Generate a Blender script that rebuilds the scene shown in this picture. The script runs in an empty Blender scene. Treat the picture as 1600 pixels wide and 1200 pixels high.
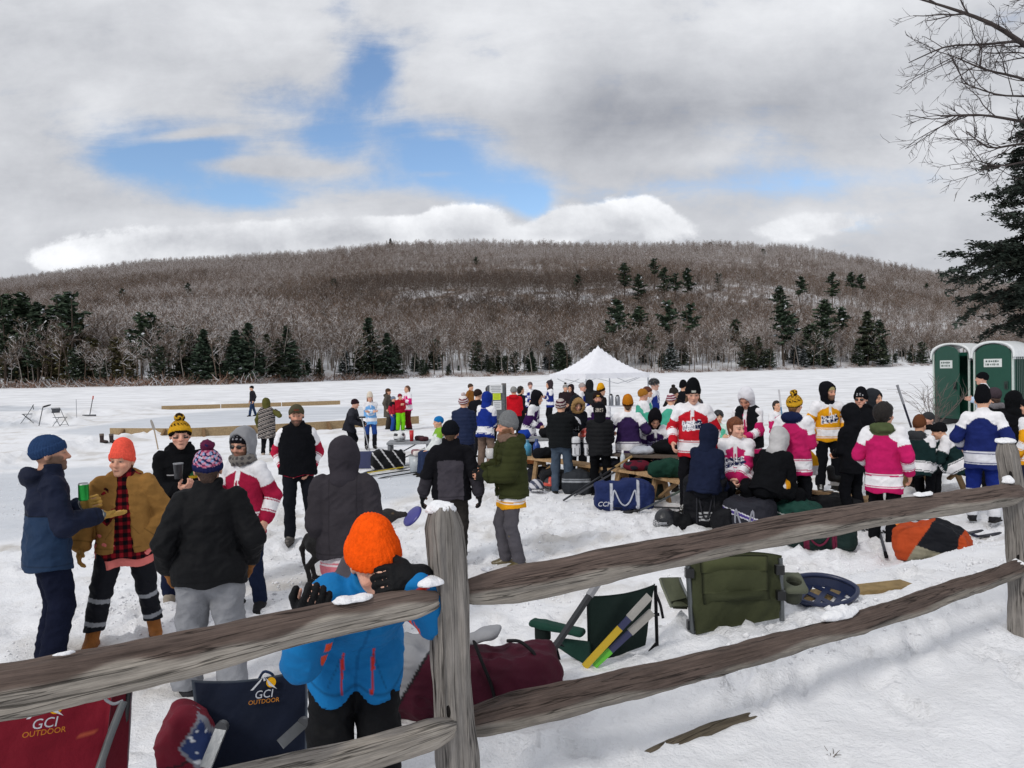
import bpy, math, random
import numpy as np
from mathutils import Matrix, Vector

# ------------------------------------------------------------------ camera, sky, sun, exposure
SC = bpy.context.scene
COL = SC.collection
CAM_H, FPX = 2.15, 1200.0            # eye height above the lake snow; focal length in photo pixels (1600 wide)
PITCH, ROLL = -math.atan(22/FPX), math.radians(1.1)
cp, sp = math.cos(PITCH), math.sin(PITCH)
cr, sr = math.cos(ROLL), math.sin(ROLL)
_f = np.array([0, cp, sp]); _u0 = np.array([0, -sp, cp]); _r0 = np.array([1.0, 0, 0])
CR = cr*_r0 - sr*_u0
CU = cr*_u0 + sr*_r0
CF = _f
cam = bpy.data.cameras.new('camera'); cam.sensor_width = 36; cam.lens = 36*FPX/1600
cam.clip_start = 0.05; cam.clip_end = 6000
camo = bpy.data.objects.new('camera', cam); COL.objects.link(camo)
m = Matrix.Identity(4)
for i in range(3):
    m[i][0] = CR[i]; m[i][1] = CU[i]; m[i][2] = -CF[i]
m[2][3] = CAM_H
camo.matrix_world = m
SC.camera = camo

SC.view_settings.view_transform = 'Standard'; SC.view_settings.look = 'None'
SC.view_settings.exposure = 0.0; SC.view_settings.gamma = 1.0
SC.cycles.max_bounces = 6; SC.cycles.diffuse_bounces = 3; SC.cycles.glossy_bounces = 2
SC.cycles.transparent_max_bounces = 6

SUN_EL, SUN_AZ = math.radians(38), math.radians(215)      # azimuth clockwise from +Y: behind and to the left of the camera
sun = bpy.data.lights.new('sun', 'SUN'); sun.energy = 1.45; sun.angle = math.radians(11); sun.color = (1, .95, .88)
suno = bpy.data.objects.new('sun', sun); COL.objects.link(suno)
sd = Vector((math.sin(SUN_AZ)*math.cos(SUN_EL), math.cos(SUN_AZ)*math.cos(SUN_EL), math.sin(SUN_EL)))
suno.rotation_euler = sd.to_track_quat('Z', 'Y').to_euler()

# ------------------------------------------------------------------ node expressions
class E:
    """a scalar socket with operators"""
    def __init__(s, nt, sock): s.nt, s.s = nt, sock
    def _m(s, op, *a, clamp=False):
        n = s.nt.nodes.new('ShaderNodeMath'); n.operation = op; n.use_clamp = clamp
        for k, x in enumerate((s,)+a):
            if isinstance(x, E): s.nt.links.new(x.s, n.inputs[k])
            else: n.inputs[k].default_value = float(x)
        return E(s.nt, n.outputs[0])
    def __add__(s, o): return s._m('ADD', o)
    __radd__ = __add__
    def __sub__(s, o): return s._m('SUBTRACT', o)
    def __rsub__(s, o): return (s*-1.0) + o
    def __mul__(s, o): return s._m('MULTIPLY', o)
    __rmul__ = __mul__
    def __truediv__(s, o): return s._m('DIVIDE', o)
    def clamp(s): return s._m('ADD', 0.0, clamp=True)
    def abs(s): return s._m('ABSOLUTE')
    def mx(s, o): return s._m('MAXIMUM', o)
    def mn(s, o): return s._m('MINIMUM', o)
    def pw(s, o): return s._m('POWER', o)
    def sstep(s, a, b):
        n = s.nt.nodes.new('ShaderNodeMapRange'); n.interpolation_type = 'SMOOTHSTEP'
        s.nt.links.new(s.s, n.inputs[0]); n.inputs[1].default_value = a; n.inputs[2].default_value = b
        return E(s.nt, n.outputs[0])

def lin(h):
    """'#rrggbb' (as seen) -> linear rgb"""
    if not isinstance(h, str): return tuple(h)
    h = h.lstrip('#'); c = [int(h[i:i+2], 16)/255 for i in (0, 2, 4)]
    return tuple(x/12.92 if x <= .04045 else ((x+.055)/1.055)**2.4 for x in c)

def yhor(px): return 578-0.0192*(px-800)
def uv_of(px, py): return (px-800)/FPX, (yhor(px)-py)/FPX

def build_world():
    w = bpy.data.worlds.new('World'); SC.world = w; w.use_nodes = True
    nt = w.node_tree; nt.nodes.clear(); L = nt.links.new
    out = nt.nodes.new('ShaderNodeOutputWorld')
    tc = nt.nodes.new('ShaderNodeTexCoord'); sep = nt.nodes.new('ShaderNodeSeparateXYZ'); L(tc.outputs['Generated'], sep.inputs[0])
    x, y, z = (E(nt, sep.outputs[i]) for i in range(3))
    yy = y.abs().mx(.12)
    u = (x/yy).mx(-4).mn(4); v = (z/yy).mx(-1).mn(3)
    def vec(a, b, c=0.0):
        n = nt.nodes.new('ShaderNodeCombineXYZ')
        for k, q in enumerate((a, b, c)):
            if isinstance(q, E): L(q.s, n.inputs[k])
            else: n.inputs[k].default_value = q
        return n.outputs[0]
    def noise(vs, scale, det=5, rough=.55, dist=0.0):
        n = nt.nodes.new('ShaderNodeTexNoise'); n.inputs['Scale'].default_value = scale; n.inputs['Detail'].default_value = det
        n.inputs['Roughness'].default_value = rough; n.inputs['Distortion'].default_value = dist
        L(vs, n.inputs['Vector']); return E(nt, n.outputs['Fac'])
    def blob(px, py, a, b, amp, rot=0.0):
        u0, v0 = uv_of(px, py)
        du = (u-u0); dv = (v-v0)
        if rot:
            c, s_ = math.cos(rot), math.sin(rot)
            du, dv = du*c+dv*s_, dv*c-du*s_
        du = du*(FPX/a); dv = dv*(FPX/b)
        e = ((du*du+dv*dv)*-1.0)
        n = nt.nodes.new('ShaderNodeMath'); n.operation = 'EXPONENT'; L(e.s, n.inputs[0])
        return E(nt, n.outputs[0])*amp
    base = vec(u, v*1.7)
    n1 = noise(base, 3.2, 9, .62, .35)
    n2 = noise(vec(u+7.3, v*1.5), 1.9, 5, .55)
    n3 = noise(vec(u-3.1, v*1.25), 10.0, 9, .66, .15)
    n4 = noise(vec(u*.55+1.7, v*2.6), 7.0, 8, .64, .6)
    d = (n1-.5)*1.3 + (n3-.5)*.55 + (n4-.5)*.75 + .96
    for q in ((260, 245, 135, 48, -.92), (390, 305, 110, 24, -.6), (595, 115, 50, 46, -.85), (548, 15, 40, 50, -.30), (545, 190, 80, 50, -.50), (440, 170, 60, 40, -.25),
              (690, 235, 90, 54, -.95), (790, 290, 85, 36, -.75), (838, 320, 30, 24, -.8), (600, 285, 110, 25, -.40), (1310, 282, 180, 26, -.34), (1060, 298, 130, 24, -.26), (520, 235, 60, 30, -.3),
              (700, 213, 40, 9, .3), (430, 262, 120, 12, .55, -.06), (310, 212, 75, 9, .5, .1), (690, 273, 40, 7, .3)):
        d = d + blob(*q)
    alpha = d.sstep(.20, .84)
    b = .635 + (n2-.5)*.50 + (n1-.5)*.42 + (n3-.5)*.26 + (n4-.5)*.16
    for q in ((980, 185, 330, 80, -.19), (1350, 120, 220, 90, -.05), (900, 30, 500, 60, .08), (90, 40, 300, 60, -.10), (40, 260, 150, 90, -.10), (320, 60, 120, 60, .07),
              (420, 345, 260, 26, .12), (1165, 215, 80, 30, .20), (1110, 252, 120, 16, .14), (820, 110, 80, 70, .10), (1350, 10, 200, 40, .14), (160, 180, 60, 40, .14), (690, 60, 80, 60, .08), (1290, 345, 130, 26, .14), (1480, 230, 90, 90, .06)):
        b = b + blob(*q)
    up = v.sstep(.6, 1.2)
    b = b*(1.0-up*.75) + up*.54
    b = b.mx(.34).mn(1.02)
    # heaped cumulus low over the ridge: crisp tops, grey bellies
    c = (n3-.5)*1.25 + (n1-.5)*.8
    for q in ((745, 340, 62, 26, .95), (690, 360, 60, 30, .8), (960, 335, 82, 28, .95), (1040, 360, 60, 30, .75), (880, 352, 50, 26, .75), (1010, 322, 36, 18, .4), (600, 372, 90, 26, .8), (470, 380, 130, 36, .92), (300, 390, 160, 40, .92), (560, 362, 80, 24, .7), (115, 405, 70, 30, .9), (1240, 357, 90, 24, .75), (1330, 345, 80, 24, .68), (400, 372, 60, 20, .4), (820, 372, 80, 16, .7)):
        c = c + blob(*q)
    ca = c.sstep(.40, .66)
    lit = .80 + (n3-.5)*.95 + (c-.7)*-.10
    for q in ((745, 325, 70, 18, .16), (960, 318, 80, 20, .16), (112, 402, 48, 22, .32), (650, 345, 50, 16, .12), (1030, 340, 40, 20, .08), (560, 372, 70, 12, -.14), (890, 368, 50, 10, -.14), (260, 372, 80, 18, -.13), (400, 392, 60, 14, -.12), (985, 352, 40, 14, -.08), (740, 365, 40, 10, -.08), (1290, 345, 60, 12, .08)):
        lit = lit + blob(*q)
    lit = lit.mx(.50).mn(1.0)
    b = b*(1.0-ca) + lit*ca
    alpha = alpha.mx(ca)
    sky = nt.nodes.new('ShaderNodeTexSky'); sky.sky_type = 'NISHITA'; sky.sun_disc = False
    sky.sun_elevation = SUN_EL; sky.sun_rotation = SUN_AZ; sky.altitude = 300; sky.dust_density = .4; sky.ozone_density = 3.0
    bg1 = nt.nodes.new('ShaderNodeBackground'); bg1.inputs['Strength'].default_value = .15; L(sky.outputs[0], bg1.inputs['Color'])
    bg2 = nt.nodes.new('ShaderNodeBackground')
    cc = nt.nodes.new('ShaderNodeCombineColor'); L((b*.985+.012).s, cc.inputs[0]); L((b*.985+.028).s, cc.inputs[1]); L((b*.965+.080).s, cc.inputs[2])
    L(cc.outputs[0], bg2.inputs['Color']); bg2.inputs['Strength'].default_value = 1.0
    mix = nt.nodes.new('ShaderNodeMixShader'); L(alpha.s, mix.inputs[0]); L(bg1.outputs[0], mix.inputs[1]); L(bg2.outputs[0], mix.inputs[2])
    L(mix.outputs[0], out.inputs['Surface'])
build_world()

# ------------------------------------------------------------------ pixels of the photo to places in the world
def ray(px, py):
    d = CF + CR*((px-800)/FPX) + CU*((600-py)/FPX)
    return d/d[1]                                   # per metre of depth (y)
def at(px, py, Y):
    """the point at depth Y that the photo shows at (px, py)"""
    r = ray(px, py); return np.array([r[0]*Y, Y, CAM_H+r[2]*Y])
def gnd(px, py, z=0.0):
    r = ray(px, py); t = (z-CAM_H)/r[2]; return np.array([r[0]*t, t, z])
def z_at(px, py, Y): return at(px, py, Y)[2]

# ------------------------------------------------------------------ numpy noise
_rng = np.random.RandomState(7)
_T = _rng.rand(8192).astype(np.float32)
def vnoise(P, s=1.0, seed=0):
    Q = np.asarray(P, np.float32)*np.float32(s)+seed*17.31
    i = np.floor(Q).astype(np.int64); f = (Q-i).astype(np.float32); f = f*f*(3-2*f)
    h = lambda a, b, c: _T[((i[:, 0]+a)*1619+(i[:, 1]+b)*31337+(i[:, 2]+c)*6971) & 8191]
    x0 = h(0, 0, 0)*(1-f[:, 0])+h(1, 0, 0)*f[:, 0]; x1 = h(0, 1, 0)*(1-f[:, 0])+h(1, 1, 0)*f[:, 0]
    x2 = h(0, 0, 1)*(1-f[:, 0])+h(1, 0, 1)*f[:, 0]; x3 = h(0, 1, 1)*(1-f[:, 0])+h(1, 1, 1)*f[:, 0]
    return (x0*(1-f[:, 1])+x1*f[:, 1])*(1-f[:, 2])+(x2*(1-f[:, 1])+x3*f[:, 1])*f[:, 2]
def fbm(P, s=1.0, o=4, seed=0):
    r = 0; a = .5
    for k in range(o):
        r = r+a*vnoise(P, s*2**k, seed+k); a *= .5
    return r/(1-.5**o)
def sst(x, a, b):
    t = np.clip((x-a)/(b-a), 0, 1); return t*t*(3-2*t)

# ------------------------------------------------------------------ materials
MATS = {}
def new_mat(name):
    mt = bpy.data.materials.new(name); mt.use_nodes = True; nt = mt.node_tree
    return mt, nt, nt.nodes['Principled BSDF']
def col_mat(name, rough=.85, bump=.3, bscale=60, var=.12, vscale=9, spec=.3, metal=0.0, sheen=0.0, stretch=None):
    """base colour from the mesh's own Col attribute, with a little mottling and a fine bump"""
    mt, nt, b = new_mat(name); L = nt.links.new
    at_ = nt.nodes.new('ShaderNodeAttribute'); at_.attribute_name = 'Col'
    tc = nt.nodes.new('ShaderNodeTexCoord')
    mp = nt.nodes.new('ShaderNodeMapping'); L(tc.outputs['Object'], mp.inputs[0])
    if stretch: mp.inputs['Scale'].default_value = stretch
    n = nt.nodes.new('ShaderNodeTexNoise'); n.inputs['Scale'].default_value = vscale; n.inputs['Detail'].default_value = 5; L(mp.outputs[0], n.inputs['Vector'])
    mr = nt.nodes.new('ShaderNodeMapRange'); L(n.outputs['Fac'], mr.inputs[0]); mr.inputs[1].default_value = .3; mr.inputs[2].default_value = .7
    mr.inputs[3].default_value = 1-var; mr.inputs[4].default_value = 1+var
    mul = nt.nodes.new('ShaderNodeMix'); mul.data_type = 'RGBA'; mul.blend_type = 'MULTIPLY'; mul.inputs[0].default_value = 1
    L(at_.outputs['Color'], mul.inputs[6]); L(mr.outputs[0], mul.inputs[7]); L(mul.outputs[2], b.inputs['Base Color'])
    n2 = nt.nodes.new('ShaderNodeTexNoise'); n2.inputs['Scale'].default_value = bscale; n2.inputs['Detail'].default_value = 4; L(mp.outputs[0], n2.inputs['Vector'])
    bp = nt.nodes.new('ShaderNodeBump'); bp.inputs['Strength'].default_value = bump; bp.inputs['Distance'].default_value = .01; L(n2.outputs['Fac'], bp.inputs['Height']); L(bp.outputs[0], b.inputs['Normal'])
    b.inputs['Roughness'].default_value = rough; b.inputs['Specular IOR Level'].default_value = spec; b.inputs['Metallic'].default_value = metal
    if sheen: b.inputs['Sheen Weight'].default_value = sheen
    MATS[name] = mt; return mt
col_mat('cloth', .95, .4, 90, .14, 8, .06)
col_mat('knit', .95, .5, 190, .14, 60, .06)
col_mat('nylon', .72, .3, 45, .14, 6, .15)
col_mat('skin', .6, .3, 150, .14, 30, .3)
col_mat('hair', .6, .9, 90, .35, 40, .3)
col_mat('leather', .7, .5, 70, .25, 12, .18)
col_mat('plastic', .35, .05, 30, .06, 8, .5)
col_mat('metal', .38, .08, 60, .12, 12, .5, .85)
col_mat('lumber', .8, .4, 14, .22, 3, .2, 0, 0, (6, 6, 6))
col_mat('bark', .95, 1.0, 9, .35, 4, .1)
col_mat('needles', .8, .2, 3, .35, .9, .15)
col_mat('paper', .8, .1, 20, .05, 6, .2)
col_mat('fur', .7, .8, 120, .3, 60, .3)

def mat_snow(name, dirt=.0, fine=1.0):
    mt, nt, b = new_mat(name); L = nt.links.new
    geo = nt.nodes.new('ShaderNodeNewGeometry')
    at_ = nt.nodes.new('ShaderNodeAttribute'); at_.attribute_name = 'Col'
    def nz(s, d, r=.55):
        n = nt.nodes.new('ShaderNodeTexNoise'); n.inputs['Scale'].default_value = s; n.inputs['Detail'].default_value = d; n.inputs['Roughness'].default_value = r
        L(geo.outputs['Position'], n.inputs['Vector']); return E(nt, n.outputs['Fac'])
    a, c, e, g = nz(.35, 4), nz(2.6, 5), nz(17, 6, .65), nz(70, 3)
    tint = (1.0 + (a-.5)*.10 + (c-.5)*.13 + (e-.5)*.10).mn(1.05)
    mul = nt.nodes.new('ShaderNodeMix'); mul.data_type = 'RGBA'; mul.blend_type = 'MULTIPLY'; mul.inputs[0].default_value = 1
    L(at_.outputs['Color'], mul.inputs[6]); L(tint.s, mul.inputs[7]); L(mul.outputs[2], b.inputs['Base Color'])
    h = c*.35 + e*.5*fine + g*.16*fine
    bp = nt.nodes.new('ShaderNodeBump'); bp.inputs['Strength'].default_value = .75; bp.inputs['Distance'].default_value = .06; L(h.s, bp.inputs['Height']); L(bp.outputs[0], b.inputs['Normal'])
    b.inputs['Roughness'].default_value = .75; b.inputs['Specular IOR Level'].default_value = .25
    MATS[name] = mt; return mt
mat_snow('snow'); 

def mat_wood():
    """weathered split rail: grey silvery grain with dark checks; the Col attribute says how dark the old bark side is"""
    mt, nt, b = new_mat('old_wood'); L = nt.links.new
    at_ = nt.nodes.new('ShaderNodeAttribute'); at_.attribute_name = 'Col'
    uv = nt.nodes.new('ShaderNodeAttribute'); uv.attribute_name = 'grain'
    def nz(sc, d, r=.6, dist=0):
        mp = nt.nodes.new('ShaderNodeMapping'); mp.inputs['Scale'].default_value = sc; L(uv.outputs['Vector'], mp.inputs[0])
        n = nt.nodes.new('ShaderNodeTexNoise'); n.inputs['Scale'].default_value = 1; n.inputs['Detail'].default_value = d; n.inputs['Roughness'].default_value = r; n.inputs['Distortion'].default_value = dist
        L(mp.outputs[0], n.inputs['Vector']); return E(nt, n.outputs['Fac'])
    g1 = nz((4, 120, 120), 6, .7, .25); g2 = nz((.9, 30, 30), 4, .55, .35); g3 = nz((7, 330, 330), 3, .6); blot = nz((4, 11, 11), 6, .65); fl = nz((14, 60, 60), 5, .7)
    crack = ((g2-.5).abs()).sstep(.002, .016)
    f = (.66 + (g1-.5)*.75 + (g3-.5)*1.0 + (blot-.5)*.7 + (fl-.5)*.5)*(crack*.68+.32)
    f = f.mx(.10).mn(1.35)
    mul = nt.nodes.new('ShaderNodeMix'); mul.data_type = 'RGBA'; mul.blend_type = 'MULTIPLY'; mul.inputs[0].default_value = 1
    L(at_.outputs['Color'], mul.inputs[6]); L(f.s, mul.inputs[7]); L(mul.outputs[2], b.inputs['Base Color'])
    h = g1*.5 + crack*.5 + g3*.25
    bp = nt.nodes.new('ShaderNodeBump'); bp.inputs['Strength'].default_value = .8; bp.inputs['Distance'].default_value = .006; L(h.s, bp.inputs['Height']); L(bp.outputs[0], b.inputs['Normal'])
    b.inputs['Roughness'].default_value = .85; b.inputs['Specular IOR Level'].default_value = .2
    MATS['old_wood'] = mt
mat_wood()

# ------------------------------------------------------------------ objects
def tag(o, label=None, cat=None, group=None, kind=None):
    if label: o['label'] = label
    if cat: o['category'] = cat
    if group: o['group'] = group
    if kind: o['kind'] = kind
    return o
def mesh_np(name, V, F, mat, col=None, smooth=True, parent=None, attrs=None, mi=None):
    """V n x 3, F m x 3 or m x 4 (or a list of both), col None / rgb / n x 3 -> one linked mesh object"""
    V = np.ascontiguousarray(V, np.float32)
    Fs = F if isinstance(F, list) else [F]
    Fs = [np.asarray(f, np.int32) for f in Fs if len(f)]
    me = bpy.data.meshes.new(name)
    me.vertices.add(len(V)); me.vertices.foreach_set('co', V.ravel())
    idx = np.concatenate([f.ravel() for f in Fs]) if Fs else np.zeros(0, np.int32)
    cnt = np.concatenate([np.full(len(f), f.shape[1], np.int32) for f in Fs]) if Fs else np.zeros(0, np.int32)
    me.loops.add(len(idx)); me.loops.foreach_set('vertex_index', idx)
    me.polygons.add(len(cnt)); st = np.concatenate([[0], np.cumsum(cnt)[:-1]]).astype(np.int32) if len(cnt) else cnt
    me.polygons.foreach_set('loop_start', st); me.polygons.foreach_set('loop_total', cnt)
    me.polygons.foreach_set('use_smooth', np.full(len(cnt), bool(smooth)))
    if mi is not None: me.polygons.foreach_set('material_index', np.asarray(mi, np.int32))
    c = np.ones((len(V), 4), np.float32)
    c[:, :3] = (.5, .5, .5) if col is None else (lin(col) if isinstance(col, (str, tuple)) else col)
    ca = me.color_attributes.new('Col', 'FLOAT_COLOR', 'POINT'); ca.data.foreach_set('color', c.ravel())
    for k, a in (attrs or {}).items():
        x = me.attributes.new(k, 'FLOAT_VECTOR', 'POINT'); x.data.foreach_set('vector', np.ascontiguousarray(a, np.float32).ravel())
    for q in (mat if isinstance(mat, (list, tuple)) else [mat]): me.materials.append(MATS[q])
    me.update(calc_edges=True)
    o = bpy.data.objects.new(name, me); COL.objects.link(o)
    if parent: o.parent = parent
    return o
def empty(name, loc=(0, 0, 0), rz=0.0, label=None, cat=None, group=None):
    o = bpy.data.objects.new(name, None); COL.objects.link(o); o.empty_display_size = .1
    o.location = [float(q) for q in loc]; o.rotation_euler = (0, 0, rz); tag(o, label, cat, group); return o

class MB:
    """collects boxes, bars, tubes and lofts with a colour each; build() links them as ONE mesh"""
    def __init__(s): s.V, s.F4, s.F3, s.C, s.n = [], [], [], [], 0
    def add(s, V, F, col):
        V = np.asarray(V, np.float32); F = np.asarray(F, np.int32)
        s.V.append(V); (s.F4 if F.shape[1] == 4 else s.F3).append(F+s.n); s.n += len(V)
        c = np.empty((len(V), 3), np.float32); c[:] = lin(col) if isinstance(col, (str, tuple)) else col; s.C.append(c); return s
    def box(s, c, size, col, R=None, taper=1.0):
        h = np.array(size)/2
        v = np.array([[x, y, z] for z in (-1, 1) for y in (-1, 1) for x in (-1, 1)], float)
        v[v[:, 2] > 0, :2] *= taper
        v = v*h
        if R is not None: v = v@np.asarray(R).T
        return s.add(v+np.asarray(c), [[0, 2, 3, 1], [4, 5, 7, 6], [0, 1, 5, 4], [2, 6, 7, 3], [0, 4, 6, 2], [1, 3, 7, 5]], col)
    def bar(s, a, b, w, t, col, up=(0, 0, 1)):
        """a board from a to b, w wide and t thick"""
        a, b = np.asarray(a, float), np.asarray(b, float); d = b-a; L = np.linalg.norm(d); d /= L
        up = np.asarray(up, float)
        if abs(d@up) > .98: up = np.array([0, 1.0, 0])
        x = np.cross(up, d); x /= np.linalg.norm(x); z = np.cross(d, x)
        return s.box((a+b)/2, (w, L, t), col, np.stack([x, d, z], 1))
    def tube(s, pts, r, col, n=8, cap=True, flat=1.0):
        pts = np.asarray(pts, float); k = len(pts); r = np.broadcast_to(np.asarray(r, float), (k,))
        T = np.gradient(pts, axis=0); T /= np.linalg.norm(T, axis=1)[:, None]+1e-9
        ref = np.array([0, 0, 1.0]) if abs(T[0][2]) < .9 else np.array([1.0, 0, 0])
        ang = np.arange(n)*2*math.pi/n; V = []
        X = np.cross(T[0], ref); X /= np.linalg.norm(X)
        for i in range(k):
            X = X-T[i]*(X@T[i]); X /= np.linalg.norm(X)+1e-9
            Yv = np.cross(T[i], X)
            V.append(pts[i]+r[i]*(np.cos(ang)[:, None]*X+np.sin(ang)[:, None]*Yv*flat))
        V = np.concatenate(V); F = []
        for i in range(k-1):
            for j in range(n):
                j2 = (j+1) % n; F.append([i*n+j, i*n+j2, (i+1)*n+j2, (i+1)*n+j])
        s.add(V, F, col)
        if cap:
            c0 = np.concatenate([V[:n], [pts[0]]]); s.add(c0, [[n, (j+1) % n, j] for j in range(n)], col)
            c1 = np.concatenate([V[-n:], [pts[-1]]]); s.add(c1, [[n, j, (j+1) % n] for j in range(n)], col)
        return s
    def lathe(s, prof, c, col, n=20, R=None):
        """prof: (radius, z) pairs; col a colour or one per pair"""
        ang = np.arange(n)*2*math.pi/n
        V = np.concatenate([np.stack([p[0]*np.cos(ang), p[0]*np.sin(ang), np.full(n, p[1])], 1) for p in prof])
        if R is not None: V = V@np.asarray(R).T
        F = [[i*n+j, i*n+(j+1) % n, (i+1)*n+(j+1) % n, (i+1)*n+j] for i in range(len(prof)-1) for j in range(n)]
        cc = np.repeat(np.array([lin(q) for q in col]), n, 0) if isinstance(col, list) else col
        return s.add(V+np.asarray(c), F, cc)
    def build(s, name, mat, parent=None, smooth=False):
        F = ([np.concatenate(s.F4)] if s.F4 else [])+([np.concatenate(s.F3)] if s.F3 else [])
        return mesh_np(name, np.concatenate(s.V), F, mat, np.concatenate(s.C), smooth, parent)

# ------------------------------------------------------------------ implicit solids: f(P) -> signed distance, meshed with surface nets
def smin(a, b, k):
    h = np.clip(.5+.5*(b-a)/k, 0, 1); return b*(1-h)+a*h-k*h*(1-h)
def cap(P, a, b, r1, r2=None):
    r2 = r1 if r2 is None else r2
    a = np.asarray(a, np.float32); d = np.asarray(b, np.float32)-a
    h = np.clip(((P-a)@d)/max(d@d, 1e-9), 0, 1)[:, None]
    return np.linalg.norm(P-a-d*h, axis=1)-(r1+(r2-r1)*h[:, 0])
def ell(P, c, r):
    q = (P-np.asarray(c, np.float32))/np.asarray(r, np.float32); k0 = np.linalg.norm(q, axis=1)
    k1 = np.linalg.norm(q/np.asarray(r, np.float32), axis=1); return k0*(k0-1)/(k1+1e-6)
def rbox(P, c, h, r):
    q = np.abs(P-np.asarray(c, np.float32))-(np.asarray(h, np.float32)-r)
    return np.linalg.norm(np.maximum(q, 0), axis=1)+np.minimum(q.max(1), 0)-r
def torus(P, R, r, c=(0, 0, 0)):
    Q = P-np.asarray(c, np.float32); return np.hypot(np.hypot(Q[:, 0], Q[:, 1])-R, Q[:, 2])-r
_CORN = np.array([[i, j, k] for i in (0, 1) for j in (0, 1) for k in (0, 1)])
_EDG = [(a, b) for a in range(8) for b in range(a+1, 8) if abs(_CORN[a]-_CORN[b]).sum() == 1]
def poly(f, lo, hi, h):
    """surface nets over a sparse grid of 8-cell blocks; returns V, F (quads)"""
    lo = np.asarray(lo, float)-2*h; hi = np.asarray(hi, float)+2*h; B = 8
    nb = np.maximum(np.ceil((hi-lo)/(h*B)).astype(int), 1); n = nb*B
    bi = np.stack(np.meshgrid(*[np.arange(q) for q in nb], indexing='ij'), -1).reshape(-1, 3)
    dc = f((lo+(bi*B+(B-1)/2)*h).astype(np.float32))
    D = np.repeat(np.repeat(np.repeat(np.where(dc < 0, -1., 1.).reshape(nb).astype(np.float32), B, 0), B, 1), B, 2)
    act = bi[np.abs(dc) < 1.2*B*h]
    if len(act) == 0: return np.zeros((0, 3)), np.zeros((0, 4), int)
    off = np.stack(np.meshgrid(*[np.arange(B)]*3, indexing='ij'), -1).reshape(-1, 3)
    G = (act[:, None, :]*B+off[None]).reshape(-1, 3)
    D[G[:, 0], G[:, 1], G[:, 2]] = f((lo+G*h).astype(np.float32))
    D[0] = np.maximum(D[0], h*.1); D[-1] = np.maximum(D[-1], h*.1)
    D[:, 0] = np.maximum(D[:, 0], h*.1); D[:, -1] = np.maximum(D[:, -1], h*.1); D[:, :, 0] = np.maximum(D[:, :, 0], h*.1); D[:, :, -1] = np.maximum(D[:, :, -1], h*.1)
    S = D < 0
    cs = np.zeros(np.array(D.shape)-1, np.uint8)
    for (i, j, k) in _CORN: cs += S[i:D.shape[0]-1+i, j:D.shape[1]-1+j, k:D.shape[2]-1+k]
    A = (cs > 0) & (cs < 8); ci = np.argwhere(A)
    if len(ci) == 0: return np.zeros((0, 3)), np.zeros((0, 4), int)
    val = np.stack([D[ci[:, 0]+i, ci[:, 1]+j, ci[:, 2]+k] for (i, j, k) in _CORN], 1)
    acc = np.zeros((len(ci), 3)); cnt = np.zeros(len(ci))
    for a, b in _EDG:
        va, vb = val[:, a], val[:, b]; mk = (va < 0) != (vb < 0)
        t = np.where(mk, va/(np.where(mk, va-vb, 1)), 0)
        acc += mk[:, None]*(_CORN[a]+t[:, None]*(_CORN[b]-_CORN[a])); cnt += mk
    V = lo+(ci+acc/cnt[:, None])*h
    idx = np.full(A.shape, -1, np.int32); idx[A] = np.arange(len(ci)); F = []
    for ax in range(3):
        o1, o2 = [(1, 2), (2, 0), (0, 1)][ax]
        s0 = [slice(1, -1)]*3; s1 = [slice(1, -1)]*3
        s0[ax] = slice(0, -1); s1[ax] = slice(1, None)
        e = S[tuple(s0)] != S[tuple(s1)]; p = np.argwhere(e); neg = S[tuple(s0)][e]
        st = np.array([1, 1, 1]); st[ax] = 0; p = p+st
        q = []
        for (da, db) in ((0, 0), (-1, 0), (-1, -1), (0, -1)):
            c = p.copy(); c[:, o1] += da; c[:, o2] += db; q.append(idx[c[:, 0], c[:, 1], c[:, 2]])
        q = np.stack(q, 1); q[~neg] = q[~neg][:, ::-1]; F.append(q)
    F = np.concatenate(F); F = F[(F >= 0).all(1)]
    return V, F
def vnormals(V, F):
    n = np.cross(V[F[:, 2]]-V[F[:, 0]], V[F[:, 3 if F.shape[1] == 4 else 1]]-V[F[:, 1 if F.shape[1] == 4 else 0]])
    N = np.zeros_like(V)
    for k in range(F.shape[1]): 
        for a in range(3): N[:, a] += np.bincount(F[:, k], n[:, a], len(V))
    return N/(np.linalg.norm(N, axis=1)[:, None]+1e-9)
def solid(name, f, lo, hi, h, mat, col=None, parent=None, disp=None, xf=None, smooth=True):
    """mesh an implicit solid; col a colour or fn(V)->n x 3; disp fn(V)->n along the normal; xf = (R, t) into the parent's frame"""
    V, F = poly(f, lo, hi, h)
    if len(V) == 0: return None
    c = col(V) if callable(col) else col
    if disp is not None: V = V+vnormals(V, F)*disp(V)[:, None]
    if xf is not None: V = V@np.asarray(xf[0]).T+np.asarray(xf[1])
    return mesh_np(name, V, F, mat, c, smooth, parent)
def rotx(a): c, s = math.cos(a), math.sin(a); return np.array([[1, 0, 0], [0, c, -s], [0, s, c]])
def roty(a): c, s = math.cos(a), math.sin(a); return np.array([[c, 0, s], [0, 1, 0], [-s, 0, c]])
def rotz(a): c, s = math.cos(a), math.sin(a); return np.array([[c, -s, 0], [s, c, 0], [0, 0, 1]])
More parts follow.
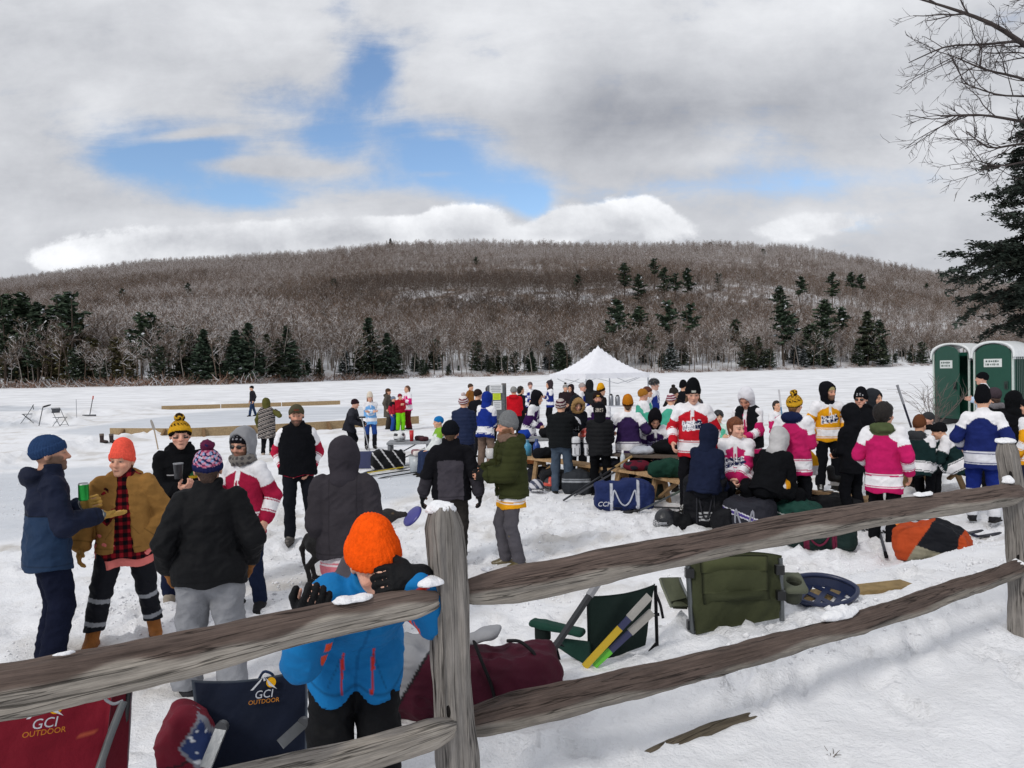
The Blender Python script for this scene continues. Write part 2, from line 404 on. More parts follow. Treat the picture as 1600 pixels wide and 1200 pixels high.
# ================================================================== ground
FT = np.array([.847, .533]); FN = np.array([-.533, .847]); FP = np.array([-.17, 2.5])     # the fence line: direction, normal away from camera, a post
def fence_d(x, y): return (x-FP[0])*FN[0]+(y-FP[1])*FN[1]
def Hbase(x, y):
    x = np.asarray(x, float); y = np.asarray(y, float)
    d = fence_d(x, y)
    h = .56*(1-sst(d, 1.0, 2.7))
    u = x/np.maximum(y, 1)
    return h+.32*sst(u, .5, .6)*sst(y, 15, 21)*(1-sst(y, 60, 90))
def ridge_pts(pp): return np.array([gnd(*q)[:2] for q in pp])
BANKS = [([(-60, 672), (40, 655), (150, 648), (250, 640), (380, 632), (520, 629)], .30, 1.0),
         ([(-80, 740), (60, 712), (150, 694), (240, 682), (340, 676), (460, 668)], .26, .6),
         ([(20, 668), (70, 660), (110, 662)], .75, .7),
         ([(640, 655), (720, 655), (800, 650)], .12, 1.0), ([(1170, 715), (1320, 700), (1440, 690)], .12, .8)]
def seg_dist(X, Y, pts):
    best = np.full(X.shape, 1e9)
    for a, b in zip(pts[:-1], pts[1:]):
        d = b-a; t = np.clip(((X-a[0])*d[0]+(Y-a[1])*d[1])/(d@d), 0, 1)
        best = np.minimum(best, np.hypot(X-a[0]-t*d[0], Y-a[1]-t*d[1]))
    return best
def in_poly(X, Y, pts):
    r = np.zeros(X.shape, bool); n = len(pts)
    for i in range(n):
        (x1, y1), (x2, y2) = pts[i], pts[(i+1) % n]
        c = ((y1 > Y) != (y2 > Y)) & (X < (x2-x1)*(Y-y1)/((y2-y1) or 1e-9)+x1); r ^= c
    return r
ICE = [[(100, 672), (190, 659), (300, 645), (420, 637), (545, 634), (640, 640), (560, 652), (430, 664), (330, 668), (200, 676), (140, 684)],
       [(-200, 735), (60, 735), (170, 728), (245, 735), (330, 740), (420, 752), (400, 790), (245, 790), (130, 815), (60, 835), (-200, 870)],
       [(-300, 668), (30, 662), (60, 668), (-300, 684)], [(545, 745), (660, 735), (700, 740), (640, 775), (560, 780)], [(-400, 640), (20, 634), (120, 640), (-400, 652)]]
SHORE = [(-900, 632), (-400, 618), (0, 607), (200, 604), (400, 600), (620, 592), (860, 586), (1050, 583), (1240, 578), (1450, 572), (1700, 568), (2200, 562)]
_su = np.array([(p-800)/FPX for p, _ in SHORE]); _sy = np.array([gnd(p, q)[1] for p, q in SHORE])
def shore_y(u): return np.interp(u, _su, _sy)

def build_ground():
    Y = [-3.0]
    while Y[-1] < 520: Y.append(Y[-1]+.0085*(Y[-1]+4.6)+(.0 if Y[-1] < 12 else .004*(Y[-1]-12)))
    Y = np.array(Y); nc = 470
    U = np.linspace(-1, 1, nc)
    XX = U[None, :]*(Y[:, None]*1.0+5.0); YY = np.repeat(Y[:, None], nc, 1)
    P = np.stack([XX.ravel(), YY.ravel(), np.zeros(XX.size)], 1)
    Z = Hbase(XX, YY)
    near = 1-sst(YY, 30, 70)
    n1 = (fbm(P, .8, 4, 3)-.5).reshape(XX.shape); n2 = (fbm(P, 4.5, 4, 9)-.5).reshape(XX.shape); n3 = (fbm(P, 15, 3, 21)-.5).reshape(XX.shape)
    ice = np.zeros(XX.shape); wob = n1*1.2
    for pl in ICE: ice = np.maximum(ice, in_poly(XX+wob*.5, YY+wob*2, ridge_pts(pl)))
    for _ in range(2):
        ice[1:-1] = (ice[:-2]+ice[1:-1]*2+ice[2:])/4; ice[:, 1:-1] = (ice[:, :-2]+ice[:, 1:-1]*2+ice[:, 2:])/4
    d = fence_d(XX, YY); tramp = sst(d, .2, 2.0)*near*(1-ice*.9)
    Z += near*(n1*.09*(1-.6*tramp)+n2*.055*tramp+n3*.040*tramp + n2*.06*(1-sst(d, .3, 1.2))+n3*.026*(1-tramp))*(1-ice*.92)
    # drifted lip along the fence
    Z += .07*np.exp(-((d-.55+n1*.5)/.35)**2)
    for pp, hh, w in BANKS:
        q = seg_dist(XX, YY, ridge_pts(pp)); Z += hh*np.exp(-(q/w)**2)*(.75+n2*1.3+n1*.5)*(1-ice*.7)
    rng = np.random.RandomState(3)
    # footprints and boot holes
    for k in range(2600):
        if k < 2150: px, py = rng.uniform(0, 1600), 640+260*rng.beta(1.6, 1.6); g = gnd(px, py); sc = 1.0
        elif k < 2330: g = np.array([rng.uniform(-1, 5), rng.uniform(.8, 5.2), 0]); sc = .8
        else: g = np.array([rng.uniform(-5, 3), rng.uniform(3.6, 8), 0]); sc = 1
        if g[1] < .3 or g[1] > 32: continue
        dd = fence_d(g[0], g[1])
        a = rng.uniform(0, math.pi); c, s_ = math.cos(a), math.sin(a); L, W, D = .15*sc, .065*sc, rng.uniform(.018, .06)*(.7 if dd < .2 else 1)
        r0, r1 = np.searchsorted(Y, [g[1]-.4, g[1]+.4])
        if r1-r0 < 2: continue
        hw = Y[r0:r1, None]+5.0; c0 = int(((g[0]-.45)/hw.min()+1)/2*(nc-1)); c1 = int(((g[0]+.45)/hw.min()+1)/2*(nc-1))+2
        c0, c1 = max(c0-3, 0), min(c1+3, nc)
        if c1-c0 < 2: continue
        x, y = XX[r0:r1, c0:c1]-g[0], YY[r0:r1, c0:c1]-g[1]; e = np.sqrt(((x*c+y*s_)/L)**2+((-x*s_+y*c)/W)**2)
        Z[r0:r1, c0:c1] += (-D*np.exp(-(e**3)) + D*.5*np.exp(-((e-1.5)/.4)**2))*(1-ice[r0:r1, c0:c1]*.9)
    Z[0] -= .0
    colr = np.empty((XX.size, 3)); sn = np.array([.86, .87, .90]); ic = np.array([.63, .66, .71])
    streak = (fbm(np.stack([P[:, 0]*.5, P[:, 1]*2.2, P[:, 2]], 1), .9, 4, 31)-.5)
    ia = np.clip(ice.ravel()*(1+streak*1.1), 0, 1)[:, None]
    fine = sst(fbm(P, 5.5, 4, 44), .50, .70)*tramp.ravel()
    dirty = (sst(fbm(P, 1.3, 5, 40), .50, .72)*tramp.ravel()*.26+fine*.10)[:, None]
    wind = (sst(YY, 25, 60).ravel()*np.clip(streak*.9+.08, -.04, .22))[:, None]
    colr[:] = sn*(1-ia)+ic*ia
    colr *= (1-dirty*np.array([.9, 1.0, 1.15]))*(1-wind)
    # turf showing through scraped snow in front of the fence
    sc_ = sst(fbm(P, 3.1, 5, 77), .665, .72)*(1-sst(d.ravel(), -.4, -.2))*.0
    nr = len(Y); i = np.arange(nr-1)[:, None]*nc+np.arange(nc-1)[None, :]; i = i.ravel()
    P[:, 2] = Z.ravel()
    o = mesh_np('snow_ground', P, np.stack([i, i+1, i+nc+1, i+nc], 1), 'snow', colr); o['kind'] = 'structure'
    global GY, GU, GZ
    GY, GU, GZ = Y, U, Z
build_ground()
def H(x, y):
    """height of the built snow under (x, y)"""
    r = np.interp(y, GY, np.arange(len(GY))); i = int(min(r, len(GY)-2)); u = x/(y+5.0); c = (u+1)/2*(len(GU)-1); j = int(min(max(c, 0), len(GU)-2))
    a, b = r-i, min(max(c-j, 0), 1)
    return float((GZ[i, j]*(1-b)+GZ[i, j+1]*b)*(1-a)+(GZ[i+1, j]*(1-b)+GZ[i+1, j+1]*b)*a)
def gpt(px, py):
    """where the photo's pixel meets the built snow"""
    z = 0.0
    for _ in range(8):
        g = gnd(px, py, z); z = .5*z+.5*H(g[0], g[1])
    g[2] = H(g[0], g[1]); return g

# ================================================================== the hill across the lake
RIDGE = [(-900, 470), (-500, 462), (-200, 450), (0, 440), (100, 427), (230, 410), (340, 405), (480, 396), (620, 382), (740, 379), (900, 382), (1050, 383), (1130, 381), (1260, 388), (1350, 405), (1450, 425), (1560, 440), (1800, 470), (2300, 500)]
_ru = np.array([(p-800)/FPX for p, _ in RIDGE]); _re = np.array([(yhor(p)-q)/FPX for p, q in RIDGE])
YR = 960.0
def hill_z(u, Y):
    u = np.asarray(u, float); Y = np.asarray(Y, float)
    ys = shore_y(u); s = np.clip((Y-ys)/(YR-ys), -.2, 1.6)
    zr = np.interp(u, _ru, _re)*YR+CAM_H-9
    sp_ = np.clip(s, 0, 1)
    z = zr*(.16*sp_+.84*sp_**1.3)
    fold = sst(u, -.42, .0)*(1-.35*sst(u, .25, .5))
    z = z+fold*(11+8*u)*np.exp(-((Y-(520+90*u))/95)**2)-fold*3*np.exp(-((Y-(690+60*u))/60)**2)*.8
    z = np.where(s > 1, zr-(s-1)*zr*.8, z)
    return np.where(s < 0, s*30-.3, z+.5*np.clip(s*60, 0, 1))
def build_hill():
    U = np.linspace(-1.25, 1.15, 260); Sg = np.concatenate([np.linspace(-.02, .12, 24), np.linspace(.13, 1.35, 110)])
    uu, ss = np.meshgrid(U, Sg); ys = shore_y(uu); Y = ys+ss*(YR-ys); X = uu*Y; Z = hill_z(uu, Y)
    P = np.stack([X.ravel(), Y.ravel(), Z.ravel()], 1)
    P[:, 2] += (fbm(P*[1, 1, 0], .02, 4, 5)-.5)*7*sst(ss.ravel(), .02, .2)
    n = fbm(P*[1, 1, 0], .06, 5, 8); lit = sst(n, .42, .60)[:, None]
    lw = lit*.45+(.25+.35*lit)*sst(ss.ravel(), .05, .3)[:, None]*(1-.35*sst(uu.ravel(), .2, .45)[:, None]); c = np.array([.80, .82, .86])*(1-lw)+np.array([.19, .14, .112])*lw
    edge = np.exp(-((ss.ravel()-.008)/.012)**2)[:, None]*(fbm(P, .15, 3, 2) > .45)[:, None]*np.clip(1-(uu.ravel()+.2)*2.5, .15, 1)[:, None]
    c = c*(1-edge*.8)+np.array([.20, .125, .08])*edge*.8
    nc = len(U); i = (np.arange(len(Sg)-1)[:, None]*nc+np.arange(nc-1)[None]).ravel()
    o = mesh_np('hillside', P, np.stack([i, i+1, i+nc+1, i+nc], 1), 'snow', c); o['kind'] = 'structure'
build_hill()

# ================================================================== trees
def ribbon(mb, pts, w, col, rng):
    pts = np.asarray(pts); d = pts[-1]-pts[0]; s = np.cross(d, rng.randn(3)); s /= np.linalg.norm(s)+1e-9
    w = np.linspace(w, w*.3, len(pts))[:, None]
    V = np.concatenate([pts+s*w/2, pts-s*w/2]); n = len(pts)
    mb.add(V, [[i, i+1, n+i+1, n+i] for i in range(n-1)], col)
def curve(p, d, L, k, rng, bend=.25, up=.1):
    pts = [np.array(p, float)]; d = np.array(d, float); d /= np.linalg.norm(d)
    for _ in range(k):
        d = d+rng.randn(3)*bend/k**.5+np.array([0, 0, up/k]); d /= np.linalg.norm(d); pts.append(pts[-1]+d*L/k)
    return np.array(pts)
def pick_dir(d, rng, ang):
    s = np.cross(d, rng.randn(3)); s /= np.linalg.norm(s)+1e-9
    return d*math.cos(ang)+s*math.sin(ang)
def bare_mesh(seed, Ht, snow_light, nl=11, ns=6, nt=4, tw=.07, brown=(.135, .105, .088), crown_from=.42):
    rng = np.random.RandomState(seed); mb = MB(); bark = np.array(brown)*.75; snow = np.array([.62, .60, .60])
    tr = curve((0, 0, -.5), (0, 0, 1), Ht*.92, 6, rng, .12, .15); r = np.linspace(.011*Ht, .003*Ht, 7)
    mb.tube(tr, r, bark if rng.rand() > .25 else np.array([.26, .235, .215]), 5, False)
    for i in range(nl):
        t = crown_from+(1-crown_from)*(i+rng.rand())/nl; q = t*6; k = min(int(q), 5); p = tr[k]+(tr[k+1]-tr[k])*(q-k)
        a = rng.uniform(0, 6.28); el = rng.uniform(.35, 1.0)
        L = Ht*.34*(1.15-t)*rng.uniform(.75, 1.2)+.08*Ht
        lb = curve(p, (math.cos(a)*math.cos(el), math.sin(a)*math.cos(el), math.sin(el)), L, 4, rng, .35, .3)
        isn = rng.rand() < snow_light*.9
        mb.tube(lb, np.linspace(.0045*Ht, .0015*Ht, 5), snow*.9 if isn else bark, 3, False)
        for j in range(ns):
            q = rng.uniform(.8, 4); k = min(int(q), 3); p = lb[k]+(lb[k+1]-lb[k])*(q-k); d = lb[k+1]-lb[k]; d /= np.linalg.norm(d)
            sb = curve(p, pick_dir(d, rng, rng.uniform(.5, 1.1)), L*rng.uniform(.3, .55), 3, rng, .4, .25)
            ribbon(mb, sb, tw*1.5, snow if rng.rand() < snow_light else np.array(brown)*rng.uniform(.8, 1.3), rng)
            for _ in range(nt):
                q = rng.uniform(.3, 3); k = min(int(q), 2); p = sb[k]+(sb[k+1]-sb[k])*(q-k); d = sb[k+1]-sb[k]; d /= np.linalg.norm(d)
                tb = curve(p, pick_dir(d, rng, rng.uniform(.4, 1.1)), L*rng.uniform(.14, .3), 2, rng, .5, .2)
                ribbon(mb, tb, tw, snow if rng.rand() < snow_light*.7 else np.array(brown)*rng.uniform(.8, 1.45), rng)
    return mb
def conifer_mesh(seed, Ht, kind, col=(.034, .052, .034), snow=.05):
    """trunk and drooping whorls of needle tufts; returns the two builders"""
    rng = np.random.RandomState(seed); tk, cr_ = MB(), MB(); col = np.array(col)
    tk.tube(curve((0, 0, -.5), (0, 0, 1), Ht*.98, 5, rng, .05, .1), np.linspace(.014*Ht, .002*Ht, 6), (.07, .055, .045), 6, False)
    if kind == 'spruce': z0, wmax, dz = .06, .19*Ht, .028
    elif kind == 'pine': z0, wmax, dz = .34, .20*Ht, .052
    elif kind == 'tallpine': z0, wmax, dz = .55, .16*Ht, .045
    else: z0, wmax, dz = .03, .30*Ht, .04      # bushy
    z = z0
    while z < .985:
        t = (z-z0)/(1-z0)
        if kind == 'spruce': R = wmax*(1-t)**.85+.15
        elif kind == 'bushy': R = wmax*math.sqrt(max(1-t**2, 0))*.8+.2
        else: R = wmax*(math.sin(min(t*2.4+.55, 3.0))*.9)*(1-t*.45)+.3
        nb = rng.randint(5, 8)
        for k in range(nb):
            if kind in ('pine', 'tallpine') and rng.rand() < .18: continue
            a = rng.uniform(0, 6.28); L = R*rng.uniform(.6, 1.15)
            el = {'spruce': -.25+.5*t, 'bushy': .1+.5*t}.get(kind, .12+.5*t)
            br = curve((0, 0, z*Ht+rng.uniform(-.02, .02)*Ht), (math.cos(a), math.sin(a), el), L, 3, rng, .15, .15 if kind != 'spruce' else .35)
            ribbon(cr_, br, .10, (.06, .05, .04), rng)
            nq = max(int(L*(9 if kind != 'bushy' else 8)), 5)
            for _ in range(nq):
                q = rng.uniform(.35, 3) if L > 1 else rng.uniform(0, 3); i = min(int(q), 2); p = br[i]+(br[i+1]-br[i])*(q-i)
                p = p+rng.randn(3)*np.array([.16, .16, .10])*(.6+L*.18)
                s = rng.uniform(.32, .72)*(Ht/20)**.5; e1 = rng.randn(3)*[1, 1, .45]; e1 /= np.linalg.norm(e1); e2 = np.cross(e1, rng.randn(3)*[.5, .5, 1]); e2 /= np.linalg.norm(e2)+1e-9
                c = col*rng.uniform(.55, 1.5) if rng.rand() > snow else np.array([.55, .57, .6])
                cr_.add(p+np.array([-e1*s-e2*s*.35, e1*s*.2-e2*s*.5, e1*s+e2*s*.1, -e1*s*.3+e2*s*.5]), [[0, 1, 2, 3]], c)
        z += dz*(1-.4*t)*rng.uniform(.8, 1.2)
    return tk, cr_

def build_forest():
    # prototypes live outside the scene's collection: only their meshes are used
    proto = []
    for k in range(7):
        snow_light = (.12, .40, .22, .55, .08, .30, .03)[k]; br = ((.165, .118, .090), (.175, .132, .108), (.142, .103, .080), (.195, .148, .120), (.138, .10, .078), (.165, .12, .095), (.094, .070, .057))[k]
        o = bare_mesh(100+k, 15, snow_light, 10, 6, 4, .085, br, .35).build('bare_tree', 'bark', None, False); COL.objects.unlink(o); proto.append(o)
    hid = bpy.data.collections.new('woodland_kinds')
    for k, o in enumerate(proto): o.name = f'woodland_tree_kind_{k}'; hid.objects.link(o)
    rng = np.random.RandomState(11); P, VI, SCL, ROT = [], [], [], []
    u = rng.uniform(-1.05, .95, 110000); w = rng.rand(110000); Y = np.sqrt(200**2+w*(1040**2-200**2)); ys = shore_y(u)
    keep = (Y > ys+22); u, Y = u[keep], Y[keep]
    vis = np.abs(u) < .72
    keep = vis | (rng.rand(len(u)) < .5); u, Y = u[keep], Y[keep]
    dens = .38+.62*np.clip((Y-300)/400, 0, 1); dens = np.where(Y < 430, 1.25, dens*.62+.1)
    keep = rng.rand(len(u)) < dens*.60; u, Y = u[keep], Y[keep]
    X = u*Y; Z = hill_z(u, Y); pn = np.stack([X, Y, Z*0], 1)
    fold = np.exp(-((Y-(500+90*u))/130)**2)*sst(u, -.45, -.1)*(1-.75*sst(u, .12, .3))
    snow_light = fbm(pn, .012, 3, 50)*.75+.25*fbm(pn, .05, 3, 60)+.14*sst(Y, 700, 900)-.5*fold+.08*(Y < 380)  # sunlight up high and cloud shadow on the fold put into tree paleness
    r = snow_light+rng.randn(len(u))*.10
    VI = np.where(r < .24, 6, np.where(r < .36, 4, np.where(r < .43, 0, np.where(r < .49, 2, np.where(r < .56, 5, np.where(r < .63, 1, 3))))))
    SCL = rng.uniform(.58, 1.02, len(u))*(1+.18*(Y < 430)); ROT = rng.uniform(0, 6.28, len(u))
    me = bpy.data.meshes.new('bare_woodland'); me.vertices.add(len(u)); me.vertices.foreach_set('co', np.stack([X, Y, Z], 1).astype(np.float32).ravel())
    a = me.attributes.new('kind_index', 'INT', 'POINT'); a.data.foreach_set('value', VI.astype(np.int32))
    a = me.attributes.new('size', 'FLOAT', 'POINT'); a.data.foreach_set('value', SCL.astype(np.float32))
    a = me.attributes.new('turn', 'FLOAT_VECTOR', 'POINT'); a.data.foreach_set('vector', np.stack([rng.randn(len(u))*.04, rng.randn(len(u))*.04, ROT], 1).astype(np.float32).ravel())
    o = bpy.data.objects.new('bare_woodland', me); COL.objects.link(o); o['kind'] = 'stuff'; o['label'] = 'leafless brown woodland covering the hill across the lake'
    ng = bpy.data.node_groups.new('woodland', 'GeometryNodeTree')
    ng.interface.new_socket('Geometry', in_out='INPUT', socket_type='NodeSocketGeometry'); ng.interface.new_socket('Geometry', in_out='OUTPUT', socket_type='NodeSocketGeometry')
    N = ng.nodes.new; Lk = ng.links.new; gi, go = N('NodeGroupInput'), N('NodeGroupOutput')
    ip = N('GeometryNodeInstanceOnPoints'); ci = N('GeometryNodeCollectionInfo'); ci.inputs['Collection'].default_value = hid; ci.inputs['Separate Children'].default_value = True; ci.inputs['Reset Children'].default_value = True
    def na(nm, ty): n = N('GeometryNodeInputNamedAttribute'); n.data_type = ty; n.inputs['Name'].default_value = nm; return n.outputs['Attribute']
    Lk(gi.outputs[0], ip.inputs['Points']); Lk(ci.outputs[0], ip.inputs['Instance']); ip.inputs['Pick Instance'].default_value = True
    Lk(na('kind_index', 'INT'), ip.inputs['Instance Index']); Lk(na('size', 'FLOAT'), ip.inputs['Scale']); Lk(na('turn', 'FLOAT_VECTOR'), ip.inputs['Rotation'])
    Lk(ip.outputs[0], go.inputs[0])
    md = o.modifiers.new('woodland', 'NODES'); md.node_group = ng
    # the front rows along the shore: one object each
    kinds = [bare_mesh(300+k, 15+k % 3, (.30, .12, .42, .2, .35, .08, .5, .16)[k], 12, 7, 4, .075, ((.16, .122, .096), (.13, .10, .082))[k % 2], (.38, .5, .3)[k % 3]).build('bare_tree', 'bark', None, False) for k in range(8)]
    n = 0
    for k in range(285):
        u = -.70+1.27*(k+rng.rand())/285; Y = shore_y(u)+2+30*rng.rand()**1.3
        if k < 8: t = kinds[k]
        else: t = kinds[rng.randint(8)].copy(); COL.objects.link(t)
        t.location = (u*Y, Y, float(hill_z(u, Y))); t.rotation_euler = (0, 0, rng.uniform(0, 6.28)); s = rng.uniform(.55, 1.15); t.scale = (s, s, s)
        tag(t, 'leafless grey brown tree standing along the far shore below the wooded hill', 'tree', 'bare trees along the far shore')
    # undergrowth at the waterline
    shrub = []
    for k in range(4):
        mb = MB(); r2 = np.random.RandomState(60+k)
        for _ in range(46):
            a = r2.uniform(0, 6.28); c = curve((r2.randn()*.5, r2.randn()*.5, -.1), (math.cos(a)*.7, math.sin(a)*.7, 1), r2.uniform(.8, 2.0), 3, r2, .5, 0)
            ribbon(mb, c, .07, np.array([.24, .15, .11])*r2.uniform(.6, 1.2) if r2.rand() > .25 else (.6, .6, .62), r2)
        shrub.append(mb.build('lakeside_shrub', 'bark', None, False))
    for k in range(150):
        u = -.70+1.3*(k+rng.rand())/150; Y = shore_y(u)+rng.uniform(0, 5)
        t = shrub[k] if k < 4 else shrub[rng.randint(4)].copy()
        if k >= 4: COL.objects.link(t)
        s = rng.uniform(.7, 1.7)*(1.1 if u < -.2 else .8); t.location = (u*Y, Y, float(hill_z(u, Y))); t.rotation_euler = (0, 0, rng.uniform(0, 6.28)); t.scale = (s*1.5, s*1.5, s)
        tag(t, 'low twiggy brown shrub at the edge of the frozen lake', 'shrub', 'shrubs along the far waterline')
build_forest()

def build_conifers():
    kinds = {}
    for k, (kd, cols) in enumerate((('spruce', (.050, .074, .050)), ('spruce', (.060, .073, .046)), ('pine', (.047, .070, .044)), ('pine', (.055, .080, .049)), ('tallpine', (.050, .075, .047)), ('bushy', (.055, .074, .048)), ('bushy', (.105, .095, .045)), ('spruce', (.05, .065, .055)))):
        a, b = conifer_mesh(500+k, 20, kd, cols, .22 if k == 7 else .04)
        kinds[k] = (a, b, kd)
    protos = {}
    def place(px, top, Ht, k, on_hill=False, label=None, group=None, depth=None, wide=1.0, name=None):
        u = (px-800)/FPX
        if depth is not None: Y = depth
        elif on_hill:
            Ys = np.arange(shore_y(u)+30, YR+20, 4.0); pz = hill_z(u, Ys)+Ht; e = (pz-CAM_H)/Ys; tgt = (yhor(px)-top)/FPX
            ok = np.where(e >= tgt)[0]; Y = float(Ys[ok[0]]) if len(ok) else YR
        else: Y = float(shore_y(u))+6+10*((px*7) % 10)/10
        z = float(hill_z(u, Y))
        if not on_hill: Ht = (yhor(px)-top)/FPX*Y+CAM_H-z
        nm = name or {'spruce': 'spruce_tree', 'bushy': 'young_conifer'}.get(kinds[k][2], 'pine_tree')
        r = empty(nm, (u*Y, Y, z), (px*1.7) % 6.28, label, 'tree', group); s = Ht/20.0; wide = wide*{'spruce': 1.75, 'bushy': 1.35}.get(kinds[k][2], 1.45); r.scale = (s*wide, s*wide, s)
        if k not in protos:
            protos[k] = (kinds[k][0].build('trunk', 'bark', r, True), kinds[k][1].build('crown', 'needles', r, False))
        else:
            for q in protos[k]: c = q.copy(); COL.objects.link(c); c.parent = r
    G1, L1 = 'dark evergreens standing along the far shore', 'dark green conifer rising among the leafless trees on the far shore'
    for px, top, k in ((10, 462, 3), (38, 460, 3), (62, 474, 2), (38, 505, 5), (98, 462, 4), (113, 458, 4), (84, 500, 6), (112, 492, 6), (145, 530, 6), (185, 528, 6), (222, 490, 3), (237, 488, 4), (250, 540, 5),
                       (297, 510, 0), (320, 514, 0), (345, 524, 1), (370, 515, 0), (390, 504, 0), (418, 522, 1), (450, 508, 0), (436, 530, 1), (285, 530, 1), (308, 545, 0), (333, 540, 0), (358, 540, 1), (404, 545, 0), (464, 540, 1), (592, 548, 0), (25, 520, 6), (60, 515, 3), (160, 560, 5), (205, 550, 6), (120, 545, 5), (478, 545, 0), (500, 560, 1), (540, 545, 7), (578, 496, 0), (606, 520, 0), (562, 530, 1), (660, 562, 5), (700, 572, 5), (775, 534, 1), (765, 560, 5), (790, 556, 5),
                       (835, 560, 5), (876, 535, 5), (965, 468, 4), (1165, 528, 5), (1200, 546, 5), (1186, 526, 1), (1225, 470, 2), (1268, 508, 5), (1285, 515, 5), (1356, 486, 1), (1340, 540, 5), (1380, 530, 0), (1425, 537, 0), (1018, 520, 4), (1460, 545, 5)):
        place(px, top, 0, k, group=G1, label=L1)
    rr = random.Random(8)
    for i in range(46):
        px = 600+860*(i+rr.random())/46; place(px, rr.uniform(530, 572)-(px-600)*.006, 0, rr.choice((5, 5, 5, 0, 1, 7)), group=G1, label=L1, depth=float(shore_y((px-800)/FPX))+rr.uniform(4, 40))
    for px, top in ((1290, 470), (1315, 480), (1240, 490), (1375, 500), (1080, 475), (1000, 480), (1045, 470), (950, 500), (1150, 500), (150, 505), (265, 505), (30, 480)): place(px, top, 0, rr.choice((2, 4, 3)), group=G1, label=L1, depth=float(shore_y((px-800)/FPX))+rr.uniform(10, 50))
    for px, top, k, lab in ((195, 452, 2, 'lone dark pine on the lower left slope of the hill'), (298, 443, 2, 'broad dark pine alone in the brown wood midway up the left slope'), (526, 436, 5, 'small dark evergreen alone in the middle of the brown hillside'),
                            (615, 368, 0, 'tiny dark spruce poking above the crest of the hill'), (748, 402, 4, 'slim dark evergreen high on the hill under the crest'), (1113, 379, 5, 'small dark round evergreen on the crest to the right of the tent'),
                            (905, 430, 2, 'dark pine on the hill above the left side of the white tent'), (1125, 428, 5, 'small dark evergreen standing apart on the slope right of the pine cluster'), (1450, 443, 4, 'faint thin evergreen on the hill beside the big hemlock'), (1195, 390, 5, 'smallest dark evergreen near the crest on the right of the hill')):
        place(px, top, 16 if k != 5 else 12, k, True, lab)
    G2, L2 = 'tall pines on the slope above the tent', 'tall dark pine in the loose cluster on the slope behind the white tent'
    for px, top, k in ((978, 412, 3), (1000, 430, 2), (1025, 405, 4), (1040, 420, 3), (1058, 428, 4), (1077, 420, 2)): place(px, top, 22, k, True, L2, G2)
    G3, L3 = 'tall pines on the slope left of the toilets', 'tall dark pine with bare lower trunk on the slope left of the green toilets'
    for px, top, k in ((1220, 448, 2), (1253, 433, 4), (1302, 427, 3), (1332, 426, 4), (1347, 429, 4)): place(px, top, 24, k, True, L3, G3)
build_conifers()

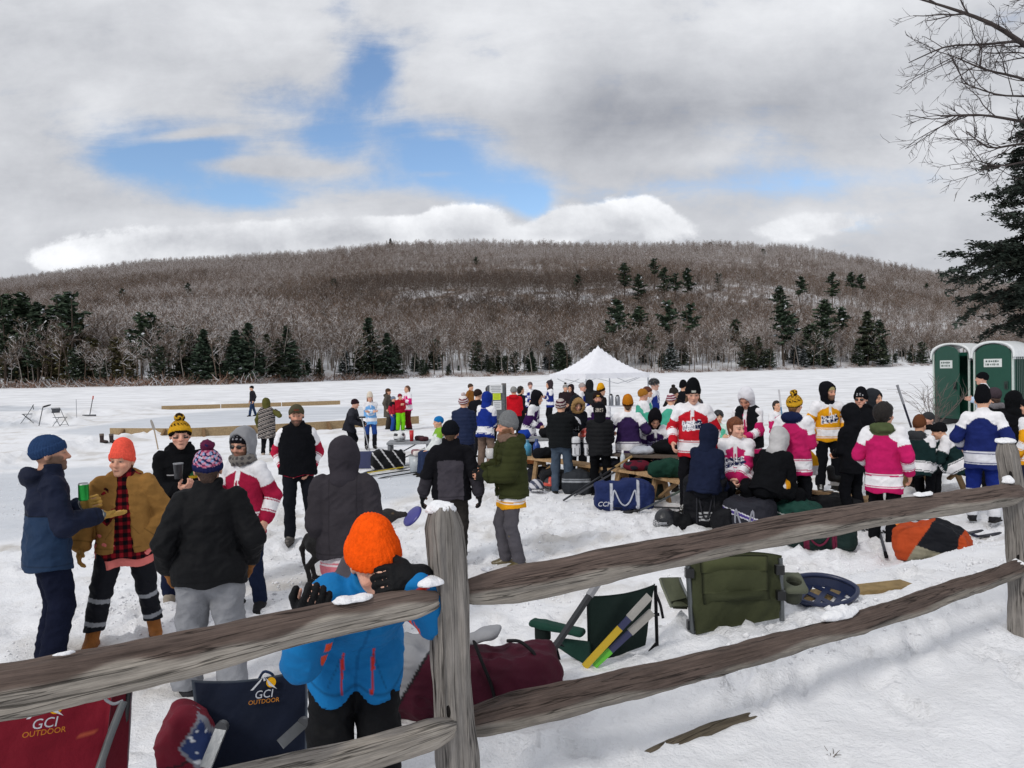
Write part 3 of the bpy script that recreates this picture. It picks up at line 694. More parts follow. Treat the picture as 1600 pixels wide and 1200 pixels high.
def build_near_trees():
    # hemlock behind the toilets: trunk just outside the frame
    Y = 27.0; b = at(1668, 560, Y); root = empty('hemlock_tree', (b[0], Y, H(b[0], Y)-.05), 0, 'big dark hemlock with feathery branches reaching out behind the green toilets', 'tree')
    rng = np.random.RandomState(5); mb = MB()
    g = root.location.z; z_of = lambda py: z_at(1600, py, Y)-g
    mb.tube(curve((0, 0, -.3), (0, 0, 1), 15.0, 6, rng, .03, .1), np.linspace(.24, .03, 7), (.075, .058, .046), 10, False); mb.build('trunk', 'bark', root, True)
    ppm = FPX/Y; hs = np.array([z_of(q) for q in (548, 530, 500, 450, 420, 395, 370, 340, 290, 250, 200, 120, 40)]); ls = np.array([90, 125, 142, 160, 175, 150, 125, 140, 138, 92, 66, 44, 12])/ppm
    V, F, C = [], [], []; n = 0; tw = MB(); base = np.array([.030, .040, .032])
    limbs = [(rng.uniform(hs.min()+.1, hs.max()-.1), rng.uniform(0, 6.28), rng.uniform(.55, 1.06)) for _ in range(215)]
    limbs += [(z_of(425), math.pi+.05, 1.22), (z_of(418), math.pi-.05, 1.2), (z_of(440), math.pi-.2, 1.1), (z_of(470), math.pi+.25, 1.0), (z_of(430), math.pi+.35, 1.05), (z_of(452), math.pi+.1, 1.12)]
    for z, a, k in limbs:
        L = np.interp(z, hs, ls)*k
        lb = curve((0, 0, z), (math.cos(a), math.sin(a), rng.uniform(-.15, .4)), L, 5, rng, .22, rng.uniform(-.35, .2)); lb[:, 2] += .10*L*np.sin(np.linspace(0, 3.1, 6)) 
        tw.tube(lb, np.linspace(.035, .008, 6), (.07, .056, .046), 4, False)
        d0 = lb[-1]-lb[0]; side = np.array([-d0[1], d0[0], 0]); side /= np.linalg.norm(side)+1e-9
        for j in range(int(11+L*10)):
            q = rng.uniform(.9, 5); i = min(int(q), 4); p = lb[i]+(lb[i+1]-lb[i])*(q-i); d = (lb[i+1]-lb[i]); d /= np.linalg.norm(d)
            sgn = rng.choice([-1, 1]); sd_ = d*.7+side*sgn*.75+rng.randn(3)*.15; sd_[2] += rng.uniform(-.45, .35); bl = rng.uniform(.35, .85)*(1.05-.11*q)
            bp = curve(p, sd_, bl, 3, rng, .15, -.35); ribbon(tw, bp, .015, (.06, .05, .04), rng)
            m_ = int(bl*34)+5; t = rng.rand(m_)*3; ii = np.minimum(t.astype(int), 2); pp = bp[ii]+(bp[ii+1]-bp[ii])*(t-ii)[:, None]+rng.randn(m_, 3)*[.075, .075, .05]
            s = rng.uniform(.05, .12, m_)[:, None]; e1 = rng.randn(m_, 3)*[1, 1, .35]; e1 /= np.linalg.norm(e1, axis=1)[:, None]; e2 = np.cross(e1, rng.randn(m_, 3)*[.4, .4, 1]); e2 /= np.linalg.norm(e2, axis=1)[:, None]+1e-9
            V.append(np.stack([pp-e1*s, pp-e2*s*.35, pp+e1*s, pp+e2*s*.35], 1).reshape(-1, 3)); F.append(n+np.arange(m_*4).reshape(-1, 4)); n += m_*4
            C.append(np.repeat(base[None]*rng.uniform(.5, 1.55, (m_, 1))*(1 if rng.rand() > .05 else 2.2), 4, 0))
    tw.build('branches', 'bark', root, True); mesh_np('crown', np.concatenate(V), np.concatenate(F), 'needles', np.concatenate(C), False, root)
    # bare hardwood whose limbs hang in from the upper right
    Y = 13.0; b = at(1800, 560, Y); gz = H(b[0], Y); root = empty('bare_tree', (b[0], Y, gz-.05), 0, 'leafless hardwood whose dark limbs reach in over the big hemlock', 'tree'); o_ = np.array([b[0], Y, gz-.05])
    rng = np.random.RandomState(21); t = MB(); bark = (.060, .050, .048)
    tr = np.array([(0, 0, -.2), (.05, 0, 2), (-.02, .05, 4), (.05, 0, 6.2), (.2, .1, 8.5), (.3, .1, 11)]); t.tube(tr, [.24, .2, .18, .15, .11, .05], bark, 10, False); t.build('trunk', 'bark', root, True)
    c = MB(); twb = (.066, .055, .054)
    def grow(p, d, L, r, lv, up):
        pts = curve(p, d, L, 5, rng, .28, up); c.tube(pts, np.linspace(r, r*.45, 6), twb, 5 if lv < 2 else 3, False)
        if lv >= 4: return
        for j in range((9, 6, 4, 3)[lv] if lv < 4 else 0):
            q = rng.uniform(1.0, 5); i = min(int(q), 4); pp = pts[i]+(pts[i+1]-pts[i])*(q-i); dd = pts[i+1]-pts[i]; dd /= np.linalg.norm(dd)
            nd = pick_dir(dd, rng, rng.uniform(.45, .95)); nd[1] *= .7
            grow(pp, nd, L*rng.uniform(.3, .52), max(r*.5*(1-.1*q), .0042), lv+1, .12)
    for pl, r in (([(1800, 190), (1680, 120), (1600, 70), (1555, 38), (1490, 14), (1425, -5)], .062), ([(1680, 120), (1600, 62), (1540, 70), (1480, 70), (1420, 98)], .034), ([(1800, 270), (1690, 210), (1600, 190), (1530, 178), (1470, 182)], .045),
                  ([(1800, 240), (1680, 160), (1600, 122), (1540, 110), (1490, 88)], .04), ([(1800, 290), (1690, 240), (1600, 222), (1545, 235), (1510, 205)], .036), ([(1800, 320), (1700, 262), (1620, 248), (1560, 262), (1525, 250)], .03), ([(1800, 120), (1690, 20), (1600, -20), (1560, -60)], .05), ([(1800, 220), (1690, 165), (1610, 150), (1560, 150), (1500, 128)], .034)):
        pts = np.array([at(x, y, Y+.5*math.sin(k*1.7))-o_ for k, (x, y) in enumerate(pl)])
        q = np.linspace(0, len(pl)-1, 14); pts = np.stack([np.interp(q, np.arange(len(pl)), pts[:, a]) for a in range(3)], 1); pts[1:-1] = (pts[:-2]+pts[1:-1]*2+pts[2:])/4
        c.tube(pts, np.linspace(r, r*.22, 14), bark, 6, False)
        for j in range(12):
            q = rng.uniform(4, 13); i = min(int(q), 12); p = pts[i]+(pts[i+1]-pts[i])*(q-i); dd = pts[i+1]-pts[i]; dd /= np.linalg.norm(dd)
            nd = pick_dir(dd, rng, rng.uniform(.4, .9)); nd[1] *= .6; grow(p, nd, rng.uniform(.45, .95), max(r*.28, .008), 2, .15)
    c.build('crown', 'bark', root, True)
    # bare bush beside the toilets
    g = gpt(1462, 668); root = MB(); rng = np.random.RandomState(9)
    for k in range(16):
        a = rng.uniform(0, 6.28); p = curve((0, 0, -.05), (math.cos(a)*.75-.25, math.sin(a)*.6, 1), rng.uniform(1.0, 2.0), 5, rng, .3, 0); root.tube(p, np.linspace(.012, .004, 6), (.16, .13, .12), 4, False)
        for j in range(7):
            q = rng.uniform(1.2, 5); i = min(int(q), 4); pp = p[i]+(p[i+1]-p[i])*(q-i); d = p[i+1]-p[i]; d /= np.linalg.norm(d)
            s = curve(pp, pick_dir(d, rng, .7), rng.uniform(.2, .6), 3, rng, .3, .1); root.tube(s, np.linspace(.007, .0035, 4), (.17, .14, .13), 3, False)
    o = root.build('bare_bush', 'bark', None, True); o.location = g; tag(o, 'leafless twiggy bush on the snow beside the first green toilet', 'bush')
build_near_trees()

# ================================================================== split rail fence
def timber(name, P0, P1, prof, col_fn, parent, sag=0.0, seed=0, nseg=110, rough=.006, up=(0, 0, 1), taper0=1.0, taper1=1.0):
    """a riven rail from P0 to P1: prof = cross-section points (side, up)"""
    P0, P1 = np.asarray(P0, float), np.asarray(P1, float); d = P1-P0; L = np.linalg.norm(d); d /= L
    s = np.cross(d, up); s /= np.linalg.norm(s); w = np.cross(s, d)
    pr = np.asarray(prof, float); k = 8; q = np.arange(len(pr)*k)/k; i = q.astype(int); f = (q-i)[:, None]; ring = pr[i]*(1-f)+pr[(i+1) % len(pr)]*f
    ring = (np.roll(ring, 1, 0)+ring*2+np.roll(ring, -1, 0))/4
    n = len(ring); t = np.linspace(0, 1, nseg)
    V = []; G = []; C = []
    for a, tt in enumerate(t):
        sc = taper0*(1-tt)+taper1*tt
        if tt < .05: sc *= .55+.45*(tt/.05)**.6
        if tt > .95: sc *= .55+.45*((1-tt)/.05)**.6
        off = np.array([math.sin(tt*5+seed)*.012, -sag*4*tt*(1-tt)+math.sin(tt*7+seed*2)*.006])
        r = ring*sc+off; V.append(P0+d*L*tt+s*r[:, :1]+w*r[:, 1:])
        G.append(np.stack([np.full(n, tt*L+seed*3.1), ring[:, 0], ring[:, 1]], 1)); C.append(col_fn(ring, tt))
    V = np.concatenate(V); G = np.concatenate(G); C = np.concatenate(C)
    j = np.arange(n); F = np.concatenate([np.stack([a*n+j, a*n+(j+1) % n, (a+1)*n+(j+1) % n, (a+1)*n+j], 1) for a in range(nseg-1)])
    Nn = vnormals(V, F)
    ns = (fbm(np.stack([G[:, 0]*2.2, G[:, 1]*26, G[:, 2]*26], 1), 1, 4, seed)-.5)*rough*4+(fbm(np.stack([G[:, 0]*6, G[:, 1]*90, G[:, 2]*90], 1), 1, 3, seed+9)-.5)*rough*2.2
    V = V+Nn*ns[:, None]
    caps = []
    for base, fl in ((0, 1), ((nseg-1)*n, 0)):
        c = V[base:base+n].mean(0); V = np.concatenate([V, [c]]); G = np.concatenate([G, [G[base]+[0.3, 0, 0]]]); C = np.concatenate([C, [C[base:base+n].mean(0)*.8]]); ci = len(V)-1
        caps += [[ci, base+(k_+1) % n, base+k_] if fl else [ci, base+k_, base+(k_+1) % n] for k_ in range(n)]
    return mesh_np(name, V, [F, np.array(caps)], 'old_wood', C, True, parent, {'grain': G})
def build_fence():
    root = empty('split_rail_fence', (FP[0], FP[1], .5), 0, 'weathered grey split rail fence crossing the snow in front of everyone', 'fence'); o = np.array(root.location)
    grey = np.array([.335, .31, .285]); pale = np.array([.47, .425, .37]); dark = np.array([.165, .122, .104])
    def two(split, lo=pale, hi=dark, wob=.25):
        def f(r, t):
            k = sst(r[:, 1]-split-.012*math.sin(t*17)-.008*math.sin(t*41+1), -.008, .008)[:, None]; return lo*(1-k)+hi*k
        return f
    plain = lambda c: (lambda r, t: np.repeat(np.array(c)[None], len(r), 0))
    rail = lambda w, h, t_: [(-w*.5, -h*.5), (w*.42, -h*.55), (w*.5, t_), (w*.2, h*.5), (-w*.38, h*.46), (-w*.52, .0)]
    # 'side' runs towards the camera for rails going left to right
    A = [(at(-520, 1158, 1.52), at(682, 936, 2.43), rail(.095, .100, .010), two(.010), 0.02, 1.16, .80), (at(722, 922, 2.56), at(1592, 768, 4.38), rail(.11, .122, -.01), two(-.012, pale*.82, dark*1.1), -.012, .86, .92),
         (at(-400, 1420, 1.42), at(705, 1133, 2.46), rail(.095, .100, .02), two(.04, pale*1.0, grey*.9), .01, 1.1, .86), (at(722, 1136, 2.56), at(1602, 882, 4.40), rail(.10, .082, -.012), two(-.014, pale*.62, dark*.9), .034, 1.1, .88)]
    for py, pr in ((768, rail(.10, .11, 0)), (882, rail(.10, .10, 0))): P_ = at(1603, py, 4.44); A.append((P_, P_+np.array([FT[0], FT[1], -.01])*3.3, pr, two(.0, pale*.8, dark), .01, .9, 1.0))
    for k, (p, q, pr, cf, sag, t0, t1) in enumerate(A): timber('rail', p-o, q-o, pr, cf, root, sag, k+1, 150, .007 if k != 3 else .011, (0, 0, 1), t0, t1)
    post = [(-.064, -.066), (-.03, -.071), (.025, -.071), (.032, -.058), (.038, -.072), (.064, -.06), (.068, .03), (.05, .068), (-.05, .066), (-.068, .02)]
    E_ = at(1600, 690, 4.42)+np.array([FT[0], FT[1], 0])*3.35; tops = (at(690, 793, 2.5), at(1573, 690, 4.42), at(-560, 900, 1.25), E_); bots = (at(728, 1230, 2.5), at(1601, 1015, 4.42), at(-480, 1700, 1.25), E_-[0, 0, 1.3])
    for k, (a, b) in enumerate(zip(tops, bots)):
        b = b.copy(); b[2] = min(b[2], .40)
        P = timber('post', b-o, a-o, [(x*.80, y*.85) for x, y in post], plain(grey*(.95, 1.0, 1, .9)[k]), root, 0, 7+k, 120, .010, (FT[0], FT[1], 0), 1.0, .93)
        # near-black solids on the post painting the shade inside the rail holes
        for (px, py, Yd) in (((676, 898, 2.5), (690, 1100, 2.5)) if k == 0 else ((1562, 742, 4.42), (1574, 868, 4.42)) if k == 1 else ()):
            c = at(px, py, Yd)-o-np.array([FN[0], FN[1], 0])*.060
            e = np.array([FT[0], FT[1], 0])
            solid('mortise_shade', lambda Q: ell(Q, (0, 0, 0), (.016, .012, .036)), (-.03, -.03, -.05), (.03, .03, .05), .008, 'old_wood', (.012, .010, .009), root, None, (np.stack([e, np.array([FN[0], FN[1], 0]), [0, 0, 1]], 1), c))
    def snowcap(p, rx, ry, rz, yaw, seed):
        f = lambda Q: np.maximum(ell(Q, (0, 0, 0), (rx, ry, rz))+(vnoise(Q, 30, seed)-.5)*.016+(vnoise(Q, 70, seed)-.5)*.008, -Q[:, 2]-rz*.35)
        solid('snow_patch', f, (-rx-.02, -ry-.02, -rz), (rx+.02, ry+.02, rz+.02), .006, 'snow', (.88, .89, .92), root, None, (rotz(yaw), p-o))
    ya = math.atan2(FT[1], FT[0])
    def on_rail(k, px, up=.055):
        P, Q = A[k][0], A[k][1]; t = np.linspace(0, 1, 400)[:, None]; L_ = P+(Q-P)*t; q = L_-[0, 0, CAM_H]
        x = 800+FPX*(q@CR)/(q@CF); i = int(np.argmin(np.abs(x-px))); sag = A[k][4]; return L_[i]+[0, 0, up-sag*4*t[i, 0]*(1-t[i, 0])]
    snowcap(at(690, 796, 2.5), .050, .045, .026, ya, 1); snowcap(at(1571, 690, 4.42), .06, .05, .02, ya, 2)
    snowcap(at(672, 912, 2.42)+[0, 0, .003], .05, .03, .022, ya, 3); snowcap(on_rail(0, 553), .06, .025, .012, ya, 4)
    snowcap(on_rail(3, 1313, .05), .13, .04, .034, ya, 5); snowcap(on_rail(1, 1443, .06), .07, .03, .012, ya, 6); snowcap(at(1575, 752, 4.33), .03, .03, .03, ya, 7)
    snowcap(at(700, 1100, 2.47), .02, .02, .035, ya, 8); snowcap(on_rail(0, 100), .028, .012, .006, ya, 9); snowcap(on_rail(1, 758), .02, .02, .01, ya, 10); snowcap(at(1590, 880, 4.36), .03, .03, .025, ya, 11)
build_fence()
def build_crumbs():
    rng = np.random.RandomState(77); n = 5200; base = np.array([[1, 0, 0], [-1, 0, 0], [0, 1, 0], [0, -1, 0], [0, 0, 1], [0, 0, -1]], float); f0 = np.array([[0, 2, 4], [2, 1, 4], [1, 3, 4], [3, 0, 4], [2, 0, 5], [1, 2, 5], [3, 1, 5], [0, 3, 5]])
    V, F = [], []; k = 0; cl = [(rng.uniform(0, 1600), 700+330*rng.beta(1.2, 1.8)) for _ in range(170)]
    while k < n:
        c = cl[rng.randint(len(cl))]; px, py = c[0]+rng.randn()*45, c[1]+rng.randn()*14
        if py < 690: continue
        g = gpt(px, py); d = fence_d(g[0], g[1])
        if g[1] > 16 or (d < .3 and rng.rand() < .93): continue
        s_ = rng.uniform(.006, .018)*(1 if rng.rand() < .93 else 1.7); q = base*rng.uniform(.6, 1.3, (6, 1))*s_*[1, 1, .75]; a = rng.uniform(0, 6.28); V.append(q@rotz(a).T+g+[0, 0, s_*.25]); F.append(f0+6*k); k += 1
    o = mesh_np('snow_crumbs', np.concatenate(V), np.concatenate(F), 'snow', (.85, .86, .89), True); o['kind'] = 'stuff'; o['label'] = 'crumbs of broken snow scattered over the trampled ground'
build_crumbs()
def build_log():
    a, b = gnd(950, 1215, .53), gnd(1205, 1122, .53)
    f = timber('fallen_rail', a, b, [(-.022, -.03), (.022, -.03), (.024, .008), (.0, .022), (-.024, .008)], lambda r, t: np.repeat(np.array([[.17, .14, .10]]), len(r), 0), None, 0, 33, 80, .01)
    f.location.z = .030; tag(f, 'dark old rail half buried in the snow in front of the fence', 'log')
    rng = np.random.RandomState(4)
    for k, (px, py, lab) in enumerate(((1300, 1180, 'small dry weed twig poking from the snow at the bottom edge'),)):
        mb = MB(); g = gpt(px, py)
        for j in range(7):
            a = rng.uniform(0, 6.28); mb.tube(curve((0, 0, -.01), (math.cos(a), math.sin(a), .5), rng.uniform(.02, .065), 3, rng, .4, .1), np.linspace(.0022, .001, 4), (.11, .09, .07), 4, False)
        o = mb.build('dry_twig', 'bark', None, True); o.location = g; tag(o, lab, 'twig')
build_log()
# ================================================================== people
def ik(a, t, l1, l2, pole):
    a, t, pole = (np.asarray(q, float) for q in (a, t, pole)); v = t-a; d = np.linalg.norm(v); n = v/(d+1e-9); d = min(d, (l1+l2)*.997)
    x = (l1*l1-l2*l2+d*d)/(2*d); hgt = math.sqrt(max(l1*l1-x*x, 0)); p = pole-n*(pole@n); p /= np.linalg.norm(p)+1e-9
    return a+n*x+p*hgt, a+n*d
def unit(v): v = np.asarray(v, float); return v/(np.linalg.norm(v)+1e-9)
ARMS = {'down': (.265, -.05, -.085), 'relax': (.26, -.12, -.06), 'pocket': (.178, -.085, -.025), 'back': (.22, .10, -.05), 'cup': (.13, -.30, .20), 'cross': (-.06, -.23, .19), 'front': (.07, -.27, .05), 'lap': (.06, -.30, -.02), 'chest': (.05, -.25, .26), 'reach': (.20, -.45, .25), 'hips': (.23, .0, .02), 'drink': (.06, -.24, .42)}
class Skel:
    def __init__(s, o):
        s.o = o; sit = o.get('sit'); s.sit = sit is not None
        s.P = np.array([0, o.get('py', 0.0), (sit+.10) if s.sit else .95-o.get('crouch', 0.0)])
        s.Rt = rotz(o.get('twist', 0))@rotx(o.get('lean', .03))@roty(o.get('side', 0))
        T = lambda v: s.P+s.Rt@np.asarray(v, float)
        s.T = T; s.neck = T((0, .01, .485))
        s.Rh = rotz(o.get('twist', 0))@rotx(o.get('lean', .03)*.6)@rotz(o.get('hyaw', 0))@rotx(o.get('hpitch', .05))@roty(o.get('htilt', 0))
        s.hc = s.neck+s.Rt@np.array([0, -.012, .045])+s.Rh@np.array([0, -.012, .095])
        s.hs = o.get('hs', 1.07)
        s.arm = {}; s.hand = {}
        for sd, key in ((1, 'l'), (-1, 'r')):
            a = o.get(key, 'down'); a = ARMS.get(a, a) if isinstance(a, str) else a
            w = np.array([a[0]*sd, a[1], a[2]], float) if isinstance(o.get(key, 'down'), str) else np.array(a, float)
            sh = T((.162*sd, .0, .402)); pole = s.Rt@np.array(o.get(key+'pole', (.55*sd, .75, -.45)))
            el, wr = ik(sh, o.get(key+'loc') if o.get(key+'loc') is not None else T(w), .285, .255, pole); s.arm[key] = (sh, el, wr)
            hd = o.get(key+'hd'); s.hand[key] = (unit(wr-el) if hd is None else unit(s.Rt@np.array(hd)), unit(s.Rt@np.array(o.get(key+'hn', (-sd, 0, 0)))))
        s.leg = {}
        for sd, key in ((1, 'l'), (-1, 'r')):
            hip = s.P+rotz(o.get('twist', 0)*.5)@np.array([.088*sd, 0, -.03])
            f = o.get('f'+key, (o.get('stance', .12)*sd, -.46+o.get('py', 0) if s.sit else 0.02))
            an = np.array([f[0], f[1], f[2] if len(f) > 2 else .085])
            kn, an = ik(hip, an, .425, .425, o.get('k'+key, (.15*sd, -1, .05))); s.leg[key] = (hip, kn, an, o.get('t'+key, .25*sd))
    def Q(s, P): return ((P-s.P)@s.Rt).astype(np.float32)
    def hq(s, P): return (((P-s.hc)@s.Rh)/s.hs).astype(np.float32)

def torso_d(Q, b, dep=.68, hem=None, flare=1.0, k=.05):
    q = Q*np.array([1, 1/dep, 1], np.float32)
    d = cap(q, (0, 0, .0), (0, 0, .2), .162*b, .155*b); d = smin(d, cap(q, (0, 0, .2), (0, 0, .29), .157*b, .166*b), k); d = smin(d, cap(q, (0, 0, .29), (0, .01, .40), .160*b, .085*b), .04)
    if hem is not None and hem < -.02: d = smin(d, cap(q, (0, 0, .06), (0, 0, hem-.02), .163*b, .178*b*flare), .05)
    d = d*.85
    d = smin(d, cap(Q, (-.105, .008, .405), (.105, .008, .405), .062*(.5+.5*b)), .07)
    d = smin(d, cap(Q, (0, .012, .42), (0, .0, .50), .075, .056), .05)
    return d
def arm_d(P, arm, r):
    return smin(cap(P, arm[0], arm[1], r[0], r[1]), cap(P, arm[1], arm[2]-unit(arm[2]-arm[1])*r[2]*.6, r[1], r[2]), .02)
def arm_t(P, arm):
    a, e, w = arm
    def seg(p, q):
        d = q-p; h = np.clip(((P-p)@d)/(d@d), 0, 1); return h, np.linalg.norm(P-p-h[:, None]*d, axis=1)
    h1, d1 = seg(a, e); h2, d2 = seg(e, w); f = d1 < d2
    return np.where(f, h1*.53, .53+h2*.47), np.minimum(d1, d2)
def hand_d(P, w, d, n, sd, curl=.35, fat=1.0, spread=1.0):
    l = np.cross(d, n); l = l/np.linalg.norm(l); n = np.cross(l, d); R = np.stack([l, d, n], 1)
    q = ((P-w)@R).astype(np.float32); th = -sd
    D = rbox(q, (0, .05, 0), (.040*fat, .048, .0165*fat), .014*fat)
    D = smin(D, cap(q, (0, -.03, 0), (0, .02, 0), .027*fat, .029*fat), .02)
    for i in range(4):
        x = (i-1.5)*.0205*fat*spread; L = (.78, .97, 1.0, .92)[i if th > 0 else 3-i] if False else (.92, 1.0, .95, .76)[i if th < 0 else 3-i]
        p = np.array([x, .094, 0]); a = 0.0
        for sl, ca in ((.043, .55), (.028, .85), (.022, .6)):
            a += ca*curl*1.6; e = p+np.array([x*.05, math.cos(a), math.sin(a)])*sl*L; D = smin(D, cap(q, p, e, .0102*fat, .0092*fat), .006); p = e
    b = np.array([th*.036*fat, .022, .004]); m_ = b+np.array([th*.026, .030, .014+.012*curl]); e = m_+np.array([th*.004, .030, .012+.02*curl]); D = smin(D, cap(q, b, m_, .0145*fat, .0125*fat), .012); D = smin(D, cap(q, m_, e, .0122*fat, .0105*fat), .006)
    return D
def head_d(q, beard=0.0):
    d = ell(q, (0, .012, .03), (.076, .096, .098)); d = smin(d, ell(q, (0, -.03, -.052), (.059, .064, .062)), .045)
    d = smin(d, ell(q, (0, -.078, -.098), (.026, .022, .018)), .03)
    d = smin(d, cap(q, (-.036, -.082, .026), (.036, -.082, .026), .014), .02)
    for s_ in (-1, 1):
        d = -smin(-d, ell(q, (s_*.031, -.100, .006), (.018, .016, .012)), .012) if True else d
        d = smin(d, ell(q, (s_*.031, -.081, .006), (.013, .011, .011)), .004)
        d = smin(d, ell(q, (s_*.046, -.062, -.028), (.022, .022, .018)), .02)
        d = smin(d, ell(q, (s_*.078, .016, -.008), (.010, .022, .032)), .008)
    d = smin(d, cap(q, (0, -.090, .012), (0, -.113, -.026), .010, .0145), .012); d = smin(d, cap(q, (-.013, -.098, -.030), (.013, -.098, -.030), .009), .010)
    d = smin(d, ell(q, (0, -.091, -.060), (.024, .011, .0065)), .008); d = smin(d, ell(q, (0, -.089, -.072), (.020, .010, .006)), .008)
    if beard: d = smin(d, ell(q, (0, -.055, -.085), (.056, .052, .05)), .03)-.002*beard
    return d
def face_col(q, skin, beard=None, brow='#3a2a20', lips=True):
    c = np.repeat(np.array(lin(skin))[None], len(q), 0)
    x, y, z = np.abs(q[:, 0]), q[:, 1], q[:, 2]; front = y < -.03
    cheek = np.exp(-(((x-.045)/.022)**2+((z+.03)/.022)**2))*front; nose = np.exp(-((x/.016)**2+((z+.022)/.018)**2))*front
    c = c*(1-(cheek*.35+nose*.3)[:, None]*np.array([-.05, .38, .40]))
    if beard:
        m_ = (sst(-z, .032, .05)*sst(-y, -.045, -.01)*(1-sst(-z, .125, .14))); m_ = np.maximum(m_, sst(x, .052, .064)*sst(-z, .0, .02)*sst(-y, -.03, 0)); m_ = m_*(1-np.exp(-((x/.020)**2+((z+.066)/.006)**2)))
        c = c*(1-m_[:, None]*.9)+np.array(lin(beard))*m_[:, None]*.9
    if lips:
        m_ = np.exp(-((x/.021)**4+((z+.066)/.0085)**2))*(y < -.07); c = c*(1-m_[:, None]*.6)+np.array([.28, .09, .08])*m_[:, None]*.6
    mo = np.exp(-((x/.022)**4+((z+.066)/.003)**2))*(y < -.07); c = c*(1-mo[:, None]*.7)
    e = np.exp(-((((x-.031)/.014)**2+((z-.006)/.0075)**2)**2))*(y < -.05); c = c*(1-e[:, None])+np.array([.16, .14, .13])*e[:, None]
    ir = np.exp(-((((x-.030)/.006)**2+((z-.006)/.0065)**2)**2))*(y < -.05); c = c*(1-ir[:, None]*.9)+np.array([.02, .017, .015])*ir[:, None]*.9
    b = np.exp(-(((x-.033)/.02)**4+((z-.030-.003*np.cos((x-.03)*60))/.0062)**2))*(y < -.05); c = c*(1-b[:, None]*.8)+np.array(lin(brow))*b[:, None]*.8
    return c

def crest(Q, C, main='#1c2348', edge='#e8e8ee', z=.20, w=.125, front=-1, kind=0):
    """a two-row lettered team crest on the chest"""
    x, zz = Q[:, 0], Q[:, 2]-z; f = Q[:, 1]*(-front) < -.02
    sl = zz-x*.12
    box = np.maximum(np.abs(x)/w, np.abs(sl)/.062); inside = f & (box < 1+.10*np.sin(x*90))
    C[inside] = lin(edge)
    col = np.floor((x/w+1)*5.5); u = (x/w+1)*5.5-col; row = sl > .012
    r0 = np.where(row, (np.abs(sl-.036) < .021), (np.abs(sl+.022) < .028)); hsh = _T[(col.astype(int)*37+row*91+kind*13) & 8191]
    v = np.where(row, (sl-.015)/.042, (sl+.05)/.056)
    bar1 = (u > .12) & (u < .40); bar2 = (u > .62) & (u < .88) & (hsh > .3); hb = (np.abs(v-.5) < .13) & (u > .12) & (u < .88) | (v > .80) & (u > .12) & (u < .85) & (hsh > .5) | (v < .2) & (u > .12) & (u < .85) & (hsh < .6)
    ink = inside & r0 & (bar1 | bar2 | hb) & (box < .98)
    C[ink] = lin(main); ext = f & (np.abs(sl+.02-(x-.06)*.2) < .016) & (x > w*.6) & (x < w*1.15); C[ext] = lin(main)
def jersey(base, yoke='#e6e6ea', band='#e8e8ec', crested=False, cmain='#1c2348', cedge='#e8e8ee', yz=.355, lace=True, kind=0, hem=None, ymax=.29, yokeback=True):
    B, Y, W = np.array(lin(base)), np.array(lin(yoke)), np.array(lin(band))
    def paint(S, V, Q, t, is_arm, g):
        C = np.repeat(B[None], len(V), 0); h = g['hem']; z = Q[:, 2]
        ax = np.abs(Q[:, 0]); thr = np.where(Q[:, 1] > 0, yz+.045-.09*sst(ax, .04, .17), yz+.05*np.exp(-(ax/.07)**2)-.03*sst(ax, .1, .17)); yk = (~is_arm) & (z > thr) | is_arm & (t < ymax); C[yk] = Y
        for a, b, cc in ((h+.085, h+.20, W), (h+.060, h+.073, W), (h+.212, h+.225, W)):
            C[(~is_arm) & (z > a) & (z < b)] = cc
        for a, b, cc in ((.64, .80, W), (.605, .622, W), (.818, .835, W)): C[is_arm & (t > a) & (t < b)] = cc
        if crested: crest(Q, C, cmain, cedge, kind=kind)
        if lace:
            f = (Q[:, 1] < -.05) & (np.abs(Q[:, 0]) < .022) & (z > .31) & (z < .43) & ~is_arm; C[f] = lin('#dcdce0')
            for s_ in (-1, 1): C[(Q[:, 1] < -.05) & (np.abs(Q[:, 0]-s_*(.014+.05*(.33-z))) < .0045) & (z > .20) & (z < .33) & ~is_arm] = lin('#f0f0f0')
        return C
    return paint
def plain(c, zip=None, yoke=None, yz=.36, logo=None):
    c = np.array(lin(c))
    def paint(S, V, Q, t, is_arm, g):
        C = np.repeat(c[None], len(V), 0)
        if yoke is not None: C[(~is_arm) & (Q[:, 2] > yz) | is_arm & (t < .25)] = lin(yoke)
        if zip: C[(Q[:, 1] < 0) & (np.abs(Q[:, 0]) < .007) & ~is_arm] = lin(zip)
        if logo: C[(Q[:, 1] < 0) & (np.abs(Q[:, 0]-.09) < .035) & (np.abs(Q[:, 2]-.30) < .012) & ~is_arm] = lin(logo)
        return C
    return paint
def wrinkles(amp, seed, kind='soft'):
    def disp(V):
        a = fbm(V*[1, 1, .75], 7, 3, seed)-.5; b = fbm(np.stack([V[:, 0]+V[:, 2]*.5, V[:, 1], V[:, 2]*1.4-V[:, 0]*.5], 1), 15, 3, seed+5)-.5
        r = 1-np.abs(2*vnoise(V*[1, 1, 1.5], 9, seed+9)-1)
        r2 = 1-np.abs(2*vnoise(np.stack([V[:, 0]*.6+V[:, 2]*.8, V[:, 1], V[:, 2]*.6-V[:, 0]*.8], 1)*[1.6, 1, .7], 13, seed+3)-1); d = amp*(a*1.9+b*1.0+(r-.6)*.8+(r2-.6)*.7)
        if kind == 'puffer': d = d*.6+.013*(np.abs(np.sin(V[:, 2]*math.pi/.075+a*1.2))**.6-.6)
        return d
    return disp
PERSON_N = [0]
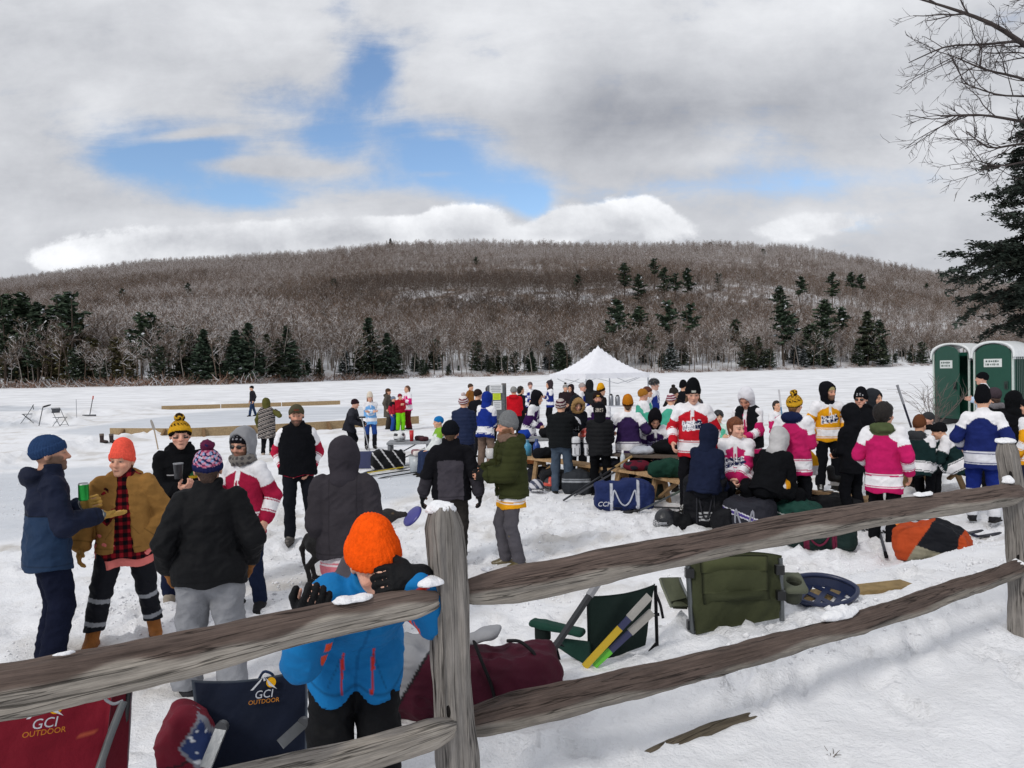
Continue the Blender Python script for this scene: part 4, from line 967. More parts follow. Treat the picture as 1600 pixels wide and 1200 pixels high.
def person(label, px, Y, h, yaw=0, group=None, pz=None, name='person', voxel=None, **o):
    """a person standing (or sitting) where the photo shows them; yaw 0 faces the camera, 90 faces right, 180 away"""
    PERSON_N[0] += 1; seed = PERSON_N[0]; rs = np.random.RandomState(seed*13)
    x = at(px, 640, Y)[0]; s = h/1.75
    if o.get('sit') is not None: o['sit'] = o['sit']/s
    skate = o.get('feet') == 'skate'
    z0 = (H(x, Y)-.03 if pz is None else pz)+(.05 if skate else 0)
    yw = math.radians(yaw)-math.atan2(x, Y)
    root = empty(name, (x, Y, z0), yw, label, 'person', group)
    for k in 'lr':
        if o.get(k+'w') is not None:
            W = at(*o[k+'w']); o[k+'loc'] = rotz(-yw)@((W-np.array([x, Y, z0]))/s)
    S = Skel(o); vox = voxel or min(max(Y/768*.85, .0068), .026); vox /= s
    vh = max(vox*.8, .006/s); hd = S.hs
    def mk(nm, f, lo, hi, hh, mat, col, disp=None, smooth=True, lab=None, parent=None):
        V, F = poly(f, lo, hi, hh)
        if len(V) == 0: return None
        c = col(V) if callable(col) else np.repeat(np.array(lin(col))[None], len(V), 0)
        if disp is not None: V = V+vnormals(V, F)*disp(V)[:, None]
        ob = mesh_np(nm, V*s, F, mat, c, smooth, parent or root)
        if lab: ob['label'] = lab
        return ob
    pts = [S.P, S.neck, S.hc]+[q for a in S.arm.values() for q in a]+[q for a in S.leg.values() for q in a[:3]]
    pts = np.array(pts); LO, HI = pts.min(0)-.25, pts.max(0)+.25
    LO[2] = max(LO[2], -.1)
    # ---- the body: one continuous surface of trunk, limbs, hands, neck and head
    bare = {k: o.get('gloves', {}).get(k) is None if isinstance(o.get('gloves'), dict) else not o.get('gloves') for k in 'lr'}
    skin = o.get('skin', '#d9a88c')
    def body(P):
        q = S.Q(P); d = torso_d(q, .86)
        for k in 'lr':
            d = smin(d, arm_d(P, S.arm[k], (.046, .038, .026)), .03); L = S.leg[k]
            d = smin(d, smin(cap(P, L[0], L[1], .075, .05), cap(P, L[1], L[2], .05, .034), .03), .03)
            d = smin(d, cap(P, L[2]-[0, -.02, .045], L[2]+rotz(L[3])@np.array([0, -.11, -.05]), .03, .024), .02)
            d = smin(d, hand_d(P, S.arm[k][2], *S.hand[k], 1 if k == 'l' else -1, o.get(k+'curl', .4)), .015)
        d = smin(d, cap(P, S.neck-S.Rt@np.array([0, 0, .03]), S.hc-S.Rh@np.array([0, -.012, .05])*hd, .056, .054), .03)
        return smin(d, head_d(S.hq(P), o.get('beardfat', 0))*hd, .02)
    def bcol(V):
        q = S.hq(V); C = np.repeat(np.array(lin(skin))[None], len(V), 0); hm = np.linalg.norm(q, axis=1) < .17
        C[hm] = face_col(q[hm], skin, o.get('beard'), o.get('brow', '#3a2a20'))
        if o.get('blackeye'):
            m_ = hm & (q[:, 1] < -.05) & (np.abs(np.abs(q[:, 0])-.042) < .02) & (np.abs(q[:, 2]+.012) < .007); C[m_] = (.02, .02, .02)
        return C
    mk('body', body, LO, HI, vh, 'skin', bcol)
    # ---- trousers
    pc = o.get('pants', '#15161a'); pb = o.get('pbulk', 1.0); ph = o.get('phem', .07)
    inner = []
    if pc:
        def pants0(P):
            q = S.Q(P)*np.array([1, 1/.75, 1], np.float32); d = cap(q, (0, 0, -.03), (0, 0, .08), .165*pb**.5, .150)*.9
            for k in 'lr':
                L = S.leg[k]; d = smin(d, smin(cap(P, L[0], L[1], .098*pb, .074*pb), cap(P, L[1], L[2]+(L[1]-L[2])*.05, .074*pb, .066*pb**1.4), .03), .035)
            return d
        def pants(P): return np.maximum(pants0(P), ph-P[:, 2])
        pfn = o.get('ppaint')
        def pcol(V):
            C = np.repeat(np.array(lin(pc))[None], len(V), 0); t = np.full(len(V), 9.0); 
            if pfn: C = pfn(S, V, C)
            return C
        lo = pts[[0]+list(range(9, 15))].min(0)-.22; hi = pts[[0]+list(range(9, 15))].max(0)+.22
        inner.append(pants0); mk('trousers', pants, lo, hi, vox, o.get('pmat', 'cloth'), pcol, wrinkles(.012*pb, seed+3))
    # ---- footwear, a mesh for each foot
    fk, fc = o.get('feet', 'boot'), o.get('fcol', '#191715')
    if fk:
        for k in 'lr':
            kn, an, ta = S.leg[k][1:]; Rf = rotz(ta); sh = unit(kn-an)
            if kn[2] < an[2]+.1: sh = np.array([0, 0, 1.0])
            hh = {'boot': .17, 'shoe': .05, 'tall': .34, 'skate': .15, 'work': .2}[fk]
            def foot(P, an=an, Rf=Rf, sh=sh):
                q = ((P-an)@Rf).astype(np.float32); qs = q*np.array([1, 1, 1], np.float32)
                d = smin(cap(qs, (0, .045, -.045), (0, -.05, -.04), .044, .047), cap(qs, (0, -.05, -.042), (0, -.135, -.052), .046, .036), .03)
                d = smin(d, cap(P, an, an+sh*hh, .054, .062 if fk != 'tall' else .066), .03); d = np.maximum(d, -.085-q[:, 2])
                d = np.maximum(d, ((P-an)@sh)-hh)
                sole = rbox(q, (0, -.045, -.078), (.047, .125, .010), .008); sole = np.minimum(sole, 9) if fk != 'skate' else sole
                d = np.minimum(d, sole)
                return d
            def fcolr(V, an=an, Rf=Rf, sh=sh):
                q = (V-an)@Rf; C = np.repeat(np.array(lin(fc))[None], len(V), 0); C[q[:, 2] < -.068] = lin(o.get('sole', '#22201e'))
                if fk == 'skate': C[q[:, 2] < -.088] = (.55, .57, .6); C[(np.abs(q[:, 0]) < .016) & (q[:, 1] < -.02) & (np.sin(q[:, 2]*200+q[:, 1]*200) > .5) & (q[:, 2] > -.05)] = (.7, .7, .7)
                if fk == 'boot' and o.get('laces'): C[(np.abs(q[:, 0]) < .02) & (q[:, 1] < -.04) & (np.sin(q[:, 2]*220) > .2)] = lin(o['laces'])
                if fk in ('work', 'boot') and o.get('cuffc'): C[((V-an)@sh) > hh-.05] = lin(o['cuffc'])
                return C
            ft_o = mk('skate' if fk == 'skate' else 'boot' if fk != 'shoe' else 'shoe', foot, np.minimum(an, an+sh*hh)-.2, np.maximum(an, an+sh*hh)+.2, max(vox*.85, .0065), 'leather' if fk != 'tall' else 'plastic', fcolr)
            if fk == 'skate' and ft_o:
                def bl(P, an=an, Rf=Rf): q = ((P-an)@Rf).astype(np.float32); return np.minimum(rbox(q, (0, -.05, -.100), (.010, .10, .020), .006), rbox(q, (0, -.05, -.124), (.005, .145, .014), .003))
                mk('blade', bl, an-.22, an+.2, max(vox*.7, .0065), 'metal', (.55, .57, .6), parent=ft_o)
    # ---- jackets, jerseys, vests: inner to outer
    for gi, g in enumerate(o.get('tops', [])):
        g = dict(g); b = g.get('bulk', 1.06); hem = g.setdefault('hem', -.14); arms = g.get('arms', True); rr = g.get('sleeve', (.070, .064, .053)); rr = tuple(q*g.get('sbulk', 1.0) for q in rr)
        tcut = g.get('tcut', 1.0)
        inn = list(inner)
        def full(P):
            q = S.Q(P); d = torso_d(q, b, g.get('dep', .72), hem, g.get('flare', 1.05))
            if arms:
                for k in 'lr': d = smin(d, arm_d(P, S.arm[k], rr), .006)
            return d
        inner.append(full)
        def top(P):
            q = S.Q(P); d = torso_d(q, b, g.get('dep', .72), hem, g.get('flare', 1.05)); near_ = d < .2
            if near_.any():
                for f_ in inn:
                    w_ = f_(P[near_])-(.026 if f_ is not inn[0] or not pc else .016+max(pb-1.1, 0)*.06)
                    if not arms: w_ = np.maximum(w_, np.minimum(d[near_], 9)-.035)
                    d[near_] = smin(d[near_], w_, .015)
            if g.get('open'):
                w = g['open']; d = np.maximum(d, -np.maximum(np.abs(q[:, 0])-w*(.55+.9*np.clip(.42-q[:, 2], 0, .6)), q[:, 1]+.03))
            if g.get('neck') is not None: d = np.maximum(d, -ell(q, (0, -.045, .52), (.075, .10, g['neck'])))
            if g.get('collar'): 
                qq = q-np.array([0, .0, .49], np.float32); d = smin(d, np.maximum(np.abs(np.hypot(qq[:, 0], qq[:, 1]*1.05)-.080)-.014, np.abs(qq[:, 2]-.02)-.045), .02)
            d = np.maximum(d, hem-q[:, 2]+.012*np.sin(q[:, 0]*23+seed)*1.0)
            if arms:
                for k in 'lr': d = smin(d, arm_d(P, S.arm[k], rr), .010)
            if g.get('hooddown'): d = smin(d, ell(q, (0, .105, .475), (.135, .075, .075)), .03); d = np.maximum(d, -ell(q, (0, .07, .55), (.09, .08, .06)))
            return d
        def tcol(V):
            q = S.Q(V); td = torso_d(q, b, g.get('dep', .72), hem); t = np.zeros(len(V)); ia = np.zeros(len(V), bool)
            if arms:
                best = np.full(len(V), 9.0)
                for k in 'lr':
                    tt, dd = arm_t(V, S.arm[k]); m_ = dd < best; t[m_] = tt[m_]; best = np.minimum(best, dd)
                ia = (best-.068 < td) & ~((t < .1) & (np.abs(q[:, 0]) < .16))
            C = g['paint'](S, V, q, t, ia, g)
            if g.get('hoodc'): m_ = (np.linalg.norm((q-np.array([0, .105, .475]))/[.16, .10, .10], axis=1) < 1.0) & (q[:, 1] > .03); C[m_] = lin(g['hoodc'])
            if g.get('name') == 'jacket':
                ln = (~ia)*np.exp(-((q[:, 2]-hem-.038)/.0045)**2); ln = np.maximum(ln, ia*np.exp(-((t-.925)/.010)**2)); ln = np.maximum(ln, (~ia)*(np.abs(np.abs(q[:, 0])-.10) < .035)*(q[:, 1] < 0)*np.exp(-((q[:, 2]-.04-(.10-np.abs(q[:, 0]))*1.5)/.005)**2)); C = C*(1-.45*ln)[:, None]
            if g.get('seam'): C = C*(1-.35*np.exp(-((np.abs(q[:, 0])-.105)/.004)**2)*(~ia))[:, None]
            return C
        ap = pts[1:9]; lo = np.minimum(ap.min(0), S.P+[-.2, -.2, hem-.1])-.2; hi = np.maximum(ap.max(0), S.P)+.2
        mk(g.get('name', 'jacket'), top, lo, hi, vox, g.get('mat', 'cloth'), tcol, (lambda V, w_=wrinkles(g.get('wr', .014), seed+20+gi*7, g.get('fold', 'soft')): w_(V)*(.25+.75*sst(S.Q(V)[:, 2]-hem, .0, .07))), lab=g.get('label'))
    # ---- gloves
    gl = o.get('gloves')
    for k in 'lr':
        gc = gl.get(k) if isinstance(gl, dict) else gl
        if not gc: continue
        sd = 1 if k == 'l' else -1; w, (d_, n_) = S.arm[k][2], S.hand[k]; fa = o.get('gfat', 1.22)
        def gcol(V, w=w, d_=d_):
            C = np.repeat(np.array(lin(gc))[None], len(V), 0)
            if o.get('gcuff'): u = (V-w)@d_; C[u < .03] = lin(o['gcuff']); C[(u < .03) & (np.sin(u*300) > 0)] = lin(o.get('gcuff2', o['gcuff']))
            return C
        def gsd(P, w=w, d_=d_, n_=n_, sd=sd, k=k):
            d = hand_d(P, w, d_, n_, sd, o.get(k+'curl', .4), fa); return smin(d, cap(P, w-d_*.05, w+d_*.01, .042, .040), .02)
        mk('glove', gsd, w-.2, w+.2, max(vox*.8, .0062), o.get('gmat', 'leather'), gcol)
    # ---- hair, hat, hood, helmet, scarf, glasses
    Hm = lambda P: S.hq(P)
    hlo, hhi = S.hc-.24*hd, S.hc+.28*hd
    if o.get('hair'):
        hl = o.get('hairlen', 0.0); hb = o.get('hairbig', 1.0)
        def hair(P):
            q = Hm(P); d = ell(q, (0, .02, .036), (.086*hb, .104*hb, .102*hb)); d = smin(d, cap(q, (0, .06, 0), (0, .065, -.06-hl), .07, .055), .04)
            if hl > .05:
                for s_ in (-1, 1): d = smin(d, cap(q, (s_*.07, .02, 0), (s_*.075, .0, -.07-hl), .03, .025), .03)
            face = np.maximum(np.maximum(q[:, 1]+.02+.25*np.maximum(q[:, 2]-.035, 0)*0, q[:, 2]-.062), np.abs(q[:, 0])-.12)
            d = d+(vnoise(q*[1, 1, .5], 42, seed)-.5)*.016
            if o.get('hat'): h_ = o['hat']; d = np.maximum(d+.010, q[:, 2]-h_.get('z', .030)+(q[:, 1]+.09)*h_.get('tilt', .42)-.012)
            return np.maximum(d, -face)*hd
        mk('hair', hair, hlo-[0, 0, hl], hhi, vh, 'hair', o['hair'])
    ht = o.get('hat')
    if ht:
        tall = ht.get('tall', 1.0); cz = ht.get('z', .030); mat = ht.get('mat', 'knit'); tilt = ht.get('tilt', .42); cb = ht.get('cuff', .055); bs = ht.get('big', 1.0)
        def hz(q): return q[:, 2]-cz+(q[:, 1]+.09)*tilt
        def hat(P):
            q = Hm(P); top_ = q.copy(); r = (.089*bs, .109*bs, (.098+.03*(tall-1))*bs); d = ell(q, (0, .014, .036+.03*(tall-1)), r)
            if tall > 1.05: d = smin(d, ell(q, (0, .022, .10+.10*(tall-1)), (.060, .072, .06)), .05)
            u = hz(q); d = np.maximum(d, -u)
            if cb: d = smin(d, np.maximum(ell(q, (0, .014, .036), (.096*bs, .116*bs, .108*bs)), np.abs(u-cb*.5)-cb*.5), .006)
            if ht.get('brim'):
                bq = q-np.array([0, -.115, .055], np.float32); d = np.minimum(d, rbox(bq@rotx(-.22).astype(np.float32), (0, -.03, 0), (.070, .055, .004), .004)+np.maximum(np.abs(q[:, 0])-.05, 0)*np.maximum(-.15-q[:, 1], 0)*8)
            return d*hd
        cols = ht.get('bands')
        def hcol(V):
            q = Hm(V); C = np.repeat(np.array(lin(ht['c']))[None], len(V), 0); u = hz(q)
            for a, b_, cc in (cols or ()): C[(u > a) & (u < b_)] = lin(cc)
            if ht.get('cuffc'): C[(u < cb) & (q[:, 2] < .14)] = lin(ht['cuffc'])
            if ht.get('knit'):
                ang = np.arctan2(q[:, 0], -q[:, 1]); a1 = np.sin(ang*13)*np.sin(u*190); C[(a1 > .15) & (u > .045) & (u < .165)] = lin(ht['knit']); C[(np.sin(ang*13+1.2)*np.cos(u*150) > .45) & (u > .06) & (u < .14)] = lin(ht.get('knit2', ht['knit']))
            if ht.get('pom'): C[np.linalg.norm((q-[0, .03, .150+.06*(tall-1)])/[.05, .05, .047], axis=1) < 1.0] = lin(ht.get('pomc', ht['c']))
            if ht.get('pom2'): m_ = (np.linalg.norm((q-[0, .03, .150+.06*(tall-1)])/[.05, .05, .047], axis=1) < 1.0) & (vnoise(q, 60, 3) > .5); C[m_] = lin(ht['pom2'])
            if ht.get('patch'): C[(np.abs(q[:, 0]) < .026) & (q[:, 1] < -.05) & (np.abs(u-.03) < .016)] = lin(ht['patch'])
            if ht.get('script'): C[(np.abs(q[:, 0]) < .05) & (q[:, 1] < -.04) & (np.abs(u-.045) < .02) & (np.sin(q[:, 0]*160)+np.sin(u*210) > .55)] = lin(ht['script'])
            return C
        def hdisp(V):
            q = Hm(V); ang = np.arctan2(q[:, 0], -q[:, 1]); return (np.cos(ang*34)*.0022 if ht.get('rib', True) and vox < .014 else 0*ang)+(vnoise(q, 25, seed)-.5)*.006
        hat_o = mk(ht.get('name', 'hat'), hat, hlo, hhi+[0, 0, .08], vh, mat, hcol, hdisp)
        if ht.get('pom'): mk('pom', lambda P: (ell(Hm(P), (0, .03, .150+.06*(tall-1)), (.045, .045, .040))+(vnoise(Hm(P), 70, seed)-.5)*.014)*hd, hlo, hhi+[0, 0, .08], vh, mat, hcol, None, parent=hat_o)
    hc_ = o.get('hood')
    if hc_:
        if isinstance(hc_, str): hc_ = {'c': hc_}
        bg = hc_.get('big', 1.0); op = hc_.get('open', 1.0)
        def hood(P):
            q = Hm(P); d = ell(q, (0, .022, .028), (.112*bg, .132*bg, .135*bg)); d = smin(d, ell(q, (0, .085, .10), (.06, .06, .055)), .05)
            d = d*hd; qt = S.Q(P); d = smin(d, np.maximum(cap(qt, (0, .02, .46), (0, .0, .56), .115, .098), -9), .05)
            d = np.maximum(d, -ell(q, (0, -.105, -.015), (.078*op, .10, .105*op))*hd)
            if hc_.get('fur'): d = smin(d, (torus(q@np.array([[1, 0, 0], [0, 0, 1], [0, 1, 0]], np.float32), .104, .036, (0, -.01, -.075))+(vnoise(q, 55, seed)-.5)*.035)*hd, .012)
            return d
        def hdc(V):
            q = Hm(V); C = np.repeat(np.array(lin(hc_['c']))[None], len(V), 0)
            if hc_.get('fur'): C[(q[:, 1] < -.032) & (np.hypot(q[:, 0], q[:, 2]+.01) > .072)] = lin(hc_['fur'])
            if hc_.get('lining'): C[np.linalg.norm((q-[0, -.105, -.015])/[.083*op, .106, .111*op], axis=1) < 1.0] = lin(hc_['lining'])
            if hc_.get('patch'): m_ = (q[:, 1] > .03) & (np.abs(q[:, 0]) < .07) & (np.abs(q[:, 2]-.005) < .028); C[m_ & (np.sin(q[:, 0]*210)+.6*np.sin(q[:, 2]*240) > .1)] = lin(hc_['patch'])
            return C
        mk('hood', hood, hlo-[.05, .05, .18], hhi+.05, vox, hc_.get('mat', 'cloth'), hdc, wrinkles(.010, seed+50))
    if o.get('scarf'):
        def scarf(P):
            q = S.Q(P)-np.array([0, -.0, .485], np.float32); q = (q@rotx(-.15)).astype(np.float32); d = np.hypot(np.hypot(q[:, 0], q[:, 1]*.95)-.082, q[:, 2]*.78)-.043
            return d+(vnoise(q, 26, seed)-.5)*.03
        sc2 = o.get('scarf2')
        def scol(V):
            C = np.repeat(np.array(lin(o['scarf']))[None], len(V), 0)
            if sc2: C[(np.sin(V[:, 0]*140)+np.sin(V[:, 2]*130) > .5)] = lin(sc2)
            return C
        mk('scarf', scarf, S.neck-.22, S.neck+.22, vox, 'knit', scol, wrinkles(.008, seed+60))
    if o.get('helmet'):
        hv = o['helmet']
        def helm(P):
            q = Hm(P); d = np.abs(ell(q, (0, .012, .045), (.105, .128, .115)))-.006; d = np.maximum(d, -.012-q[:, 2]+np.maximum(-q[:, 1]-.02, 0)*.55)
            cg = np.minimum(np.abs(q[:, 2]+.02), np.abs(q[:, 2]+.07)); return np.minimum(d, np.maximum(np.abs(np.hypot(q[:, 0], q[:, 1]*.85)-.108)-.003, np.maximum(np.minimum(cg-.003, np.abs(np.abs(q[:, 0])-.03)-.003), np.maximum(q[:, 1]+.03, np.abs(q[:, 2]+.04)-.07))))*hd if hv.get('cage') else d*hd
        mk('helmet', helm, hlo, hhi, max(vh, .006/s), 'plastic', lambda V: np.where((S.hq(V)[:, 2] < .0)[:, None], np.array([[.15, .15, .16]]), np.array(lin(hv['c']))[None]))
        if hv.get('visor'):
            def vis(P):
                q = Hm(P); return np.maximum(np.abs(np.hypot(q[:, 0], q[:, 1]*.86)-.108)-.003, np.maximum(q[:, 1]+.02, np.abs(q[:, 2]-.01)-.035))*hd
            mk('visor', vis, hlo, hhi, max(vh, .006/s), 'plastic', '#4a4f58')
    if o.get('glasses'):
        def gls(P):
            q = Hm(P); d = 9
            for s_ in (-1, 1):
                d = np.minimum(d, ell(q, (s_*.033, -.101, .003), (.026, .008, .019))); d = np.minimum(d, cap(q, (s_*.058, -.09, .008), (s_*.084, .02, .004), .005))
            return np.minimum(d, cap(q, (-.02, -.105, .006), (.02, -.105, .006), .005))*hd
        mk('glasses', gls, hlo, hhi, max(vh*.9, .0055/s), 'plastic', o['glasses'])
    for ex in o.get('extra', ()):
        ex(S, root, mk, vox, s)
    S.root, S.s, S.yw, S.z0 = root, s, yw, z0
    S.world = lambda v: np.array([x, Y, z0])+rotz(yw)@(np.asarray(v, float)*s)
    S.wdir = lambda v: rotz(yw)@np.asarray(v, float)
    return S
# ------------------------------------------------------------------ who is there
BLK, NAVY = '#16171b', '#1a2136'
J = lambda p, **k: dict(dict(name='jersey', paint=p, hem=-.20, sbulk=1.12, wr=.015), **k)
K = lambda c, **k: dict(dict(name='jacket', paint=c if callable(c) else plain(c), hem=-.10, bulk=1.12, sbulk=1.1, wr=.014), **k)
def plaid(S, V, Q, t, ia, g):
    a = (np.sin(Q[:, 0]*2*math.pi/.062) > 0); b = (np.sin(Q[:, 2]*2*math.pi/.066) > 0)
    C = np.repeat(np.array(lin('#8e1c26'))[None], len(V), 0); C[a ^ b] = lin('#4a1218'); C[a & b] = lin('#121014'); return C
def tape(S, V, C):
    for k in 'lr':
        h, kn, an, _ = S.leg[k]; d = kn-an; t = ((V-an)@d)/(d@d); m_ = (np.linalg.norm(V-an-np.clip(t, 0, 1)[:, None]*d, axis=1) < .12)
        C[m_ & ((np.abs(t-.33) < .045) | (np.abs(t-.80) < .045))] = lin('#8d9096')
    return C
def blue_two(S, V, Q, t, ia, g):
    C = np.repeat(np.array(lin('#20344f'))[None], len(V), 0); C[(~ia) & (Q[:, 2] > .20) | ia] = lin('#171e33'); C[(~ia) & (np.abs(Q[:, 2]-.20) < .004)] = lin('#0d111c'); return C
def grey_panel(S, V, Q, t, ia, g):
    C = np.repeat(np.array(lin('#434047'))[None], len(V), 0); C[(~ia) & (Q[:, 2] > .30+.02*np.cos(Q[:, 0]*9)) | (~ia) & (np.abs(Q[:, 0]) > .145)] = lin('#151519')
    C[ia] = lin('#17171b'); C[ia & (t > .56)] = lin('#3a383e'); return C
def ski(S, V, Q, t, ia, g):
    C = np.repeat(np.array(lin('#1470ae'))[None], len(V), 0); C[ia & ((np.abs(t-.36) < .035) | (np.abs(t-.47) < .035))] = lin('#f0552e'); C[(np.abs(np.abs(Q[:, 0])-.07) < .006) & (Q[:, 2] < .12) & (Q[:, 2] > -.03) & (Q[:, 1] < 0)] = lin('#c8352e')
    C[(np.abs(Q[:, 0]) < .008) & (Q[:, 1] < 0) & ~ia] = lin('#0b5f98'); C[ia & (np.abs(t-.93) < .03)] = lin('#e0452e'); return C
def bear_logo(S, V, Q, t, ia, g):
    C = np.repeat(np.array(lin('#131417'))[None], len(V), 0); f = (Q[:, 1] < 0) & ~ia
    C[f & (np.abs(Q[:, 0]-.10) < .042) & (np.abs(Q[:, 2]-.235) < .013)] = lin('#c9a72c'); C[f & (np.hypot(Q[:, 0]-.10, Q[:, 2]-.255) < .032) & (Q[:, 2] > .25)] = lin('#2c6a44')
    C[f & (np.abs(Q[:, 0]+.10) < .03) & (np.abs(Q[:, 2]-.27) < .004)] = lin('#c0c0c4'); C[f & (np.abs(Q[:, 0]) < .004) & (Q[:, 2] > .1) & (Q[:, 2] < .28)] = lin('#8c8c90'); return C
def stripes(cs, per=.12):
    def p(S, V, Q, t, ia, g):
        k = np.floor((Q[:, 2]+Q[:, 0]*.35)/per*len(cs)).astype(int) % len(cs); return np.array([lin(c) for c in cs])[k]
    return p
def socks(S, V, C):
    z = V[:, 2]; C[z < .42] = lin('#d6d8de'); C[(np.abs(z-.33) < .012) | (np.abs(z-.29) < .010)] = lin('#22358c'); return C
MAR, PNK, PUR, TEAL, ROY, GOLD, DGR = '#9c1f3e', '#b8245f', '#33234a', '#4aa68e', '#1d2c78', '#dc9a1c', '#1a2d2e'
bean = lambda c, **k: dict(dict(c=c), **k)
bruin = dict(c='#17140f', pom=True, pomc='#2a2014', pom2='#c79a2a', bands=((0, .022, '#17140f'), (.022, .075, '#d3a22a'), (.075, .10, '#17140f'), (.10, .145, '#8a6a24')), knit='#c9982a')

# --- the group at the near left
M1 = person('man in blue beanie and navy two tone jacket pointing with a tan glove', 68, 5.7, 1.80, 98, hat=bean('#2a4064', tilt=.35, cuff=.06), skin='#c89880', beard='#6b5648', hpitch=-.02, hyaw=-.12,
            tops=[K(blue_two, hem=-.19, bulk=1.2, sbulk=1.22, hooddown=True, hoodc='#161c2f', mat='nylon', collar=True)], r=(-.15, -.30, .17), rpole=(-.4, .6, -.7), l=(.02, -.22, .24), gloves='#b08a45', gcuff='#a9a9a4', gcuff2='#54606a', rhd=(.1, -1, -.05), rhn=(0, 0, 1), rcurl=.12, lhd=(-.7, -.5, .15), lhn=(0, -1, .2), lcurl=.8, pants='#161a2b', pbulk=1.14, stance=.10, fcol='#1b1b20')
M2 = person('woman in coral beanie and open tan work jacket over a red plaid shirt', 190, 6.2, 1.66, -6, hat=bean('#f4604e', tall=1.25, cuff=.05), skin='#dba68c', hyaw=-.35, hpitch=.02, hair='#8a6038', hairlen=.02,
            tops=[J(plain('#dd7a74'), hem=-.26, bulk=1.06, arms=False), dict(name='shirt', paint=plaid, hem=-.19, bulk=1.03, wr=.012, arms=False), K('#956e3c', open=.075, hem=-.13, hooddown=True, hoodc='#8f6838', bulk=1.07, sbulk=1.06, collar=False)],
            gloves={'r': '#a47c42', 'l': None}, r=(-.33, -.02, -.08), l=(.15, -.055, -.03), lpole=(1, .5, -.2), fl=(.20, .12), fr=(-.27, -.04), pants='#14161d', pbulk=1.12, ppaint=tape, pmat='nylon', feet='work', fcol='#8f5a2c', phem=.16)
M3 = person('man in black jacket and gold and black pom beanie holding a dark cup', 280, 7.4, 1.79, 4, hat=bruin, skin='#d9a58f', blackeye=True, tops=[K(bear_logo, hem=-.12, bulk=1.14, hooddown=True, hoodc='#141518', collar=True)], r=(-.02, -.28, .17), l='down', rcurl=.7, rhn=(.3, .2, 1), gloves={'r': None, 'l': BLK}, pants='#1b2136', pbulk=1.08, feet='shoe', fcol='#8d8478', sole='#b9b2a6')
M4 = person('man seen from behind in plain black jacket, grey sweatpants and patterned pom beanie', 322, 5.15, 1.71, 176, hat=bean('#20244a', pom=True, pomc='#5a2440', tilt=.3, cuff=.03, cuffc='#1c2145', knit='#c98aa0', knit2='#8fa3c8', bands=((.05, .062, '#a8486a'), (.10, .11, '#b9b9c6'), (.13, .142, '#9c3c60'))), hair='#3b2a22', skin='#c99a82',
            tops=[K('#101114', hem=-.155, bulk=1.26, sbulk=1.28, mat='nylon', collar=True, wr=.018)], l=(.27, -.08, -.06), r=(-.26, -.10, -.05), gloves='#8a5a2e', pants='#85878c', pbulk=1.32, stance=.15, feet='shoe', fcol='#26262a', fl=(.17, -.06), fr=(-.13, .10))
M5 = person('bearded man in sunglasses with grey hood and maroon and white jersey', 380, 7.1, 1.70, -32, hat=bean('#15151a', cuff=.05, z=.035, script='#8a8a90'), hood=dict(c='#8b8c90', open=1.3), scarf='#77736f', scarf2='#4c4a4c', glasses='#111114', beard='#5a3c2a', skin='#d2a08a', tops=[J(jersey(MAR), hem=-.22)], l=(.22, -.03, -.09), r='cup', pants='#1b2338', fcol='#1d1d20', gloves={'r': BLK, 'l': None})
M6 = person('bearded man in trucker cap and black vest over maroon and white jersey, hands in pockets', 463, 9.8, 1.79, 0, hat=dict(c='#4d4a3a', cuff=0, brim=True, mat='cloth', rib=False, z=.045, patch='#6b3b2e', cuffc=None, name='cap'), beard='#33241c', skin='#cf9c84', tops=[J(jersey('#a8203c', crested=False), hem=-.12), K('#121317', arms=False, hem=-.11, bulk=1.13, collar=True, name='vest')], l=(.155, -.03, -.05), r=(-.155, -.03, -.05), pants='#16181e', fcol='#4b4846', sole='#2b2a2a', laces='#6a6662', fl=(.17, .05), fr=(-.11, -.10))
M7 = person('person seen from behind in charcoal hooded jacket over a pink and white jersey hem', 535, 5.8, 1.70, 170, hood=dict(c='#37343a', big=1.02), tops=[J(jersey('#cf7480', band='#dfd6da', yoke='#cf7480'), hem=-.25, arms=False, bulk=1.02), K('#39363b', hem=-.13, bulk=1.06, sbulk=1.04, seam=True)], l=(.13, -.20, .02), r=(-.13, -.20, .02), lpole=(.3, .5, -.8), rpole=(-.3, .5, -.8), pants='#15161a', twist=.05)
M8 = person('child in bright orange beanie and blue ski jacket slumped over the top fence rail', 540, 2.84, 1.36, 8, pz=.445, hs=1.13, hat=bean('#fb5a12', cuff=.075, tall=1.32, big=1.10, tilt=.12), lean=.84, side=.09, hpitch=-.12, hyaw=.10, htilt=-.05, skin='#dfae98', tops=[K(ski, hem=-.065, bulk=1.26, sbulk=1.36, mat='nylon', hooddown=True, hoodc='#4d4a50', collar=True, wr=.015)], lw=(642, 900, 2.44), rw=(480, 955, 2.47), lpole=(.6, -.5, -.6), rpole=(-.30, -.72, -.8), lhd=(-1, -.0, -.1), lhn=(0, .3, -1), rhd=(.1, -.2, .95), rhn=(.3, 1, 0), gloves='#111215', gfat=1.5, lcurl=.5, rcurl=.6, pants='#0f1013', pbulk=1.3, pmat='nylon', fcol='#1a1a1c')
M9 = person('man seen from behind in grey and black jacket and black beanie holding a blue disc', 703, 8.4, 1.68, 176, hat=bean('#14161c', tilt=.35, cuff=.06), hair='#4a3626', skin='#cf9a84', tops=[K(grey_panel, hem=-.13, bulk=1.24, sbulk=1.15, collar=True, wr=.016)], l=(.33, -.06, -.09), r=(-.31, -.04, -.09), gloves='#131417', gfat=1.3, pants='#322f2d', pbulk=1.1, fl=(.16, .02), fr=(-.08, -.05), fcol='#4a3022', cuffc='#141414')
